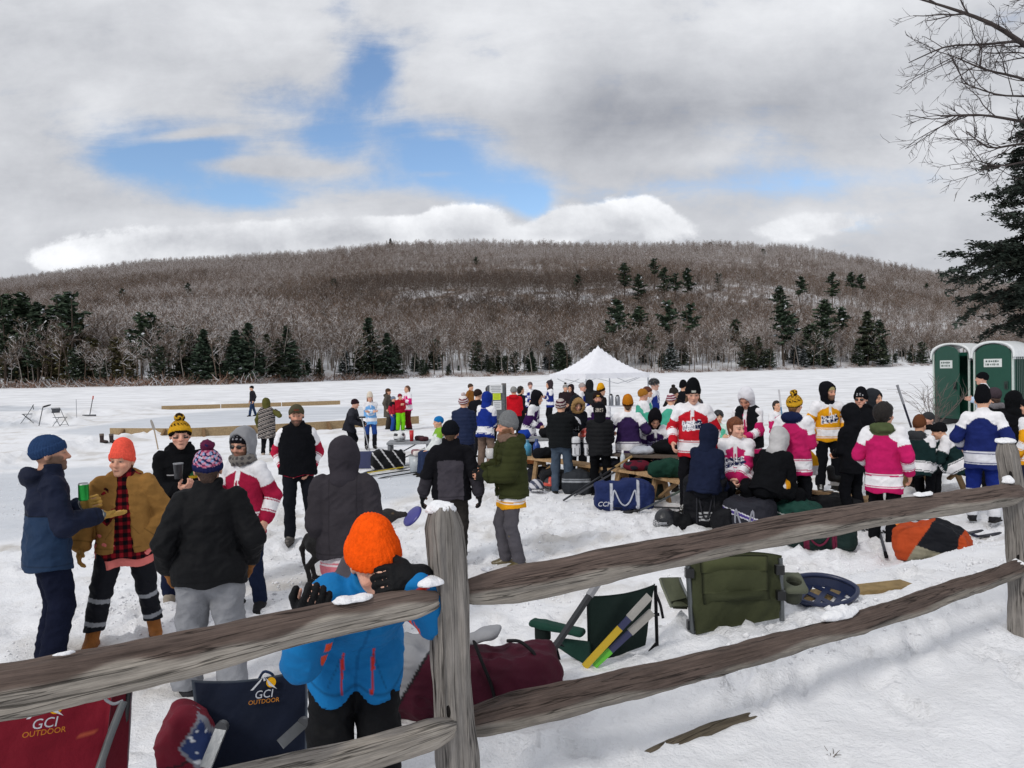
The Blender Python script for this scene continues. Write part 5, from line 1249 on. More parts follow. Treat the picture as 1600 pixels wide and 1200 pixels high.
M10 = person('bearded man in olive puffer jacket, taupe scarf and grey beanie holding a white mug', 797, 8.4, 1.73, -72, hat=bean('#757779', cuff=.055, tall=1.1, patch='#4b4c4e'), beard='#6e4e34', skin='#d49c82', scarf='#786256', tops=[J(jersey(GOLD, yoke='#d8d8dc'), hem=-.27, bulk=1.10, arms=False), K('#363a22', hem=-.15, bulk=1.2, sbulk=1.2, open=.05, fold='puffer', hooddown=True, hoodc='#33371f')], r=(-.05, -.34, .14), l=(.10, -.33, .12), gloves='#131416', rcurl=.8, lcurl=.8, pants='#525056', pbulk=1.02, feet='tall', fcol='#5a5034', fl=(.08, .05), fr=(-.1, -.05))

# --- out on the lake
person('lone man in dark jacket and jeans walking across the far rink', 395, 40, 1.66, -70, hat=bean('#17171b'), tops=[K('#25242b')], pants='#2c3c58', fl=(.1, -.22), fr=(-.1, .2))
person('person in olive hood wrapped in a striped blanket, back turned, one hand raised', 416, 20.6, 1.56, 160, hat=bean('#7d7d7c', cuff=0), hood=dict(c='#55542c', big=.98, open=.9), tops=[K('#55542c', hem=-.05), dict(name='blanket', paint=stripes(['#2c2a2c', '#8f8a86', '#3c3638', '#a89f98', '#262428']), hem=-.42, bulk=1.3, arms=False, dep=.85, tcut=1)], r=(-.28, -.18, .36), gloves='#5c5648', pants='#1a1a1e', fcol='#a8988a')
S13 = person('man in dark jacket and maroon beanie leaning on a snow shovel', 545, 20, 1.60, 70, hat=bean('#2a1a20', cuff=.05), skin='#d0a08c', lean=.30, tops=[K(plain('#25262d', yoke='#34353c'), hem=-.18)], l=(.05, -.38, .16), r=(-.12, -.36, .12), gloves='#17181b', pants='#141519', crouch=.04)
person('player in light blue and white jersey and cream beanie, arms folded', 578, 21.5, 1.60, 8, hat=bean('#d3c8b8', tall=1.2), hair='#6b4a30', hairlen=.06, skin='#d6a890', hpitch=.2, tops=[J(jersey('#6fa6dc', kind=3, crested=True, cmain='#e6eef6', cedge='#8ab8e4'))], l='cross', r='cross', pants='#24407e', ppaint=lambda S, V, C: np.where((V[:, 2] < .45)[:, None], np.array([[.012, .012, .015]]), C), feet='skate')
person('woman in long grey coat and brown hat standing with two children', 606, 29, 1.60, 70, hat=bean('#4a382c'), hair='#3d2c22', hairlen=.08, tops=[K('#56524b', hem=-.42, bulk=1.2, hooddown=True, hoodc='#4a463f')], pants='#3b3733', l='front')
person('child in red and black jacket and blue snow pants', 614, 28, 1.32, 60, hat=bean('#707a8c'), hs=1.15, tops=[K(plain('#a8283a', yoke='#1c1c22'), bulk=1.2)], pants='#26478c', pbulk=1.2)
person('child in red jacket and lime green snow pants', 625, 28, 1.42, 20, hat=bean('#7c2434'), hs=1.12, tops=[K('#a81c2c', bulk=1.2)], pants='#74c41c', pbulk=1.25, l='chest', r='chest')
person('player in pink and white jersey and red trousers beside the children', 638, 28.7, 1.70, -60, hair='#5c4030', glasses='#222226', tops=[J(jersey('#d32078'))], r='cup', l='cup', pants='#5c1620')
person('man in tan brown jacket far behind the notice board', 735, 30, 1.72, 60, hat=bean('#493a30'), tops=[K('#855628')], pants='#2c2a2a')
person('man in black coat and dark brown beanie at the notice board', 746, 19, 1.76, 140, hat=bean('#2f2422'), tops=[K('#17181d')], pants='#202126')
person('player in royal blue hooded jersey bending towards the notice board in khaki trousers', 757, 17, 1.72, 150, lean=.22, hood='#1a3084', tops=[J(jersey('#1c3080', lace=False), hem=-.24, bulk=1.12)], l='front', r='front', pants='#77655a', pbulk=1.1)
person('man with bare curly black hair behind the notice board', 765, 22, 1.78, 60, hair='#1a1411', hairbig=1.1, tops=[K('#202127')], pants='#18191d')
person('person in grey hood hidden behind the notice board', 777, 23, 1.72, 150, hood='#5b5754', tops=[K('#3c3b3d')], pants='#1c1d20')
person('person in bright red hooded jacket and grey beanie seen from behind', 803, 22, 1.74, 175, hat=bean('#8a8a89'), tops=[K('#bf1825', hooddown=True, hoodc='#b51622', bulk=1.25, sbulk=1.2)], pants='#1a1b20', l='front', r='front')
person('person with dark hair just beyond the red jacket', 813, 24, 1.70, 120, hair='#1d1714', tops=[K('#1b1b20')], pants='#1b1c20')
person('man in navy puffer jacket and maroon striped pom beanie, back turned', 724, 15, 1.73, 168, hat=bean('#e2dcda', pom=True, pomc='#b9a9a8', bands=((0, .03, '#6a1a30'), (.045, .07, '#6a1a30'), (.09, .115, '#6a1a30'))), tops=[K('#1a2440', bulk=1.2, hem=-.2, fold='puffer', mat='nylon')], l='front', r='front', pants='#20222c')
person('youngster in bright blue cap and white top sitting at the table, facing left', 687, 16, 1.60, -75, sit=.46, hat=bean('#1c70b0', cuff=0, rib=False), tops=[K(plain('#d4d8d8', yoke='#7fae3a'), hem=-.05)], l='lap', r='lap', pants='#2b3550')
person('player in purple jersey with white yoke and black hood bending right', 826, 17, 1.76, 70, lean=.34, hood='#16151a', tops=[J(jersey('#381c50', kind=2), hem=-.22)], l='front', r='front', pants='#141418')
person('player in blue and white jersey and dull beanie standing on skates in the distance', 829, 28.5, 1.72, 8, hat=bean('#6a5858', cuff=0), skin='#d0a494', tops=[J(jersey(ROY, crested=True, cmain='#e8e8f0', cedge='#3a50a8'))], r='front', l='down', pants=BLK, feet='skate')
person('player in blue and white jersey and dark hood with folded arms, facing left', 860, 28, 1.74, -70, hood=dict(c='#3b3338'), tops=[J(jersey(ROY))], l='cross', r='cross', pants=BLK, feet='skate')
person('person in dark coat and grey pom beanie in front of the tent', 884, 26, 1.70, 5, hat=bean('#a8a6a4', pom=True, pomc='#1c1a1c', bands=((.04, .07, '#5c5a5c'),)), tops=[K('#2b2327')], pants=BLK, l='front', r='front')
person('person in dark hood close beside the grey pom beanie', 893, 26.5, 1.66, -30, hood='#2a2226', tops=[K('#2a2226')], pants=BLK)
person('man in black jacket, jeans and striped beanie seen from behind at the bench', 876, 13.2, 1.70, 172, hat=bean('#b4aaa6', bands=((0, .025, '#3c2026'), (.05, .075, '#4a2430'), (.1, .13, '#4a2430')), cuff=.05), tops=[K('#191b1d', bulk=1.24, sbulk=1.2, fold='puffer', hem=-.1)], l='front', r='reach', pants='#434f5e', pbulk=1.05)
person('woman in dark parka with tan fur hood looking down', 899, 14.4, 1.68, 25, hood=dict(c='#1b1e23', fur='#94764f', big=1.08), hpitch=.35, skin='#d8a890', tops=[K('#171a20', bulk=1.2, hem=-.3)], l='front', r='front', pants='#15161a')
person('player in white and blue jersey and pale beanie facing right', 909, 24, 1.76, 70, hat=bean('#a39896', cuff=0), skin='#d6a08c', tops=[J(jersey(ROY, ymax=.5))], pants=BLK, l='front', r='front')
person('tall person in black hooded coat seen from behind under the tent', 922, 24, 1.84, 175, hood='#202124', tops=[K('#26282a', hem=-.25, bulk=1.15)], pants='#6c7076')
person('person in bold yellow and black knitted hat under the tent', 938, 20, 1.76, 120, hat=bean('#d49a1c', tall=1.4, cuff=.07, cuffc='#241a10', bands=((.07, .12, '#c98c18'),)), tops=[K('#1d1a1a')], pants=BLK)
person('bearded man in dark beanie and purple and white jersey facing the camera', 934, 15.4, 1.74, 4, hat=bean('#241a1a', patch='#c99a50', cuff=.06), beard='#2a1e1a', skin='#cf9a86', scarf='#1d1a20', tops=[J(jersey('#321c48'), bulk=1.12)], l='front', r='front', pants=BLK)
person('person in long black puffer jacket with lettering on the hood, back turned', 937, 12.9, 1.60, 178, hood=dict(c='#15161a', patch='#b8b0a6'), hpitch=.25, tops=[K('#141518', bulk=1.24, sbulk=1.22, hem=-.17, fold='puffer', mat='nylon')], l='front', r='front', pants='#0e0f12')
person('player in purple and white jersey and mustard beanie seen from behind', 981, 13.2, 1.72, 178, hat=bean('#b5701c', cuff=.045, cuffc='#3a2414', tall=1.1), hair='#4b3826', tops=[J(jersey(PUR, lace=False), hem=-.26, bulk=1.14, sbulk=1.2)], l=(.30, -.22, .12), r=(-.28, -.22, .10), pants='#2e211d', pbulk=1.15)
person('player in teal jersey and ochre beanie facing right', 1003, 17, 1.75, 115, hat=bean('#a06c2a', cuff=.04), skin='#d09a84', tops=[J(jersey(TEAL))], l='front', r='front', pants=BLK)
person('player in teal jersey and brown beanie beyond the ochre beanie', 1010, 18.6, 1.74, 80, hat=bean('#5a3830'), tops=[J(jersey(TEAL))], pants=BLK)
person('tall player in black helmet and blue and white jersey facing right', 1021, 20, 1.86, 65, helmet=dict(c='#1a1b1f', visor=True), skin='#c8a090', tops=[J(jersey('#24347c', ymax=.6))], pants=BLK, feet='skate')
person('player in purple jersey and black hood sitting bent over the table', 1020, 13.6, 1.78, 8, sit=.58, lean=.34, hpitch=.55, hood='#131216', skin='#c9987f', tops=[J(jersey('#33204c', crested=True, cmain='#8a86a8', cedge='#3a2a52'), hem=-.06, sbulk=1.25, bulk=1.14)], l=(.26, -.34, .02), r=(-.18, -.32, .06), pants='#0f1013', fl=(.3, -.4), fr=(-.16, -.42))
person('player in teal jersey and maroon and white beanie bending with back turned', 1045, 15.6, 1.70, 165, lean=.30, hat=bean('#e0d6d8', bands=((0, .03, '#7a2040'), (.05, .08, '#7a2040'), (.1, .13, '#7a2040'))), tops=[J(jersey(TEAL, lace=False), bulk=1.18)], pants=BLK, l='front', r='front')
person('woman in dark jacket with brown fur collar and charcoal beanie', 1052, 18, 1.74, 140, hat=bean('#322e2c', pom=True, pomc='#2a2624'), tops=[K('#1e1c1e', hooddown=True, hoodc='#7a5c40', bulk=1.2)], pants=BLK)
person('person in plain black beanie and black coat beyond the red jersey', 1067, 21, 1.80, 130, hat=bean('#131316', tall=1.2), tops=[K('#17181c')], pants=BLK)
person('tall player in red and white jersey and black beanie looking down', 1083, 11, 1.90, -6, hat=bean('#121316', tall=1.35, cuff=.07, patch='#b8b8b0'), hpitch=.35, hyaw=.2, skin='#d0a08a', hair='#5a4632', hairlen=.06, tops=[J(jersey('#b81e2b', crested=True), hem=-.22, sbulk=1.18, bulk=1.12, hooddown=True, hoodc='#4b4a50')], l='down', r=(-.25, -.14, -.03), pants='#141418', feet='skate', pz=.02)
person('youngster in black helmet and teal jersey sitting with folded arms', 1122, 16, 1.60, 10, sit=.46, helmet=dict(c='#1d1e22', cage=True), tops=[J(jersey('#5fc0a2', yoke='#d8ece6'), hem=-.05)], l='cross', r='cross', pants='#2c3038')
person('person in navy hooded coat hunched on the bench with back turned', 1097, 10.25, 1.80, 150, sit=.50, lean=.28, hood=dict(c='#1a2034', big=1.03), tops=[K('#1b2136', hem=-.12, bulk=1.22, sbulk=1.15)], l='lap', r='lap', pants='#15161b')
person('boy with brown hair in pink and white jersey sitting with clasped hands', 1150, 10.8, 1.82, -6, sit=.56, lean=.16, hair='#6a3c24', hairbig=1.08, hyaw=.85, skin='#e0ae98', brow='#6a4630', tops=[J(jersey(PNK, crested=True), hem=-.08, sbulk=1.22, bulk=1.13)], l=(.035, -.30, .0), r=(-.035, -.30, .0), lcurl=.7, rcurl=.7, pants='#131418', pbulk=1.1, fl=(.25, -.38), fr=(-.22, -.38))
person('player in white hood and black vest over pink jersey looking down', 1169, 12, 1.80, -22, hood=dict(c='#d6d6dc'), hpitch=.6, skin='#c8937c', tops=[J(jersey(PNK)), K('#17181c', arms=False, hem=-.13, bulk=1.08, open=.05, name='vest')], l='front', r='front', pants=BLK, feet='skate')
person('person in black jacket and pale grey hood crouching over the bags with back turned', 1196, 10.0, 1.80, 140, sit=.50, lean=.52, twist=.1, hood=dict(c='#b6b5b6'), tops=[K('#121316', hem=-.10, bulk=1.24, sbulk=1.2, paint=plain('#121316'))], l=(.2, -.40, -.05), r=(-.2, -.4, -.05), pants='#101114', gloves=None, fl=(.2, -.3), fr=(-.25, -.2))
person('player with dark hair in pink and white jersey sitting far behind, holding a stick', 1213, 18, 1.62, 40, sit=.46, hair='#2a2220', tops=[J(jersey(PNK), hem=-.05)], l='front', r='front', pants=BLK)
person('player in pink and white jersey and gold and black pom beanie seen from behind', 1240, 10.4, 1.80, 158, hat=bruin, hair='#6a4a2c', tops=[J(jersey(PNK, lace=False), hem=-.30, bulk=1.12, sbulk=1.22, hooddown=True, hoodc='#1b2342', dep=.8)], l=(.24, -.14, -.08), r='front', pants='#121317', pbulk=1.12)
person('player in gold and white jersey with black hood over a khaki beanie', 1293, 13, 1.84, 18, hood=dict(c='#15151a', open=1.12), hat=bean('#a89c70', cuff=0, z=.04), hyaw=.5, skin='#cf9c84', beard='#5a4434', tops=[J(jersey('#dd9a18', crested=True), hem=-.16, sbulk=1.2)], l='hips', r=(-.28, -.12, -.05), gloves={'l': BLK, 'r': None}, pants='#121317', pbulk=1.1, feet='skate')
person('man in glasses, black beanie and black jacket facing the camera', 1346, 12, 1.80, -12, hat=bean('#131418', tall=1.2, script='#b8b8bc', cuff=.07), glasses='#131316', skin='#cf9c86', tops=[K('#15161a', hooddown=True, hoodc='#121316', collar=True)], pants='#131418', l='front', r='front')
person('person in slate hood standing behind the man in glasses', 1364, 13.2, 1.76, 60, hood='#2b2e33', tops=[K('#202226')], pants=BLK)
person('person all in black with lowered head beside the gold jersey', 1333, 10.4, 1.64, -130, hood='#141519', hpitch=.3, tops=[K('#131418', hem=-.2, bulk=1.18)], pants='#101115', l='front', r='front')
person('player with messy black hair in pink and white jersey and olive hood seen from behind', 1380, 9.2, 1.75, 166, hair='#191412', hairbig=1.16, hyaw=-.35, skin='#cf9c84', tops=[J(jersey('#ba2160', lace=False), hem=-.30, bulk=1.14, sbulk=1.26, hooddown=True, hoodc='#4a5438', dep=.78)], l=(.22, -.20, .02), r=(-.26, -.10, -.08), pants='#131418', pbulk=1.05, fcol='#3a2a22', laces='#6a5442', feet='work', fl=(.13, -.05), fr=(-.11, .10))
person('player in dark green jersey and rust brown beanie sitting with back turned', 1432, 12, 1.74, 160, sit=.46, lean=.18, hat=bean('#66402c', cuff=0, tall=1.1), tops=[J(jersey(DGR, lace=False, yz=.40, ymax=.2), hem=-.16, bulk=1.16, sbulk=1.2, hooddown=True, hoodc='#3a3c40')], l='lap', r='front', pants=BLK)
person('player in dark green and white jersey and charcoal beanie sitting and facing left', 1452, 13.4, 1.70, -45, sit=.46, hat=bean('#3a3b3e', cuff=0), skin='#d0a08c', scarf='#17181b', tops=[J(jersey(DGR), hem=-.10, bulk=1.12)], l='lap', r='front', pants=BLK)
person('player in dark green jersey leaning over the picnic table behind the blue jersey', 1503, 12, 1.70, -95, sit=.46, lean=.55, hat=bean('#17181b'), tops=[J(jersey(DGR), hem=-.12, bulk=1.14, sbulk=1.2)], l='reach', r='reach', pants=BLK, gloves='#3a1420')
person('player in royal blue jersey and tall black beanie on skates, back turned', 1535, 10.1, 1.76, 172, hat=bean('#111216', tall=1.5, cuff=0), tops=[J(jersey('#1f2a62', lace=False, band='#d4d6de'), hem=-.26, bulk=1.16, sbulk=1.24)], l=(.26, -.16, .0), r=(-.26, -.16, .0), pants='#1b2a70', pbulk=1.15, ppaint=socks, feet='skate', fcol='#1c1c20')
person('player in pale blue and white jersey and black beanie beside the green toilets', 1538, 17, 1.84, -95, hat=bean('#121317'), skin='#d0a08c', tops=[J(jersey('#b9cde4', yoke='#e8e8ee'))], l='cross', r='cross', pants=BLK, feet='skate')
person('person in black puffer jacket, grey scarf and plum beanie facing away', 1555, 12, 1.80, -150, hat=bean('#453c42', cuff=0), hair='#4a3830', scarf='#77757a', tops=[K('#16171a', bulk=1.24, sbulk=1.2, fold='puffer', hem=-.16)], pants='#15161a', l='front', r='front')
person('person in black hood at the right edge of the crowd', 1584, 11.6, 1.72, -165, hood='#121316', tops=[K('#141519', bulk=1.2)], pants=BLK)
person('player in gold and white jersey cut by the right edge', 1612, 11, 1.66, -120, hat=bean('#17181b'), tops=[J(jersey(GOLD, lace=False), hem=-.25)], pants='#23273a', ppaint=socks)
# ================================================================== things made for the place
def text_on(name, s, size, col, R, t, parent, mat='cloth', shear=0.0, extr=.0008):
    """lettering as a thin solid: R columns = (right, up, out)"""
    cu = bpy.data.curves.new('txt', 'FONT'); cu.body = s; cu.size = size; cu.align_x = 'CENTER'; cu.align_y = 'CENTER'; cu.shear = shear; cu.extrude = extr; cu.resolution_u = 3
    ob = bpy.data.objects.new('txt', cu); COL.objects.link(ob); dg = bpy.context.evaluated_depsgraph_get(); me = bpy.data.meshes.new_from_object(ob.evaluated_get(dg)); me.calc_loop_triangles()
    V = np.array([v.co[:] for v in me.vertices]); F = np.array([tr.vertices[:] for tr in me.loop_triangles])
    bpy.data.objects.remove(ob); bpy.data.curves.remove(cu); bpy.data.meshes.remove(me)
    return mesh_np(name, V@np.asarray(R).T+np.asarray(t), F, mat, col, False, parent)
def cloth(name, TL, TR, BR, BL, col, parent, o=(0, 0, 0), bulge=0.0, sag=0.0, wr=.006, seed=1, n=26, thick=.004, mat='nylon', trim=None, outdir=None, paint=None):
    """a thin fabric panel spanned by four corners"""
    TL, TR, BR, BL = (np.asarray(q, float)-np.asarray(o) for q in (TL, TR, BR, BL)); u = np.linspace(0, 1, n); U, W = np.meshgrid(u, u)
    P = ((1-U)*(1-W))[..., None]*TL+(U*(1-W))[..., None]*TR+(U*W)[..., None]*BR+((1-U)*W)[..., None]*BL
    nn = np.cross(TR-TL, BL-TL); nn /= np.linalg.norm(nn)
    P[..., 2] -= sag*4*U*(1-U)*(1-W)
    P = P+nn*(bulge*4*U*(1-U)*np.sin(W*math.pi*.9+.3))[..., None]; P = P.reshape(-1, 3)
    L = np.linalg.norm(TR-TL); uvp = np.stack([U.ravel()*L, W.ravel()*np.linalg.norm(BL-TL), np.zeros(n*n)], 1)
    d = (fbm(uvp*[1, .45, 1]+uvp[:, [1, 0, 2]]*[.5, .2, 0], 9, 4, seed)-.5)*wr*4+(fbm(uvp, 26, 3, seed+3)-.5)*wr*1.2
    P = P+nn*d[:, None]
    C = np.repeat(np.array(lin(col))[None], n*n, 0)
    if trim: e = (U.ravel() < .03) | (U.ravel() > .97) | (W.ravel() < .03); C[e] = lin(trim)
    if paint: C = paint(U.ravel(), W.ravel(), C)
    i = (np.arange(n-1)[:, None]*n+np.arange(n-1)[None]).ravel(); F = np.stack([i, i+1, i+n+1, i+n], 1)
    B = P-nn*thick; N = n*n; rim = [k for k in range(n)]+[k*n+n-1 for k in range(1, n)]+[n*n-1-k for k in range(1, n)]+[(n-1-k)*n for k in range(1, n-1)]
    rF = [[rim[k], rim[(k+1) % len(rim)], rim[(k+1) % len(rim)]+N, rim[k]+N] for k in range(len(rim))]
    return mesh_np(name, np.concatenate([P, B]), [F, F[:, ::-1]+N, np.array(rF)], mat, np.concatenate([C, C]), True, parent)
def tube(name, pts, r, col, parent, o=(0, 0, 0), mat='metal', n=8, flat=1.0):
    m_ = MB(); m_.tube(np.asarray(pts, float)-np.asarray(o), r, col, n, True, flat); return m_.build(name, mat, parent, True)
def bez(pts, n=14):
    pts = np.asarray(pts, float); q = np.linspace(0, len(pts)-1, n); P = np.stack([np.interp(q, np.arange(len(pts)), pts[:, a]) for a in range(3)], 1)
    for _ in range(2): P[1:-1] = (P[:-2]+2*P[1:-1]+P[2:])/4
    return P

def duffel(label, px, py, w, h, d, yaw, col, paint=None, straps=None, name='duffel_bag', group=None, seed=1, slump=.02, lift=0.0, g=None, mat='nylon', roll=0.0, vox=None, ends=.09):
    """a soft kit bag: rounded body with folds, two webbing handles"""
    g = gpt(px, py) if g is None else np.asarray(g, float); root = empty(name, (g[0], g[1], g[2]+lift), math.radians(yaw)-math.atan2(g[0], g[1]), label, 'bag', group)
    vox = vox or min(max(g[1]/768*.9, .008), .022); R = rotx(0)@roty(roll); hh = np.array([w, d, h])/2
    def f(P):
        q = ((P-[0, 0, h/2-.01])@R).astype(np.float32); s = 1-.10*np.abs(q[:, 0]/hh[0])**4; q2 = q.copy(); q2[:, 2] = q[:, 2]+slump*np.cos(q[:, 0]/hh[0]*4+seed)+slump*.8*np.cos(q[:, 1]/hh[1]*2.2)
        return rbox(q2/np.stack([np.ones(len(q)), s, s], 1).astype(np.float32), (0, 0, 0), hh, min(ends, hh.min()*.85))
    def c(V):
        C = np.repeat(np.array(lin(col))[None], len(V), 0); q = (V-[0, 0, h/2-.01])@R
        return paint(q/hh, C, q) if paint else C
    def disp(V): return (fbm(V+seed*3, 5, 4, seed)-.5)*.06+(1-np.abs(2*vnoise(V*[1.3, 1, .8], 8, seed)-1)-.6)*.026+(1-np.abs(2*vnoise(V*[.7, 1, 1.5]+V[:, [2, 0, 1]]*.4, 17, seed+4)-1)-.6)*.014
    lo = -np.array([w, d, 0])/2-.08; hi = np.array([w/2, d/2, h])+.08; lo[2] = -.06
    solid('body', f, lo, hi, vox, mat, c, root, disp)
    if straps:
        for s_ in (-1, 1):
            y = s_*(d/2+.006); a = w*.2
            tube('handle', bez([(-a, y*.9, h*.06), (-a*1.0, y, h*.45), (-a*.9, y*1.0, h*.8), (-a*.45, y*1.02, h*.28), (0, y*1.05, h*.12), (a*.45, y*1.02, h*.28), (a*.9, y*1.0, h*.8), (a, y, h*.45), (a, y*.9, h*.06)], 30), .013, straps, root, mat='nylon', n=6)
    return root
def stick(label, A, B, col='#1b1c20', blade=None, grip='#d8d8d4', bladecol='#17181b', name='hockey_stick', group=None, goalie=False, tape=.18, blen=.30):
    """a hockey stick: shaft from A (grip end) to B (heel), blade pointing along blade"""
    A, B = np.asarray(A, float), np.asarray(B, float); root = empty(name, B, 0, label, 'hockey stick', group); d = unit(A-B); L = np.linalg.norm(A-B)
    m_ = MB(); m_.bar((0, 0, 0), d*(L-tape), .03, .022, col); m_.build('shaft', 'plastic', root)
    if grip and tape: m_ = MB(); m_.bar(d*(L-tape), d*L, .034, .026, grip); m_.bar(d*(L-.012), d*(L+.005), .038, .03, grip); m_.build('grip', 'cloth', root)
    if goalie: m_ = MB(); m_.bar(d*.02, d*.6, .085, .024, goalie); m_.build('paddle', 'plastic', root)
    if blade is not None:
        b = unit(blade); k = 7; t = np.linspace(0, 1, k); up = unit(d-b*(d@b)); sd = np.cross(b, up)
        c = np.stack([b*blen*q+sd*.035*q*q for q in t]); hw = np.array([.032, .038, .040, .040, .038, .034, .016]); V = np.concatenate([c+up*hw[:, None]*1.0+sd*.005, c-up*hw[:, None]+sd*.005, c-up*hw[:, None]-sd*.005, c+up*hw[:, None]-sd*.005])
        F = [[r*k+i, r*k+i+1, ((r+1) % 4)*k+i+1, ((r+1) % 4)*k+i] for r in range(4) for i in range(k-1)]+[[0, k, 2*k, 3*k], [k-1, 4*k-1, 3*k-1, 2*k-1]]
        mesh_np('blade', V, np.array(F), 'plastic', bladecol, False, root)
    return root
def helmet(label, p, col, cage='#8a8c90', yaw=0, pitch=0, name='hockey_helmet', paint=None, goalie=False):
    root = empty(name, p, math.radians(yaw), label, 'helmet'); Rm = rotx(pitch)
    f = lambda P: np.maximum(np.abs(ell((P@Rm).astype(np.float32), (0, 0, .10), (.125, .15, .135)))-.008, np.maximum(.03-P[:, 2], np.where(P[:, 1] < -.05, (.09 if not goalie else .0)-P[:, 2], -1)))
    solid('shell', f, (-.16, -.19, -.05), (.16, .19, .27), .011, 'plastic', paint if paint else col, root)
    m_ = MB()
    for z in (.02, .05, .08): m_.tube(bez([(-.11, -.05, z), (-.09, -.14, z), (0, -.175, z), (.09, -.14, z), (.11, -.05, z)], 12), .004, cage, 5)
    for x in (-.05, 0, .05): m_.tube([(x, -.165, .0), (x, -.172, .05), (x, -.16, .10)], .004, cage, 5)
    m_.build('cage', 'metal', root, True); return root
def lathe_obj(name, label, cat, p, prof, cols, mat='plastic', parts=None, R=None):
    m_ = MB(); m_.lathe(prof, (0, 0, 0), cols, 18, R); o = m_.build(name, mat, None, True); o.location = [float(q) for q in p]; tag(o, label, cat)
    for nm, pr, cl, mt in parts or (): k = MB(); k.lathe(pr, (0, 0, 0), cl, 16, R); k.build(nm, mt, o, True)
    return o
def bottle(label, p, col, cap_='#d8d8d8', h=.24, r=.036):
    return lathe_obj('water_bottle', label, 'bottle', p, [(0, 0), (r, .003), (r, h*.62), (r*.8, h*.72), (r*.42, h*.84), (r*.42, h*.87)], col, 'plastic', [('cap', [(r*.46, h*.86), (r*.46, h*.98), (r*.3, h), (0, h)], cap_, 'plastic')])
def can(label, p, body, h=.125, r=.033, name='drink_can', R=None):
    return lathe_obj(name, label, 'can', p, [(0, 0), (r*.8, 0), (r, .008), (r, h-.012)], body, 'metal', [('lid', [(r, h-.012), (r*.84, h), (r*.8, h-.004), (0, h-.004)], '#b8babd', 'metal')], R)
def glove(label, p, col, yaw=0, c2=None, size=1.0, group=None):
    root = empty('hockey_glove', p, math.radians(yaw), label, 'glove', group)
    f = lambda P: smin(rbox(P/size, (0, .06, .05), (.07, .10, .045), .035), smin(rbox(P/size, (0, -.10, .045), (.08, .07, .04), .03), cap((P/size).astype(np.float32), (.06, .02, .05), (.10, .10, .045), .03), .02), .03)*size
    solid('shell', f, np.array([-.16, -.22, -.02])*size, np.array([.16, .22, .14])*size, .013, 'nylon', (lambda V: np.where(((V[:, 1] < -.06*size) | (np.abs(np.sin(V[:, 1]*40)) < .2))[:, None], np.array([lin(c2 or col)]), np.array([lin(col)]))), root, lambda V: np.abs(np.sin(V[:, 1]*62))*.006)
    return root
def skates(label, px, py, col='#17181b', yaw=0, name='hockey_skate', g=None, group=None):
    g = gpt(px, py) if g is None else g; root = empty(name, (g[0], g[1], g[2]+.02), math.radians(yaw), label, 'skate', group)
    f = lambda P: smin(smin(cap(P, (0, .05, .10), (0, -.06, .095), .042, .044), cap(P, (0, -.06, .095), (0, -.14, .085), .044, .034), .03), cap(P, (0, .05, .12), (0, .06, .24), .05, .055), .03)
    solid('boot', f, (-.1, -.22, .02), (.1, .16, .32), .012, 'leather', col, root)
    m_ = MB(); m_.box((0, -.045, .035), (.012, .22, .045), '#d8d8da'); m_.box((0, -.045, .008), (.004, .29, .018), (.6, .62, .65)); m_.build('blade', 'metal', root); return root
def boot(label, px, py, col, yaw=0, h=.3, group=None, g=None):
    g = gpt(px, py) if g is None else g; f = lambda P: np.maximum(smin(smin(cap(P, (0, .04, .05), (0, -.15, .045), .052, .042), cap(P, (0, .04, .05), (0, .045, h), .055, .07), .03), rbox(P, (0, -.05, .015), (.052, .14, .018), .01), .01), np.maximum(-ell(P, (0, .045, h+.02), (.05, .05, .12)), P[:, 2]-h))
    o = solid('winter_boot', f, (-.12, -.26, -.02), (.12, .16, h+.05), .014, 'leather', lambda V: np.where((V[:, 2] > h-.07)[:, None], np.array([lin('#6a6058')]), np.where((V[:, 2] < .04)[:, None], np.array([lin('#1a1816')]), np.array([lin(col)]))))
    o.location = g; o.rotation_euler = (0, 0, math.radians(yaw)); tag(o, label, 'boot', group); return o

WOOD, WOOD2 = '#a98a66', '#8f7454'
def bench(label, A, B, name='bench', wide=.26, h=.45, thick=.045, trestles=(.12, .5, .88), col=WOOD, two=False, splay=.28):
    """a plank bench: seat boards on splayed trestle legs with a brace"""
    A, B = np.asarray(A, float), np.asarray(B, float); root = empty(name, ((A+B)/2)*[1, 1, 0]+[0, 0, min(H(*A[:2]), H(*B[:2]))], 0, label, 'bench'); o = np.array(root.location); d = unit((B-A)*[1, 1, 0]); s = np.array([-d[1], d[0], 0])
    for k, off in enumerate((-.5, .5) if two else (0,)):
        m_ = MB(); a, b = A-o+s*off*wide, B-o+s*off*wide; m_.bar(a, b, wide*(.94 if two else 1), thick, col); m_.build('plank', 'lumber', root)
    for t in trestles:
        c = A+(B-A)*t-o; zt = c[2]-thick/2-.003; gz = H(c[0]+o[0], c[1]+o[1])-o[2]-.03
        for sg in (-1, 1):
            m_ = MB(); m_.bar(c*[1, 1, 0]+s*sg*wide*.28+[0, 0, zt], c*[1, 1, 0]+s*sg*(wide*.28+splay*.35)+[0, 0, gz], .09, .04, WOOD2, up=s); m_.build('leg', 'lumber', root)
        m_ = MB(); m_.bar(c*[1, 1, 0]-s*wide*.42+[0, 0, zt-.05], c*[1, 1, 0]+s*wide*.42+[0, 0, zt-.05], .04, .09, WOOD2); m_.bar(c*[1, 1, 0]+[0, 0, zt-.02]+d*.42, c*[1, 1, 0]+[0, 0, zt-.30], .035, .085, WOOD2, up=s); m_.build('brace', 'lumber', root)
    return root

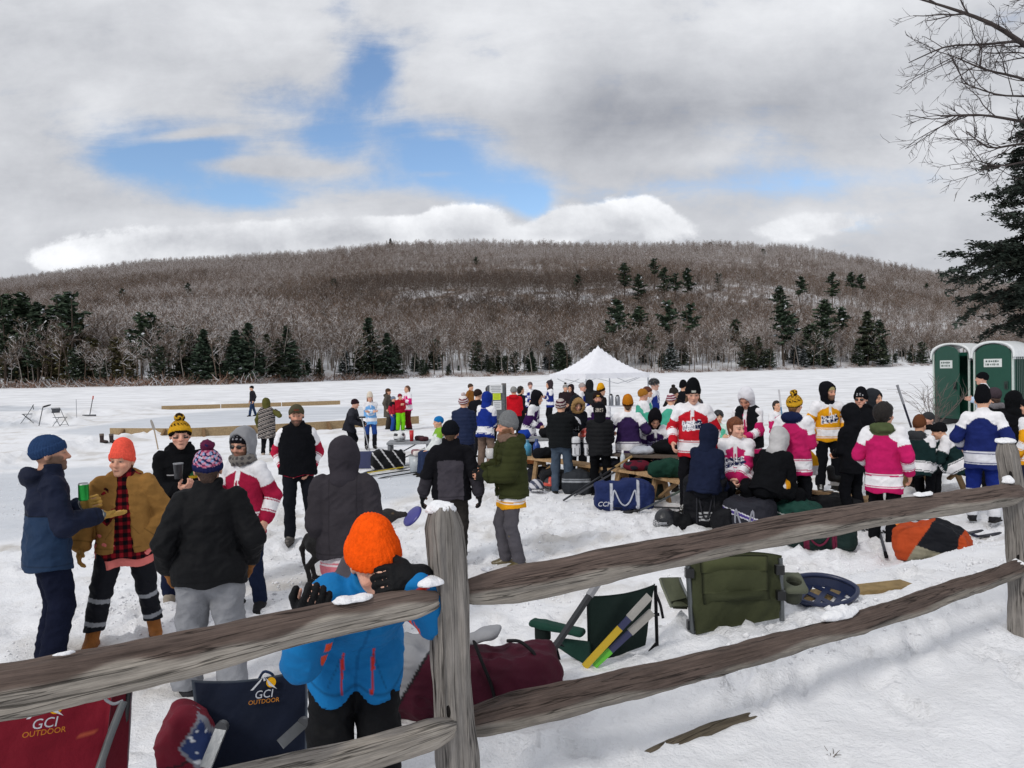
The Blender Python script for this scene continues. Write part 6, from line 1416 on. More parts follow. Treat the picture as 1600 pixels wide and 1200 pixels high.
# ------------------------------------------------------------------ far and middle distance
def build_tent():
    Y = 32.0; c = at(936, 640, Y); g = H(c[0], Y); root = empty('canopy_tent', (c[0], Y, g), math.radians(25), 'white peaked pop up canopy tent standing beyond the crowd', 'tent')
    ev, pk, hw = 2.15-(583-575.4)*Y/1200-g, 2.15+36*Y/1200-g, 1.5
    n = 24; u = np.linspace(-1, 1, n+1); U, W = np.meshgrid(u, u); r = np.maximum(np.abs(U), np.abs(W)); z = ev+(pk-ev)*(1-r)**1.35*(.8+.2*(1-r)); z = z-.05*(1-np.abs(np.minimum(np.abs(U), np.abs(W))/np.maximum(r, 1e-6)))*np.sin(r*3.1)
    P = np.stack([U*hw, W*hw, z], -1).reshape(-1, 3); k = n+1; i = (np.arange(n)[:, None]*k+np.arange(n)[None]).ravel()
    mesh_np('canopy', P, np.stack([i, i+1, i+k+1, i+k], 1), 'paper', (.80, .81, .86), True, root)
    for a in range(4):
        m_ = MB(); R = rotz(a*math.pi/2); q = np.linspace(-hw, hw, 13); top = np.stack([q, np.full(13, -hw-.004), np.full(13, ev)], 1); bot = top-[0, 0, .22]; bot[:, 2] += .03*np.abs(np.sin(np.arange(13)*1.3)); bot[:, 1] += .02*np.sin(np.arange(13)*1.1)
        m_.add(np.concatenate([top, bot])@R.T, [[j, j+1, 13+j+1, 13+j] for j in range(12)], (.78, .79, .84)); m_.build('valance', 'paper', root)
        c2 = R@np.array([-hw+.04, -hw+.04, 0]); m_ = MB(); m_.bar(c2+[0, 0, -.05], c2+[0, 0, ev], .045, .045, '#b9bcc2'); m_.box(c2+[0, 0, .01], (.12, .12, .015), '#9da0a6'); m_.build('leg', 'metal', root)
        m_ = MB(); e0 = R@np.array([-hw+.05, -hw+.05, ev-.08]); e1 = R@np.array([0, -hw+.05, ev-.42]); e2 = R@np.array([hw-.05, -hw+.05, ev-.08]); e3 = R@np.array([0, -hw+.05, ev-.08]); m_.bar(e0, e1, .025, .02, '#c4c6cb'); m_.bar(e1, e2, .025, .02, '#c4c6cb'); m_.build('truss', 'metal', root)
    # coffee table under the tent
    t = at(975, 640, 27); gz = H(t[0], 27); rt = empty('folding_table', (t[0], 27, gz), .1, 'white folding table with steel urns beside the tent', 'table'); m_ = MB(); m_.box((0, 0, .80), (1.5, .7, .04), '#c9cbd2'); m_.build('tabletop', 'plastic', rt)
    for x in (-.65, .65):
        for y in (-.28, .28): m_ = MB(); m_.bar((x, y, -.03), (x, y, .78), .03, .03, '#8a8d93'); m_.build('leg', 'metal', rt)
    for k, (dx, hh, lab) in enumerate(((-.45, .42, 'tall steel coffee urn on the white folding table, left of the pair'), (-.22, .38, 'shorter steel coffee urn on the white folding table'))):
        lathe_obj('coffee_urn', lab, 'urn', (t[0]+dx, 27, gz+.822), [(0, 0), (.08, 0), (.085, .02), (.085, hh*.75), (.06, hh*.85)], '#8d9096', 'metal', [('lid', [(.062, hh*.85), (.05, hh*.95), (0, hh)], '#1a1a1c', 'plastic')])
build_tent()

def build_toilets():
    base = gpt(1487, 664); Y0 = base[1]
    labs = ('green portable toilet with domed white roof and its door ajar, nearest the bare bush', 'green portable toilet with domed white roof at the right edge, door shut')
    p0 = at(1501, 660, 23.8); th = -.93
    for k in range(2):
        p = p0+k*1.17*np.array([math.cos(th), math.sin(th), 0]); g = H(p[0], p[1])-.03; root = empty('portable_toilet', (p[0], p[1], g), th, labs[k], 'portable toilet')
        w, d, h = 1.06, 1.20, 2.02; G, GD = '#0f4436', '#0b352a'
        m_ = MB(); m_.box((0, 0, .06), (w+.06, d+.06, .14), '#2a2c2e'); m_.build('skid', 'plastic', root)
        m_ = MB(); T = .04
        m_.box((-w/2+T/2, 0, .13+h/2), (T, d, h), G); m_.box((w/2-T/2, 0, .13+h/2), (T, d, h), G); m_.box((0, d/2-T/2, .13+h/2), (w-2*T, T, h), G)
        for x in np.linspace(-.4, .4, 7): m_.box((w/2+.008, x, .13+h*.52), (.02, .05, h*.8), GD); m_.box((-w/2-.008, x, .13+h*.52), (.02, .05, h*.8), GD)
        m_.box((0, -d/2+.03, .13+h-.05), (w-.09, .05, .10), G); m_.build('wall', 'plastic', root)
        for x in (-1, 1): m_ = MB(); m_.box((x*(w/2-.02), -d/2-.006, .13+h/2), (.05, .05, h), '#b9c4be'); m_.build('corner_post', 'plastic', root)
        # arched door
        dw = w-.12; xs = np.linspace(-dw/2, dw/2, 15); arch = .13+h-.10+.30*np.sqrt(np.maximum(1-(xs/(dw/2))**2*.96, 0)); fr = np.stack([xs, np.zeros(15), arch], 1); bo = np.stack([xs, np.zeros(15), np.full(15, .16)], 1)
        V = np.concatenate([fr, bo, fr+[0, .035, 0], bo+[0, .035, 0]]); F = [[j, 15+j, 16+j, j+1] for j in range(14)]+[[30+j, 31+j, 46+j, 45+j] for j in range(14)]+[[j, j+1, 31+j, 30+j] for j in range(14)]+[[0, 30, 45, 15], [14, 29, 59, 44]]
        dr = mesh_np('door', V+[dw/2, 0, 0], np.array(F), 'plastic', lin(G), False, root); dr.location = (-dw/2, -d/2-.035, 0); dr.rotation_euler = (0, 0, -.42 if k == 0 else 0)
        m_ = MB(); m_.box((dw-.12, -.02, 1.15), (.10, .03, .22), '#20302b'); m_.box((dw-.12, -.04, 1.12), (.03, .03, .12), '#0d1110'); m_.build('latch', 'plastic', dr)
        m_ = MB(); m_.box((dw*.5, -.010, 1.80), (.48, .012, .24), '#cfd4d2'); s_ = m_.build('sign', 'paper', dr)
        m_ = MB(); rr_ = np.random.RandomState(4); m_.box((dw*.5, -.0168, 1.80), (.44, .0012, .20), '#cfd4d2')
        for zz in (1.85, 1.755):
            xx = dw*.5-.19
            while xx < dw*.5+.17: wd = rr_.uniform(.02, .05); m_.box((xx+wd/2, -.0175, zz), (wd, .002, rr_.uniform(.04, .06)), '#4a5854'); xx += wd+rr_.uniform(.012, .03)
        m_.build('print', 'paper', s_)
        # domed translucent roof: arch profile swept front to back with a flared brim
        n = 19; a = np.linspace(0, math.pi, n); prof = np.stack([-np.cos(a)*(w/2+.05), np.zeros(n), .13+h-.12+np.sin(a)**.75*.42], 1); prof[0, 2] -= .06; prof[-1, 2] -= .06
        ys = [-d/2-.10, -d/2-.09, -d/2+.02, 0, d/2-.02, d/2+.06]; sc = [.97, 1, 1.0, 1.0, 1.0, .9]; V = np.concatenate([prof*[s2, 1, 1]+[0, y, (0 if s2 > .95 else -.04)] for y, s2 in zip(ys, sc)]); F = [[r*n+j, r*n+j+1, (r+1)*n+j+1, (r+1)*n+j] for r in range(5) for j in range(n-1)]
        inn = V*[.93, .96, 1]-[0, 0, .07]; N = len(V); F2 = [[N+q for q in f[::-1]] for f in F]; rim = [[j, N+j, N+j+1, j+1] for j in range(n-1)]
        mesh_np('roof', np.concatenate([V, inn]), np.array(F+F2+rim), 'plastic', '#e2e5e6', True, root)
        m_ = MB(); m_.box((0, -d/2+.02, .13+h+.02), (w-.10, .03, .40), '#12241e'); 
build_toilets()

def build_rink():
    def board(label, pts, z=.0, hgt=.24, t=.05, props=True, grp='timber boards round the rink'):
        for k, (a, b) in enumerate(zip(pts[:-1], pts[1:])):
            A, B = gnd(*a), gnd(*b); za, zb = H(A[0], A[1]), H(B[0], B[1]); zz = min(za, zb)-.03
            d = unit(B-A); root = empty('rink_board', (A+B)/2*[1, 1, 0]+[0, 0, zz], 0, label[k] if isinstance(label, list) else label, 'rink board', grp); o = np.array(root.location)
            m_ = MB(); m_.bar(A*[1, 1, 0]+[0, 0, zz+hgt/2]-o+d*.02, B*[1, 1, 0]+[0, 0, zz+hgt/2]-o-d*.02, t, hgt, '#9a8566'); m_.build('plank', 'lumber', root)
            s = np.array([-d[1], d[0], 0]); s = s if s[1] < 0 else -s
            for q in (.2, .75) if props else ():
                c = A+(B-A)*q; c = c*[1, 1, 0]+[0, 0, zz]-o; m_ = MB(); m_.bar(c+s*.05+[0, 0, hgt*.9], c+s*.34+[0, 0, -.02], .05, .09, '#7d6448', up=(d[0], d[1], 0)); m_.box(c+s*.06+[0, 0, hgt*.4], (.09, .09, hgt*.9), '#7d6448'); m_.build('brace', 'lumber', root)
    board(['weathered timber rink board nearest the snow bank on the left', 'timber rink board passing behind the capped man', 'timber rink board behind the shovel man', 'last timber rink board before the notice board'], [(172, 682), (290, 683), (425, 676), (540, 669), (655, 662)], hgt=.34)
    board(['far timber rink board at its left end', 'far timber rink board behind the lone walker', 'far timber rink board at its right end'], [(252, 641), (345, 638), (440, 635), (532, 632)], hgt=.30, props=False)
build_rink()

def folding_chair(label, px, py, yaw):
    g = gpt(px, py); root = empty('folding_chair', (g[0], g[1], g[2]-.04), math.radians(yaw), label, 'folding chair'); c = '#4a4c50'
    m_ = MB(); m_.box((0, 0, .44), (.42, .40, .02), '#5a5c60'); m_.build('seat', 'metal', root)
    m_ = MB(); m_.box((0, .235, .74), (.40, .02, .20), '#5a5c60', rotx(.18)); m_.build('backrest', 'metal', root)
    for x in (-.215, .215):
        m_ = MB(); m_.tube([(x, -.28, 0), (x, .03, .46), (x, .26, .86)], .012, c, 6); m_.build('front_leg', 'metal', root, True); m_ = MB(); m_.tube([(x*.9, .28, 0), (x*.9, -.16, .43)], .012, c, 6); m_.build('rear_leg', 'metal', root, True)
    m_ = MB(); m_.tube([(-.215, .26, .86), (.215, .26, .86)], .012, c, 6); m_.tube([(-.215, -.2, .12), (.215, -.2, .12)], .009, c, 6); m_.build('crossbar', 'metal', root, True)
folding_chair('grey metal folding chair on the left side of the snow mound', 43, 661, -60); folding_chair('grey metal folding chair on the right side of the snow mound', 94, 660, 70)
def _up(px, py0, py1): g = gpt(px, py1); return g, at(px, py0, g[1])
g_, t_ = _up(60, 628, 662); g_ = gpt(60, 662); stick('black hockey stick planted blade up in the snow mound', g_-[0, 0, .1], at(67, 636, g_[1]), blade=(.9, 0, .25), grip=None, tape=0, blen=.36)
g_ = gpt(140, 650); rk = empty('snow_rake', g_, 0, 'thin snow scraper with a red grip standing in the far snow bank', 'scraper'); m_ = MB(); m_.tube([(0, 0, 0), at(145, 622, g_[1])-g_], .022, '#3c3a40', 6); m_.build('handle', 'plastic', rk, True); m_ = MB(); m_.tube([at(145, 624, g_[1])-g_, at(145.7, 618.5, g_[1])-g_], .035, '#b8483a', 6); m_.build('grip', 'plastic', rk, True); m_ = MB(); m_.box((-.02, 0, .03), (.75, .06, .10), '#46484d'); m_.build('blade', 'plastic', rk)
g_ = gpt(120, 656); m_ = MB(); m_.tube([(0, 0, -.1), at(119, 624, g_[1])-g_], .012, '#8d9096', 6); o_ = m_.build('marker_pole', 'metal', None, True); o_.location = g_; tag(o_, 'thin grey marker pole standing in the snow left of the rink', 'pole')
for px, lab in ((161, 'dark winter boot standing alone on the snow, left of its pair'), (176, 'dark winter boot standing alone on the snow, right of its pair')): boot(lab, px, 692, '#3a3030', 75, .30)
g_ = gpt(248, 702); stick('wooden hockey stick with pale blade stuck upright behind the coral beanie', g_-[0, 0, .1], at(241, 672, g_[1]), col='#9c8a74', blade=(-.25, 0, 1), grip=None, tape=0, bladecol='#8f8a84', blen=.32)

def build_notice():
    Y = 18.6; c = at(775, 640, Y); g = H(c[0], Y); root = empty('notice_board', (c[0], Y, g), -.05, 'grey notice board with white sheets and one yellow sheet pinned up', 'notice board')
    z = lambda py: z_at(775, py, Y)-g; X = lambda px: (px-775)/1200*Y
    m_ = MB(); m_.bar((X(788), 0, -.1), (X(788), 0, z(599)), .11, .11, '#6f6c6b'); m_.build('post', 'lumber', root); m_ = MB(); m_.bar((X(764), 0, -.1), (X(764), 0, z(603)), .09, .09, '#6f6c6b'); m_.build('post', 'lumber', root)
    m_ = MB(); m_.box((X(776), -.08, (z(602)+z(655))/2), (.42, .025, z(602)-z(655)), '#5f6266'); m_.build('panel', 'lumber', root)
    for x0, y0, x1, y1, cc in ((766, 601, 786, 614, '#d4d6d8'), (771, 614.5, 783, 624.5, '#cde03c'), (771, 626, 784, 640, '#d2d4d6')):
        m_ = MB(); m_.box(((X(x0)+X(x1))/2, -.098, (z(y0)+z(y1))/2), (X(x1)-X(x0), .006, z(y0)-z(y1)), cc); s_ = m_.build('sheet', 'paper', root)
        m_ = MB()
        for k in range(4): m_.box(((X(x0)+X(x1))/2, -.1025, z(y0)+(z(y1)-z(y0))*(.2+.19*k)), ((X(x1)-X(x0))*(.8-.13*(k % 2)), .002, .012), '#8d9096' if cc[1:3] != 'cd' else '#9aa83a'); 
        m_.build('print', 'paper', s_)
build_notice()

def build_box_table():
    g = gpt(640, 729); root = empty('grey_table', g, .05, 'weathered grey box table in the snow holding a goalie mask and a red cup', 'table'); Y = g[1]; w = 66/1200*Y
    m_ = MB(); m_.box((0, .1, .55), (w, .75, .05), '#8f9296'); m_.build('tabletop', 'lumber', root)
    for x in (-w/2+.05, w/2-.05): m_ = MB(); m_.box((x, .1, .255), (.06, .7, .53), '#7d8084'); m_.build('side', 'lumber', root)
    o = np.array(g)
    helmet('white and black goalie mask resting on the grey box table', o+[-.22, .05, .575], '#d2d4d6', yaw=30, goalie=True, paint=lambda V: np.where((np.sin(V[:, 0]*40)+np.sin(V[:, 2]*50) > .9)[:, None], np.array([[.02, .02, .025]]), np.array([[.66, .67, .68]])))
    lathe_obj('red_cup', 'tall red cup on the grey box table', 'cup', o+[.06, .0, .578], [(0, 0), (.04, 0), (.052, .24), (.048, .24), (.04, .02), (0, .02)], '#c01f24')
    glove('black hockey glove lying on the grey box table beside the red cup', o+[.27, .05, .578], '#2a1c22', 40, '#4a2a30', 1.1)
    duffel('black and white goalie bag slumped in front of the grey box table', 607, 732, .75, .42, .4, 5, '#131417', lambda q, C, p: np.where((np.abs(np.sin(q[:, 0]*5+q[:, 2]*2)) < .2)[:, None], np.array([[.55, .55, .56]]), C), seed=5)
    b = gpt(652, 738); lathe_obj('bucket', 'pale plastic bucket standing by the grey box table', 'bucket', b, [(0, 0), (.15, 0), (.18, .36), (.175, .36), (.14, .03), (0, .03)], '#aeb4b8')
    glove('maroon and white hockey glove on top of the pale bucket', b+[0, 0, .36], '#6a2432', 20, '#d4ccc8', 1.25)
    for k, (a, b2, c) in enumerate((((574, 741), (640, 731), '#c8b030'), ((590, 744), (655, 735), '#222428'), ((588, 737), (650, 728), '#3a3c40'), ((612, 746), (668, 738), '#1c1d20'))):
        A, B = gpt(*a), gpt(*b2); stick(f'{["yellow", "black taped", "grey", "plain black"][k]} hockey stick lying flat on the snow near the grey box table', B+[0, 0, .04], A+[0, 0, .03], col=c, blade=(-.9, -.5, 0), grip='#d4d4d0')
    for k, (a, b2) in enumerate((((592, 728), (650, 694)), ((598, 733), (664, 700)))):
        A = gpt(*a); stick(['black hockey stick leaning on the grey box table, upper one', 'grey hockey stick leaning on the grey box table, lower one'][k], at(*b2, A[1]+.25), A+[0, 0, .03], col=['#222327', '#77797d'][k], blade=(-.95, 0, -.1), blen=.25)
    # the shovel under the stooping man's hands
    b = gpt(578, 733); sh = empty('snow_shovel', b, 0, 'navy snow shovel with long grey handle standing on its blade', 'shovel'); m_ = MB(); top = at(565, 652, b[1]+.4)-b
    m_.tube([(0, .1, .3), top], .016, '#8a8c90', 7); m_.build('handle', 'metal', sh, True); m_ = MB(); m_.bar(top-[.09, 0, 0], top+[.09, 0, 0], .04, .04, '#222226'); m_.build('grip', 'plastic', sh)
    f = lambda P: np.maximum(np.abs(np.hypot(P[:, 1]-.30, (P[:, 2]-.22)*.35)-.26)-.008, np.maximum(np.abs(P[:, 0])-.26, np.maximum(np.abs(P[:, 2]-.2)-.2, P[:, 1]-.25))); solid('blade', f, (-.3, -.05, -.02), (.3, .4, .45), .016, 'plastic', '#2c3358', sh)
build_box_table()
# ------------------------------------------------------------------ benches, tables and kit among the crowd
S0, S1, S2 = at(818, 713, 14.7), at(1003, 738, 12.5), at(1140, 768, 10.75)
bench('long plank bench running behind the blue bag, its far end by the olive jacket', S0, S1+(S0-S1)*.01, wide=.30, trestles=(.16, .55, .86))
bench('plank bench carrying on towards the camera to the navy hooded coat', S1+(S2-S1)*.012, S2, wide=.30, trestles=(.22, .72))
def slab_table(label, px, py, Y, w, d, h, col='#77797c', yaw=0):
    c = at(px, py, Y); g = H(c[0], Y); r = empty('picnic_table', (c[0], Y, g), yaw, label, 'table')
    for k in range(4): m_ = MB(); m_.box((0, (k-1.5)*d/4, h), (w, d/4-.012, .04), col); m_.build('plank', 'lumber', r)
    for x in (-w*.36, w*.36):
        for s_ in (-1, 1): m_ = MB(); m_.bar((x, s_*.12, h-.03), (x, s_*d*.55, -.04), .09, .04, WOOD2, up=(1, 0, 0)); m_.build('leg', 'lumber', r)
    return np.array([c[0], Y, g+h+.02])
T1 = slab_table('grey picnic table between the olive jacket and the man in jeans', 845, 690, 15.6, 1.5, .8, .74, '#85878a')
T2 = slab_table('picnic table heaped with kit in front of the purple jersey sitting down', 1030, 694, 12.9, 1.5, .75, .70, '#5a5048', -.5)
bench('short picnic bench under the players in dark green jerseys', at(1408, 716, 12.7), at(1506, 719, 12.9), wide=.30, trestles=(.25, .75), two=False, splay=.9)
bench('low plank bench with skates beside the person all in black', at(1262, 768, 10.8), at(1345, 776, 11.2), wide=.32, trestles=(.3, .75), h=.35)
bench('plank seat under the boy with clasped hands', at(1112, 746, 11.0), at(1215, 750, 10.7), wide=.34, trestles=(.2, .8))
def on(px, py, Y): return at(px, py, Y)
def line(P, Q, t): return np.asarray(P)+(np.asarray(Q)-np.asarray(P))*t
bz = lambda t: line(S0, S1, t)+np.array([0, 0, .024]); bz2 = lambda t: line(S1, S2, t)+np.array([0, 0, .024])
bottle('clear water bottle with white cap in the middle of the plank bench', bz(.86), '#c4ccd4', '#e8e8ea', .30, .042); can('white drink can on the plank bench behind the scarf man', bz(.30), '#c8c6c4', .17, .036)
can('red drink can at the near end of the plank bench', bz2(.62), '#a01a2c', .16, .036); bottle('blue jug standing on the far end of the bench', bz(.04), '#3f88a8', '#2a6a88', .30, .08); bottle('navy jug beside the light blue jug on the bench', bz(.13), '#20408a', '#1c3468', .34, .07); bottle('small plain bottle on the bench left of the dark green bag', bz2(.12), '#8f8c86', '#b8b4ac', .16, .03)
def lump(name, label, cat, g, size, col, seed, paint=None, mat='cloth', vox=.016):
    f = lambda P: ell(P, (0, 0, size[2]*.42), (size[0]/2, size[1]/2, size[2]*.58))+(fbm(P+seed, 6, 3, seed)-.5)*min(size)*.55
    F2 = lambda P: np.maximum(f(P), -P[:, 2]); o = solid(name, F2, -np.array([size[0], size[1], .1])*.7, np.array([size[0]*.7, size[1]*.7, size[2]*1.25]), vox, mat, (lambda V: paint(V)) if paint else col, None, lambda V: (fbm(V+seed, 14, 3, seed)-.5)*.03); o.location = [float(q) for q in g]; tag(o, label, cat); return o
lump('kit_bag', 'dark green bag slumped on the near plank bench', 'bag', bz2(.36), (.62, .34, .30), '#1d3a30', 3); lump('kit_bag', 'flat dark kit bag on the bench by the clear water bottle', 'bag', bz(.75), (.5, .3, .14), '#20222a', 5); lump('jacket_heap', 'dark red and grey jacket dropped on the bench right of the clear bottle', 'jacket', bz(.965), (.45, .3, .15), '#4a1c28', 7, lambda V: np.where((vnoise(V, 9, 2) > .5)[:, None], np.array([lin('#5c1e2c')]), np.array([lin('#23252c')])))
lump('kit_bag', 'black bag on the bench below the man in jeans', 'bag', bz(.2), (.5, .3, .20), '#17181b', 9); lump('jacket_heap', 'black jacket heaped on the kit laden picnic table', 'jacket', T2+[.25, 0, 0], (.8, .5, .24), '#121316', 11); lump('jacket_heap', 'red jacket heaped on the kit laden picnic table', 'jacket', T2+[.60, -.15, 0], (.30, .3, .16), '#8a2030', 12)
lump('white_jersey', 'crumpled white jersey on the kit laden picnic table', 'jersey', T2+[-.30, -.05, 0], (.40, .3, .13), '#aeb2bb', 13); lump('kit_bag', 'black kit bag on the grey picnic table', 'bag', T1+[.25, 0, 0], (.6, .4, .22), '#17181b', 14); lump('blue_cap', 'blue cap left on the grey picnic table', 'cap', T1+[-.35, -.2, 0], (.28, .26, .18), '#1f3f9a', 15)
can('lime green cup held out over the kit laden table', T2+[.32, -.3, .08], '#8fd43a', .12, .04, 'green_cup')
# goalie pads stood on the bench between the jeans and the puffer jacket
for k, (px, lab) in enumerate(((900, 'white goalie leg pad standing by the bench next to the jeans'), (919, 'white goalie leg pad half hidden by the black puffer jacket'))):
    Y = 13.1; p = at(px, 700, Y); r = empty('goalie_pad', (p[0], Y, z_at(px, 713, Y)), .1, lab, 'goalie pad'); f = lambda P: rbox(P, (0, 0, .17), (.075, .06, .17), .05); solid('face', f, (-.12, -.1, -.03), (.12, .1, .38), .012, 'plastic', lambda V: np.where((np.abs(V[:, 2]-.22) < .012)[:, None] | ((np.sin(V[:, 0]*150) > .8) & (V[:, 2] < .15) & (V[:, 2] > .04))[:, None], np.array([[.03, .03, .04]]), np.array([[.62, .63, .66]])), r)
    m_ = MB(); m_.tube([(-.078, 0, .2), (0, -.066, .2), (.078, 0, .2)], .008, '#1a1a1e', 5); m_.build('strap', 'nylon', r, True)
helmet('white and purple goalie mask propped behind the leg pads', at(896, 672, 13.4), '#d0d0d8', yaw=10, goalie=True, paint=lambda V: np.where((V[:, 2] < .10)[:, None], np.array([lin('#4a2a7a')]), np.array([[.66, .66, .70]])))
helmet('red and green helmet on the bench beside the puffer jacket', at(917, 690, 13.5), '#a83a30', yaw=-15)
# bags and helmets under the bench
duffel('navy duffel bag with white webbing handles and a white logo, in front of the bench', 975, 793, .88, .42, .40, 4, '#1f2b56', lambda q, C, p: np.where(((np.abs(np.abs(p[:, 0])-.20) < .016) & (p[:, 1] < 0))[:, None], np.array([[.50, .52, .58]]), C), '#b4b8c4', seed=2, ends=.07)
nd = bpy.data.objects['duffel_bag.001'] if 'duffel_bag.001' in bpy.data.objects else None
def label_bag(root, s, size, col, x, z, d): return text_on('logo', s, size, col, np.array([[1, 0, 0], [0, 0, -1], [0, 1, 0]]), (x, -d, z), root, 'cloth', .25, .004)
for o_ in list(COL.objects):
    if o_.get('label', '').startswith('navy duffel bag with white'): label_bag(o_, 'CCM', .10, '#d8dae2', -.30, .085, .205)
strip2 = lambda a, b, c: (lambda q, C, p: np.where((((np.abs(q[:, 2]-a) < .05) | (np.abs(q[:, 2]-b) < .05)) & (p[:, 1] < 0))[:, None], np.array([lin(c)]), C))
duffel('charcoal bag with two pale stripes under the far bench', 902, 770, .52, .40, .36, 0, '#2b2e33', strip2(.15, .33, '#9a9ea4'), seed=3); duffel('grey striped bag pressed against the charcoal bag', 932, 762, .36, .36, .3, 30, '#23252a', lambda q, C, p: np.where((np.sin(q[:, 0]*9+q[:, 2]*3) > .75)[:, None], np.array([[.3, .31, .33]]), C), seed=8)
duffel('black kit bag under the far end of the bench', 868, 762, .55, .34, .4, 10, '#15161a', seed=4); duffel('second black kit bag behind the two small helmets', 845, 754, .45, .32, .4, -20, '#1b1c22', seed=14); lump('rust_bag', 'rust brown leather bag under the far end of the bench', 'bag', gpt(838, 748)+[0, .2, .28], (.5, .3, .2), '#7a4a2c', 17)
helmet('white and navy helmet on the snow behind the olive jacket', gpt(838, 770), '#9098a8', yaw=20, paint=lambda V: np.where((np.sin(V[:, 0]*50+V[:, 2]*30) > .1)[:, None], np.array([lin('#2a3048')]), np.array([[.5, .5, .54]]))); helmet('black helmet with a red and white cross on the snow under the bench', gpt(861, 766), '#17181c', yaw=-10, paint=lambda V: np.where(((np.abs(V[:, 0]) < .03) | (np.abs(V[:, 2]-.12) < .025))[:, None], np.array([lin('#c84a3a')]), np.array([[.02, .02, .025]])))
duffel('dark camouflage bag by the trestle right of the navy duffel', 1026, 780, .34, .34, .3, 0, '#1f2420', lambda q, C, p: np.where((vnoise(p, 9, 4) > .55)[:, None], np.array([lin('#5c5a44')]), C), seed=21); duffel('black bag in the shade behind the navy duffel', 990, 757, .6, .36, .3, 0, '#17181c', seed=22)
helmet('black helmet with cage lying on the snow beside the tall black bag', gpt(1040, 822), '#1d1f24', yaw=-60); duffel('small black kit bag beside the caged helmet', 1062, 823, .32, .22, .26, 20, '#131417', seed=24)
duffel('tall black wheeled bag with curved white stripes standing behind the fence', 1103, 818, .58, .66, .42, 0, '#101116', lambda q, C, p: np.where((((np.abs(q[:, 2]+.42+.16*q[:, 0]**2*np.sign(q[:, 0])-.1*q[:, 0]) < .035) | (np.abs(q[:, 2]+.56-.1*q[:, 0]) < .035) | (np.abs(q[:, 2]+.70-.1*q[:, 0]) < .035)) & (q[:, 1] < 0) & (q[:, 0] > -.3))[:, None], np.array([[.45, .46, .48]]), C), '#2a2b30', seed=25)
duffel('slate bag with purple and white band beside the tall black bag', 1172, 828, .62, .42, .42, -18, '#25262e', lambda q, C, p: np.where((np.abs(q[:, 2]-.05+.45*q[:, 0]) < .09)[:, None], np.array([lin('#43357a')]), np.where((np.abs(q[:, 2]-.05+.45*q[:, 0]) < .16)[:, None], np.array([[.6, .6, .66]]), C)), '#8c8e98', seed=26)
duffel('charcoal bag with grey piping behind the purple banded bag', 1208, 814, .6, .38, .4, 15, '#2a2b32', lambda q, C, p: np.where((np.abs(np.abs(q[:, 0])-.7) < .03)[:, None], np.array([[.4, .4, .42]]), C), seed=27); duffel('dark green bag with white piping behind the upper fence rail', 1246, 822, .62, .34, .4, -10, '#1b4038', lambda q, C, p: np.where((np.abs(q[:, 2]-.5*np.abs(q[:, 0])+.1) < .04)[:, None], np.array([[.5, .52, .52]]), C), seed=28)
duffel('small black bag squeezed between the tall black bag and the slate bag', 1138, 829, .42, .32, .34, 10, '#141519', seed=47); duffel('black bag behind the legs of the gold beanie player', 1300, 812, .8, .36, .4, 0, '#131418', seed=29); lump('gold_jersey', 'gold and white jersey dropped on the bags', 'jersey', at(1212, 770, 10.0), (.42, .3, .22), '#c98a1c', 31, lambda V: np.where((np.abs(V[:, 0]-.02) < .07)[:, None], np.array([[.62, .62, .66]]), np.array([lin('#cf8f1c')]))); lump('gold_jersey', 'gold and white jersey hanging behind the pink jersey', 'jersey', at(1258, 742, 10.9), (.34, .26, .40), '#d0951c', 32, lambda V: np.where((V[:, 2] < .14)[:, None], np.array([[.64, .64, .68]]), np.array([lin('#d0951c')])))
skates('black skate on the low plank bench', 0, 0, yaw=70, g=at(1305, 762, 11.0)+[0, 0, .01]); skates('second black skate at the right end of the low plank bench', 0, 0, yaw=100, g=at(1328, 766, 11.1)+[0, 0, .01], col='#3a2620'); boot('brown work boot under the low plank bench', 1300, 792, '#5a3422', 60, .24)
duffel('dark green duffel with red straps lying behind the right rail', 1282, 853, .78, .28, .34, -4, '#152624', lambda q, C, p: np.where(((np.abs(q[:, 0]-.42) < .07) | (np.abs(q[:, 0]+.35) < .07))[:, None], np.array([lin('#5e1c34')]), C), '#5e1c34', seed=33)
duffel('orange and black backpack lying on the snow by the right post', 1457, 872, .72, .38, .42, -8, '#14161c', lambda q, C, p: np.where(((q[:, 0] < -.28+.25*q[:, 2]) | (q[:, 0] > .72))[:, None], np.array([lin('#a8431f')]), np.where(((q[:, 2] < -.25-.3*q[:, 0]) & (q[:, 0] < .5) & (q[:, 1] < .2))[:, None], np.array([lin('#8a8674')]), C)), None, name='backpack', seed=34, ends=.12, roll=.10, slump=.045)
tube('zip', bez([at(1400, 820, 8.05), at(1418, 808, 8.0), at(1440, 806, 8.0)]), .012, '#e07a30', None, mat='nylon').name = 'orange_strap'; tag(bpy.data.objects['orange_strap'], 'loose orange strap on top of the orange backpack', 'strap')
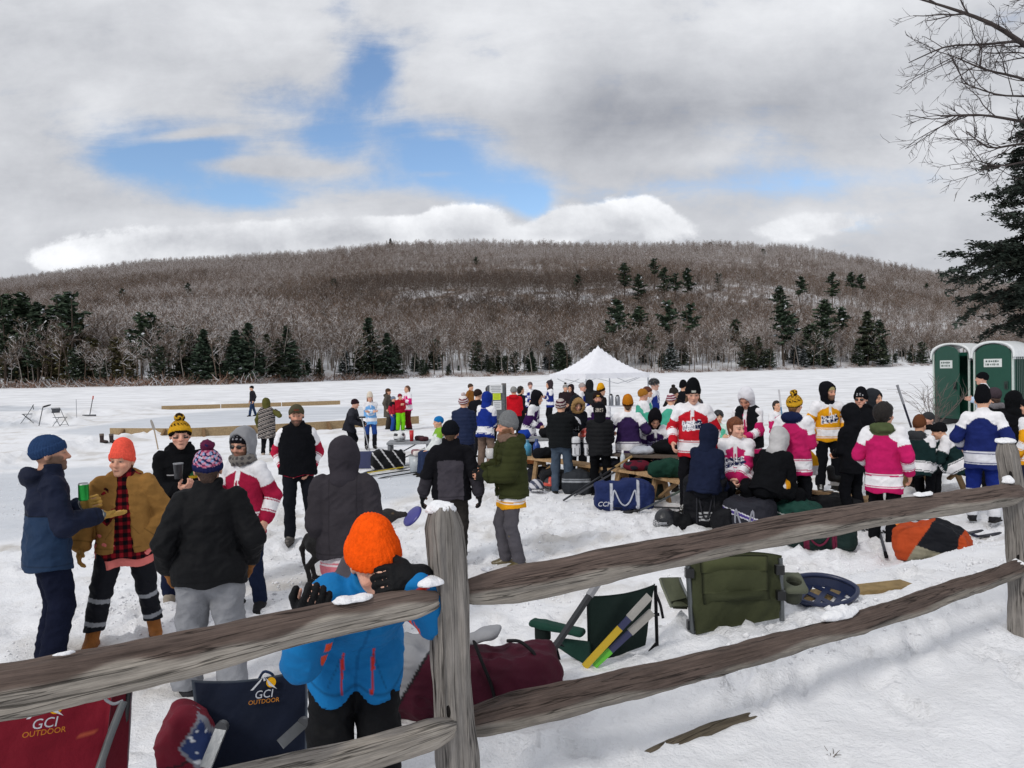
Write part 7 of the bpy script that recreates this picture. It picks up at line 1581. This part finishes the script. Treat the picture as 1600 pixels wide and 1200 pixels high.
# sticks
A = gpt(880, 784); stick('black hockey stick with tan taped end leaning on the bench by the charcoal bag', at(987, 713, 12.75), A+[0, 0, .02], col='#2a2c30', grip='#a58a62', tape=.35, blade=None)
A = gpt(897, 777); stick('grey hockey stick leaning lower on the bench beside the black one', at(968, 733, 12.9), A+[0, 0, .02], col='#4c4e54', grip='#6a6c70', blade=None)
stick('black goalie stick lying on the snow below the navy duffel', gpt(1078, 800)+[0, 0, .05], gpt(985, 795)+[0, 0, .04], col='#26282d', blade=(-.75, -.75, 0), blen=.42, bladecol='#1c1d22', grip='#2a2b30'); stick('grey hockey stick slanting up to the bench beside the camouflage bag', at(1068, 765, 11.3), gpt(998, 802)+[0, 0, .03], col='#4a4f52', blade=(-.8, -.6, 0), grip='#55605a')
stick('black stick handle lying on the snow left of the orange backpack', gpt(1385, 877)+[0, 0, .05], gpt(1374, 838)+[0, 0, .06], col='#20232e', blade=None, grip='#16171a'); stick('navy hockey stick behind the orange backpack, upper one', gpt(1405, 805)+[0, 0, .12], gpt(1528, 842)+[0, 0, .03], col='#1c2038', blade=(.9, .1, 0), grip='#c8ccd4'); stick('navy hockey stick behind the orange backpack, lower one', gpt(1398, 812)+[0, 0, .10], gpt(1500, 838)+[0, 0, .03], col='#171a2c', blade=(.9, .1, 0), grip='#c8ccd4')
stick('pale taped hockey stick standing beside the rust brown beanie', at(1402, 602, 12.4), at(1424, 668, 12.4), col='#24283a', grip='#8d9096', tape=.32, blade=None); stick('white taped hockey stick held up by the small player in pink', at(1217, 609, 17.5), at(1224, 668, 17.6), col='#5a86a8', grip='#c8c8cc', tape=.4, blade=None)
def chain():
    m_ = MB(); P = bez([gpt(1328, 828), gpt(1352, 831), gpt(1375, 834), gpt(1398, 838)], 16)+[0, 0, .02]
    for k in range(15): m_.tube(bez([P[k]+[0, 0, .025*(k % 2)], (P[k]+P[k+1])/2+[.0, .03*((k+1) % 2), .03*(k % 2)], P[k+1], (P[k]+P[k+1])/2-[.0, .03*((k+1) % 2), 0], P[k]+[0, 0, .025*(k % 2)]], 10), .009, '#2a2c30', 5)
    tag(m_.build('chain', 'metal', None, True), 'dark link chain lying on the snow beside the brown boots', 'chain')
chain()
# small things in hands
def in_hand(S, k, up=.05, out=0.09): w = S.world(S.arm[k][2]); d = S.wdir(S.hand[k][0]); return w+d*out+np.array([0, 0, up])
p = in_hand(M1, 'l', -.03, .10); p = at(131, 782, 5.62); can('bright green drink can held up by the man in the blue beanie', p, ['#1f7a34', '#1f7a34', '#2c9a44', '#2c9a44'], .13, .036)
p = at(765, 716, 8.05); lathe_obj('white_mug', 'white mug held by the man in the olive jacket', 'mug', p, [(0, 0), (.036, 0), (.042, .10), (.038, .10), (.032, .01), (0, .01)], '#c6c4c2', 'plastic', [('handle', [(.001, 0), (.001, .001)], '#c6c4c2', 'plastic')])
p = at(279, 748, 7.05); lathe_obj('tumbler', 'dark tumbler with pale rim held by the man in the gold and black beanie', 'cup', p, [(0, 0), (.034, 0), (.044, .13), (.046, .145), (.04, .145), (.032, .01), (0, .01)], ['#23252b', '#23252b', '#23252b', '#8d9096', '#8d9096', '#23252b', '#23252b'])
p = at(644, 806, 8.30); m_ = MB(); Rr = roty(-.75)@rotx(.42); m_.lathe([(0, .012), (.09, .012), (.125, .006), (.13, -.012), (.122, -.012), (.115, 0), (0, .004)], (0, 0, 0), '#3a3a86', 24, Rr); o_ = m_.build('flying_disc', 'plastic', None, True); o_.location = p; tag(o_, 'blue violet flying disc in the hand of the man in grey and black', 'flying disc')

def build_dog():
    """black dog sniffing at the disc, seen past the orange beanie"""
    Y = 7.9; hp = at(607, 806, Y); g = H(hp[0], Y); root = empty('dog', (hp[0]-.30, Y, g), 0, 'black dog reaching its muzzle up towards the violet disc', 'dog'); hx = .30; hz = hp[2]-g
    f_head = lambda P: smin(smin(ell(P, (hx, 0, hz), (.085, .07, .075)), cap(P, (hx+.05, 0, hz+.005), (hx+.17, 0, hz+.012), .045, .028), .03), cap(P, (hx+.165, 0, hz+.022), (hx+.178, 0, hz+.022), .014), .01)
    def f(P):
        d = smin(cap(P, (hx-.02, 0, hz-.01), (.12, 0, hz-.20), .068, .085), f_head(P), .04)
        d = smin(d, smin(ell(P, (.02, 0, hz-.28), (.20, .125, .16)), ell(P, (-.36, 0, hz-.25), (.22, .105, .125)), .12), .06)
        for s_ in (-1, 1):
            d = smin(d, smin(cap(P, (.06, s_*.07, hz-.32), (.05, s_*.075, .22), .055, .032), cap(P, (.05, s_*.075, .22), (.06, s_*.075, .03), .03, .026), .02), .03); d = smin(d, cap(P, (.06, s_*.075, .025), (.10, s_*.075, .02), .03, .024), .015)
            d = smin(d, smin(cap(P, (-.46, s_*.07, hz-.28), (-.40, s_*.085, .30), .085, .05), cap(P, (-.40, s_*.085, .30), (-.53, s_*.085, .17), .045, .028), .03), .04); d = smin(d, cap(P, (-.53, s_*.085, .17), (-.50, s_*.085, .03), .027, .024), .015); d = smin(d, cap(P, (-.50, s_*.085, .022), (-.45, s_*.085, .018), .028, .022), .015)
            d = smin(d, ell(P, (hx-.04, s_*.072, hz+.01), (.035, .014, .055)), .015)
        return smin(d, smin(cap(P, (-.54, 0, hz-.2), (-.60, 0, hz-.32), .035, .028), cap(P, (-.60, 0, hz-.32), (-.58, 0, hz-.50), .028, .014), .02), .03)
    solid('body', f, (-1.0, -.22, -.02), (.6, .22, hz+.18), .013, 'fur', lambda V: np.where((np.linalg.norm((V-[hx+.175, 0, hz+.022]), axis=1) < .02)[:, None], np.array([[.006, .006, .006]]), np.where((np.linalg.norm((V-[hx+.055, -.05, hz+.035])/[1, 1, 1], axis=1) < .014)[:, None], np.array([[.10, .07, .04]]), np.array([[.020, .018, .018]]))), root, lambda V: (fbm(V*[1, 1, 1.5], 40, 2, 3)-.5)*.008)
build_dog()

# ------------------------------------------------------------------ kit just behind the fence
OUT = np.array([[1, 0, 0], [0, 0, -1], [0, 1, 0]], float)
def chair_logo(root, p, R, s=1.0):
    """peak, sun and lettering on the back of a camp chair"""
    p = np.asarray(p, float); r, u, n = np.asarray(R).T; m_ = MB()
    a = np.linspace(0, 2*math.pi, 17)[:-1]; c = p+r*.042*s+u*.045*s; m_.add(np.concatenate([[c+n*.001], [c+(r*math.cos(q)+u*math.sin(q))*.028*s+n*.001 for q in a]]), [[0, 1+k, 1+(k+1) % 16] for k in range(16)], '#d8a01c'); sun_ = m_.build('logo', 'cloth', root)
    m_ = MB(); tri = lambda a_, b_, c_: m_.add([p+r*x*s+u*y*s+n*.0025 for x, y in (a_, b_, c_)], [[0, 1, 2]], '#c4c6cc'); tri((-.075, .012), (-.06, .012), (.0, .085)); tri((-.005, .085), (.012, .06), (-.0, .055)); tri((.0, .085), (.075, .005), (.05, .018)); tri((-.06, .012), (-.02, .052), (.0, .085)); tri((.018, .06), (.05, .018), (.028, .03)); m_.build('peak', 'cloth', sun_)
    text_on('lettering', 'GCI', .062*s, '#b9bcc4', R, p-u*.018*s+n*.002, sun_, 'cloth', .15); text_on('lettering', 'OUTDOOR', .034*s, '#b5762a', R, p-u*.056*s+n*.002, sun_, 'cloth', .1)
def frame_of(TL, TR, BL):
    r = unit(TR-TL); u = unit(TL-BL); u = unit(u-r*(u@r)); n = np.cross(r, u); return np.stack([r, u, n], 1)
def build_red_chair():
    TL, TR, BR, BL = at(-95, 1102, 2.36), at(176, 1068, 2.62), at(158, 1235, 2.50), at(-90, 1330, 2.28)
    root = empty('camp_chair', (TR+BL)/2*[1, 1, 0]+[0, 0, .5], 0, 'dark red camp chair with a peak and sun logo, at the bottom left corner', 'camp chair'); o = np.array(root.location)
    cloth('backrest', TL, TR, BR, BL, '#6e1222', root, o, -.02, .01, .007, 3, 34, trim=None, paint=lambda U, W, C: np.where((np.abs(W-.44+.16*(U-.55)**2) < .006)[:, None], np.array([lin('#9c4a34')]), C))
    R = frame_of(TL, TR, BL); chair_logo(root, at(70, 1124, 2.405)-o, R, .68)
    W0, W1, W2, W3 = at(174, 1070, 2.62), at(206, 1072, 2.72), at(198, 1215, 2.66), at(160, 1215, 2.55); cloth('side_wing', W0, W1, W2, W3, '#5c101e', root, o, .01, 0, .004, 5, 16, trim='#7d7f84')
    tube('frame', [at(193, 1096, 2.60), at(172, 1150, 2.56), at(150, 1215, 2.5)], .013, '#5a5e60', root, o, 'plastic'); tube('frame', [at(200, 1080, 2.7), at(192, 1160, 2.68), at(186, 1230, 2.66)], .012, '#1a1b1e', root, o, 'plastic')
    tube('strap', bez([at(158, 1082, 2.56), at(166, 1095, 2.57), at(178, 1101, 2.58), at(192, 1095, 2.6)]), .005, '#8d8f94', root, o, 'nylon')
build_red_chair()
def build_navy_chair():
    TL, TR, BR, BL = at(299, 1062, 3.12), at(481, 1042, 3.28), at(480, 1172, 3.2), at(318, 1222, 3.02)
    root = empty('camp_chair', (TR+BL)/2*[1, 1, 0]+[0, 0, .5], 0, 'navy camp chair with a peak and sun logo, beside the blue ski jacket', 'camp chair'); o = np.array(root.location)
    cloth('backrest', TL, TR, BR, BL, '#141b2c', root, o, -.03, .025, .007, 8, 34, trim='#5c646e'); R = frame_of(TL, TR, BL); chair_logo(root, at(412, 1080, 3.155)-o, R, .70)
    for a, b in (((347, 1136, 2.93), (321, 1200, 2.85)), ((474, 1130, 3.05), (438, 1163, 2.98))):
        m_ = MB(); m_.bar(at(*a)-o, at(*b)-o, .042, .016, '#8e9194', up=(0, -1, .2)); m_.build('rocker_arm', 'metal', root); tube('pivot', [at(*a)-o-np.array([0, .012, 0]), at(*a)-o+np.array([0, .012, 0])], .024, '#3a3c40', root, (0, 0, 0), 'plastic', 12)
    tube('frame', [at(304, 1100, 3.02), at(309, 1180, 2.98), at(310, 1230, 2.95)], .009, '#17181b', root, o, 'plastic'); tube('tie', bez([at(405, 1060, 3.25), at(412, 1048, 3.24), at(425, 1052, 3.24), at(430, 1062, 3.25)]), .006, '#20304c', root, o, 'nylon')
    tube('foot_bar', [at(300, 1196, 2.9), at(318, 1200, 2.9)], .016, '#8e9194', root, o, 'metal')
build_navy_chair()
g_ = at(290, 1230, 2.95); duffel('dark red backpack with a blue patch squeezed beside the navy camp chair', 0, 0, .19, .31, .2, 6, '#651626', lambda q, C, p: np.where(((np.abs((q[:, 0]-.35)/.72) + np.abs((q[:, 2]-.28)/.62) < 1) & (q[:, 1] < .3))[:, None], np.where((np.abs((q[:, 0]-.35)/.72)+np.abs((q[:, 2]-.28)/.62) < .82)[:, None], np.where((vnoise(p, 60, 4) > .74)[:, None], np.array([[.7, .72, .75]]), np.array([lin('#2c3c68')])), np.array([lin('#7d7f88')])), np.where((np.abs(q[:, 2]+.05-.2*q[:, 0]) < .035)[:, None], np.array([lin('#2a1a1e')]), C)), None, name='backpack', g=(g_[0], g_[1], z_at(290, 1225, 2.95)), seed=41, ends=.08, vox=.008)
# a drift of snow along the fence foot that hides the lower halves
def build_maroon():
    g = gpt(722, 1120); root = duffel('maroon and grey duffel bag with a black strap lying behind the centre post', 0, 0, .92, .34, .40, -10, '#421323', lambda q, C, p: np.where((q[:, 0] < -.50+.22*q[:, 2])[:, None], np.array([lin('#85868a')]), np.where((np.abs(q[:, 0]+.50-.22*q[:, 2]) < .03)[:, None], np.array([lin('#1a1a1c')]), C)), None, g=(g[0], g[1], g[2]-.02), seed=43, ends=.15, vox=.008, slump=.035)
    tube('strap', bez([(.17, -.20, .02), (.19, -.215, .12), (.17, -.205, .22), (.12, -.17, .31), (.08, -.10, .37)]), [.02]*14, '#131315', root, mat='nylon', n=6, flat=.3)
    f = lambda P: ell(P, (0, 0, 0), (.10, .07, .03))+(vnoise(P, 22, 3)-.5)*.03; solid('flap', f, (-.15, -.1, -.1), (.15, .1, .1), .009, 'nylon', '#8a8b8f', root, None, (roty(-.3), np.array([.10, .02, .36])))
    tube('pole_strap', bez([(.22, -.04, .355), (.28, -.06, .365), (.35, -.09, .32), (.39, -.13, .22)]), .008, '#1a1a1c', root, mat='nylon')
build_maroon()
def wide_stick(label, A, B, col='#fff', grip='#fff', tape=.2, **k):
    A, B = np.asarray(A, float), np.asarray(B, float); r = empty('goalie_stick', B, 0, label, 'hockey stick'); d = unit(A-B); L = np.linalg.norm(A-B); up = (0, -1, .3)
    m_ = MB(); m_.bar((0, 0, 0), d*(L-tape), .036, .022, col, up); m_.build('paddle', 'plastic', r); m_ = MB(); m_.bar(d*(L-tape), d*(L-.10), .034, .026, '#2c2f52', up); m_.build('shaft', 'plastic', r); m_ = MB(); m_.bar(d*(L-.10), d*(L+.06), .040, .03, '#9a9894', up); m_.build('grip', 'cloth', r)
def build_green_low_chair():
    TL, TR, BR, BL = at(919, 931, 4.2), at(1023, 912, 4.32), at(1008, 1008, 4.28), at(921, 1043, 4.12); root = empty('camp_chair', (TR+BL)/2*[1, 1, 0]+[0, 0, .55], 0, 'low dark green camp chair tipped in the snow with a stick across it', 'camp chair'); o = np.array(root.location)
    cloth('backrest', TL, TR, BR, BL, '#12201d', root, o, -.04, .02, .008, 12, 26); cloth('seat', at(921, 1002, 4.12), at(921, 1043, 4.10), at(868, 1010, 4.35), at(872, 996, 4.45), '#15332c', root, o, .02, 0, .006, 13, 14)
    f = lambda P: rbox(P, (0, 0, 0), (.16, .045, .018), .016); a, b = at(822, 970, 4.35), at(921, 991, 4.2); R = np.stack([unit(b-a), unit(np.cross([0, 0, 1], b-a)), unit(np.cross(b-a, np.cross([0, 0, 1], b-a)))], 1); solid('armrest', f, (-.2, -.07, -.04), (.2, .07, .04), .008, 'nylon', '#173a30', root, lambda V: (fbm(V, 20, 3, 2)-.5)*.012, (R, (a+b)/2-o))
    f = lambda P: np.abs(np.hypot(P[:, 0], P[:, 1])-.04)-.006; solid('cup_holder', lambda P: np.maximum(f(P), np.abs(P[:, 2])-.05), (-.06, -.06, -.06), (.06, .06, .06), .008, 'nylon', '#101a18', root, None, (np.eye(3), at(848, 985, 4.33)-o))
    for a, b in (((866, 1003, 4.38), (879, 1050, 4.34)), ((1024, 915, 4.33), (1027, 1020, 4.3)), ((1027, 1004, 4.3), (1012, 1022, 4.25)), ((868, 1002, 4.4), (921, 1040, 4.15)), ((919, 931, 4.21), (922, 1048, 4.13)), ((970, 1018, 4.22), (985, 1032, 4.3)), ((1005, 962, 4.3), (1030, 960, 4.3))): tube('leg', [at(*a), at(*b)], .010, '#141518', root, o, 'metal')
    tube('strap', bez([at(1024, 925, 4.3), at(1032, 945, 4.28), at(1036, 966, 4.27)]), .008, '#141518', root, o, 'nylon')
    s = lambda px, py, Y: at(px, py, Y)
    stick('black hockey stick with pale end stuck in the snow by the maroon duffel', s(944, 896, 4.0), s(833, 1062, 3.78), col='#1a1b1f', grip='#8f9094', tape=.14, blade=None)
    wide_stick('yellow goalie stick propped against the low green chair', s(1003, 944, 4.04), s(913, 1042, 4.0), col='#b89a1c', grip='#8d8a88', tape=.17, goalie=None, blade=None); wide_stick('lime and navy goalie stick lying under the yellow one', s(1006, 968, 4.06), s(928, 1040, 4.02), col='#58b02c', grip='#2c2f52', tape=.24, goalie=None, blade=None)
build_green_low_chair()
def build_olive_chair():
    Y = 4.62; TL, TR, BR, BL = at(1071, 880, Y-.02), at(1222, 868, Y+.05), at(1216, 965, Y), at(1088, 992, Y-.08); root = empty('camp_chair', (TR+BL)/2*[1, 1, 0]+[0, 0, .55], 0, 'wide olive camp chair seen from behind with padded back and cup holder', 'camp chair'); o = np.array(root.location)
    cloth('backrest', TL, TR, BR, BL, '#3a3e2a', root, o, -.06, -.045, .011, 16, 34); n = np.array([0, -1.0, .1])*.028
    cloth('pocket', at(1094, 872, Y-.06), at(1199, 868, Y-.04), at(1200, 922, Y-.06), at(1097, 928, Y-.08), '#40442e', root, o, -.045, -.01, .007, 18, 22, trim='#23261a'); cloth('pocket_flap', at(1093, 873, Y-.085), at(1200, 869, Y-.065), at(1199, 891, Y-.075), at(1094, 895, Y-.095), '#44482f', root, o, -.045, -.01, .005, 19, 18, trim='#23261a')
    cloth('lower_panel', at(1097, 925, Y-.07), at(1200, 918, Y-.05), at(1203, 936, Y-.05), at(1099, 944, Y-.07), '#363a27', root, o, -.05, 0, .007, 20, 18, trim='#23261a')
    for a, b, r in (((1075, 884, Y-.03), (1083, 1006, Y-.06), .017), ((1219, 872, Y+.04), (1222, 970, Y), .016)): tube('frame', [at(*a), at(*b)], r, '#6a6e70', root, o, 'metal')
    for px, py in ((1077, 895), (1080, 976), (1218, 890), (1220, 930)): m_ = MB(); m_.box(at(px, py, Y-.04)-o, (.05, .04, .055), '#17181a'); m_.build('joint', 'plastic', root)
    tube('foot', [at(1084, 985, Y-.05), at(1110, 996, Y+.15)], .013, '#77797c', root, o, 'metal'); tube('foot', [at(1088, 980, Y-.05), at(1106, 998, Y+.05)], .011, '#77797c', root, o, 'metal')
    cloth('armrest', at(1030, 904, Y+.1), at(1061, 904, Y+.2), at(1075, 950, Y+.05), at(1047, 950, Y-.02), '#565a48', root, o, .0, 0, .006, 22, 14, trim='#6f7364', thick=.02); cloth('arm_pocket', at(1049, 940, Y-.02), at(1074, 934, Y+.03), at(1074, 952, Y+.03), at(1052, 951, Y-.02), '#2a2d22', root, o, .02, 0, .006, 23, 10); tube('brace', [at(1061, 905, Y+.18), at(1076, 936, Y)], .01, '#7a7d7c', root, o, 'metal')
    c = at(1240, 911, Y+.12)-o; f = lambda P: np.maximum(np.maximum(rbox(P, (0, 0, 0), (.068, .09, .022), .02), -(np.hypot(P[:, 0], P[:, 1])-.045)), -9); solid('cup_holder', f, (-.09, -.11, -.04), (.09, .11, .04), .008, 'nylon', '#5c6052', root, lambda V: (fbm(V, 20, 3, 7)-.5)*.008, (rotx(.42), c)); f2 = lambda P: np.maximum(np.abs(np.hypot(P[:, 0], P[:, 1])-.05)-.006, np.abs(P[:, 2])-.055); solid('cup_sleeve', f2, (-.07, -.07, -.07), (.07, .07, .07), .009, 'nylon', '#3c3f36', root, None, (rotx(.42), c+[0, .01, -.06]))
build_olive_chair()
def build_lattice():
    p = at(1283, 928, 5.0); root = empty('lattice_tray', (p[0], p[1], p[2]+.03), 0, 'navy plastic oval tray with a lattice bottom leaning on the snow behind the olive chair', 'tray'); R = rotx(.34)@roty(-.02)
    a = np.linspace(0, 2*math.pi, 41); ring = lambda rx, ry, z: np.stack([np.cos(a)*rx*(1-.12*(np.cos(a) > 0)*np.abs(np.sin(a))), np.sin(a)*ry, np.full(41, z)], 1); c = '#1c2644'
    m_ = MB(); m_.tube(ring(.235, .165, .0)@R.T, .016, c, 7, False); m_.build('rim', 'plastic', root, True); m_ = MB(); V = np.concatenate([ring(.235, .165, 0)@R.T, ring(.205, .135, -.075)@R.T]); m_.add(V, [[k, k+1, 42+k, 41+k] for k in range(40)], c); m_.build('side', 'plastic', root, True)
    m_ = MB()
    for k in np.linspace(-.27, .27, 5):
        for s_ in (-1, 1):
            pts = [(k+s_*t*.9, t, -.07) for t in np.linspace(-.135, .135, 25)]; pts = [q for q in pts if (q[0]/.207)**2+(q[1]/.137)**2 < 1]
            if len(pts) > 3: m_.bar(np.array(pts[0])@R.T, np.array(pts[-1])@R.T, .034, .010+.001*s_, c, up=R@np.array([0, 0, 1]))
    m_.build('lattice', 'plastic', root)
build_lattice()
A, B = gnd(1108, 956, .56), gnd(1420, 920, .56); m_ = MB(); m_.bar([0, 0, 0], B-A, .16, .05, '#8a7550'); o_ = m_.build('loose_board', 'lumber'); o_.location = (A[0], A[1], H(A[0], A[1])+.05); tag(o_, 'loose tan board lying in the snow behind the lower right rail', 'board')
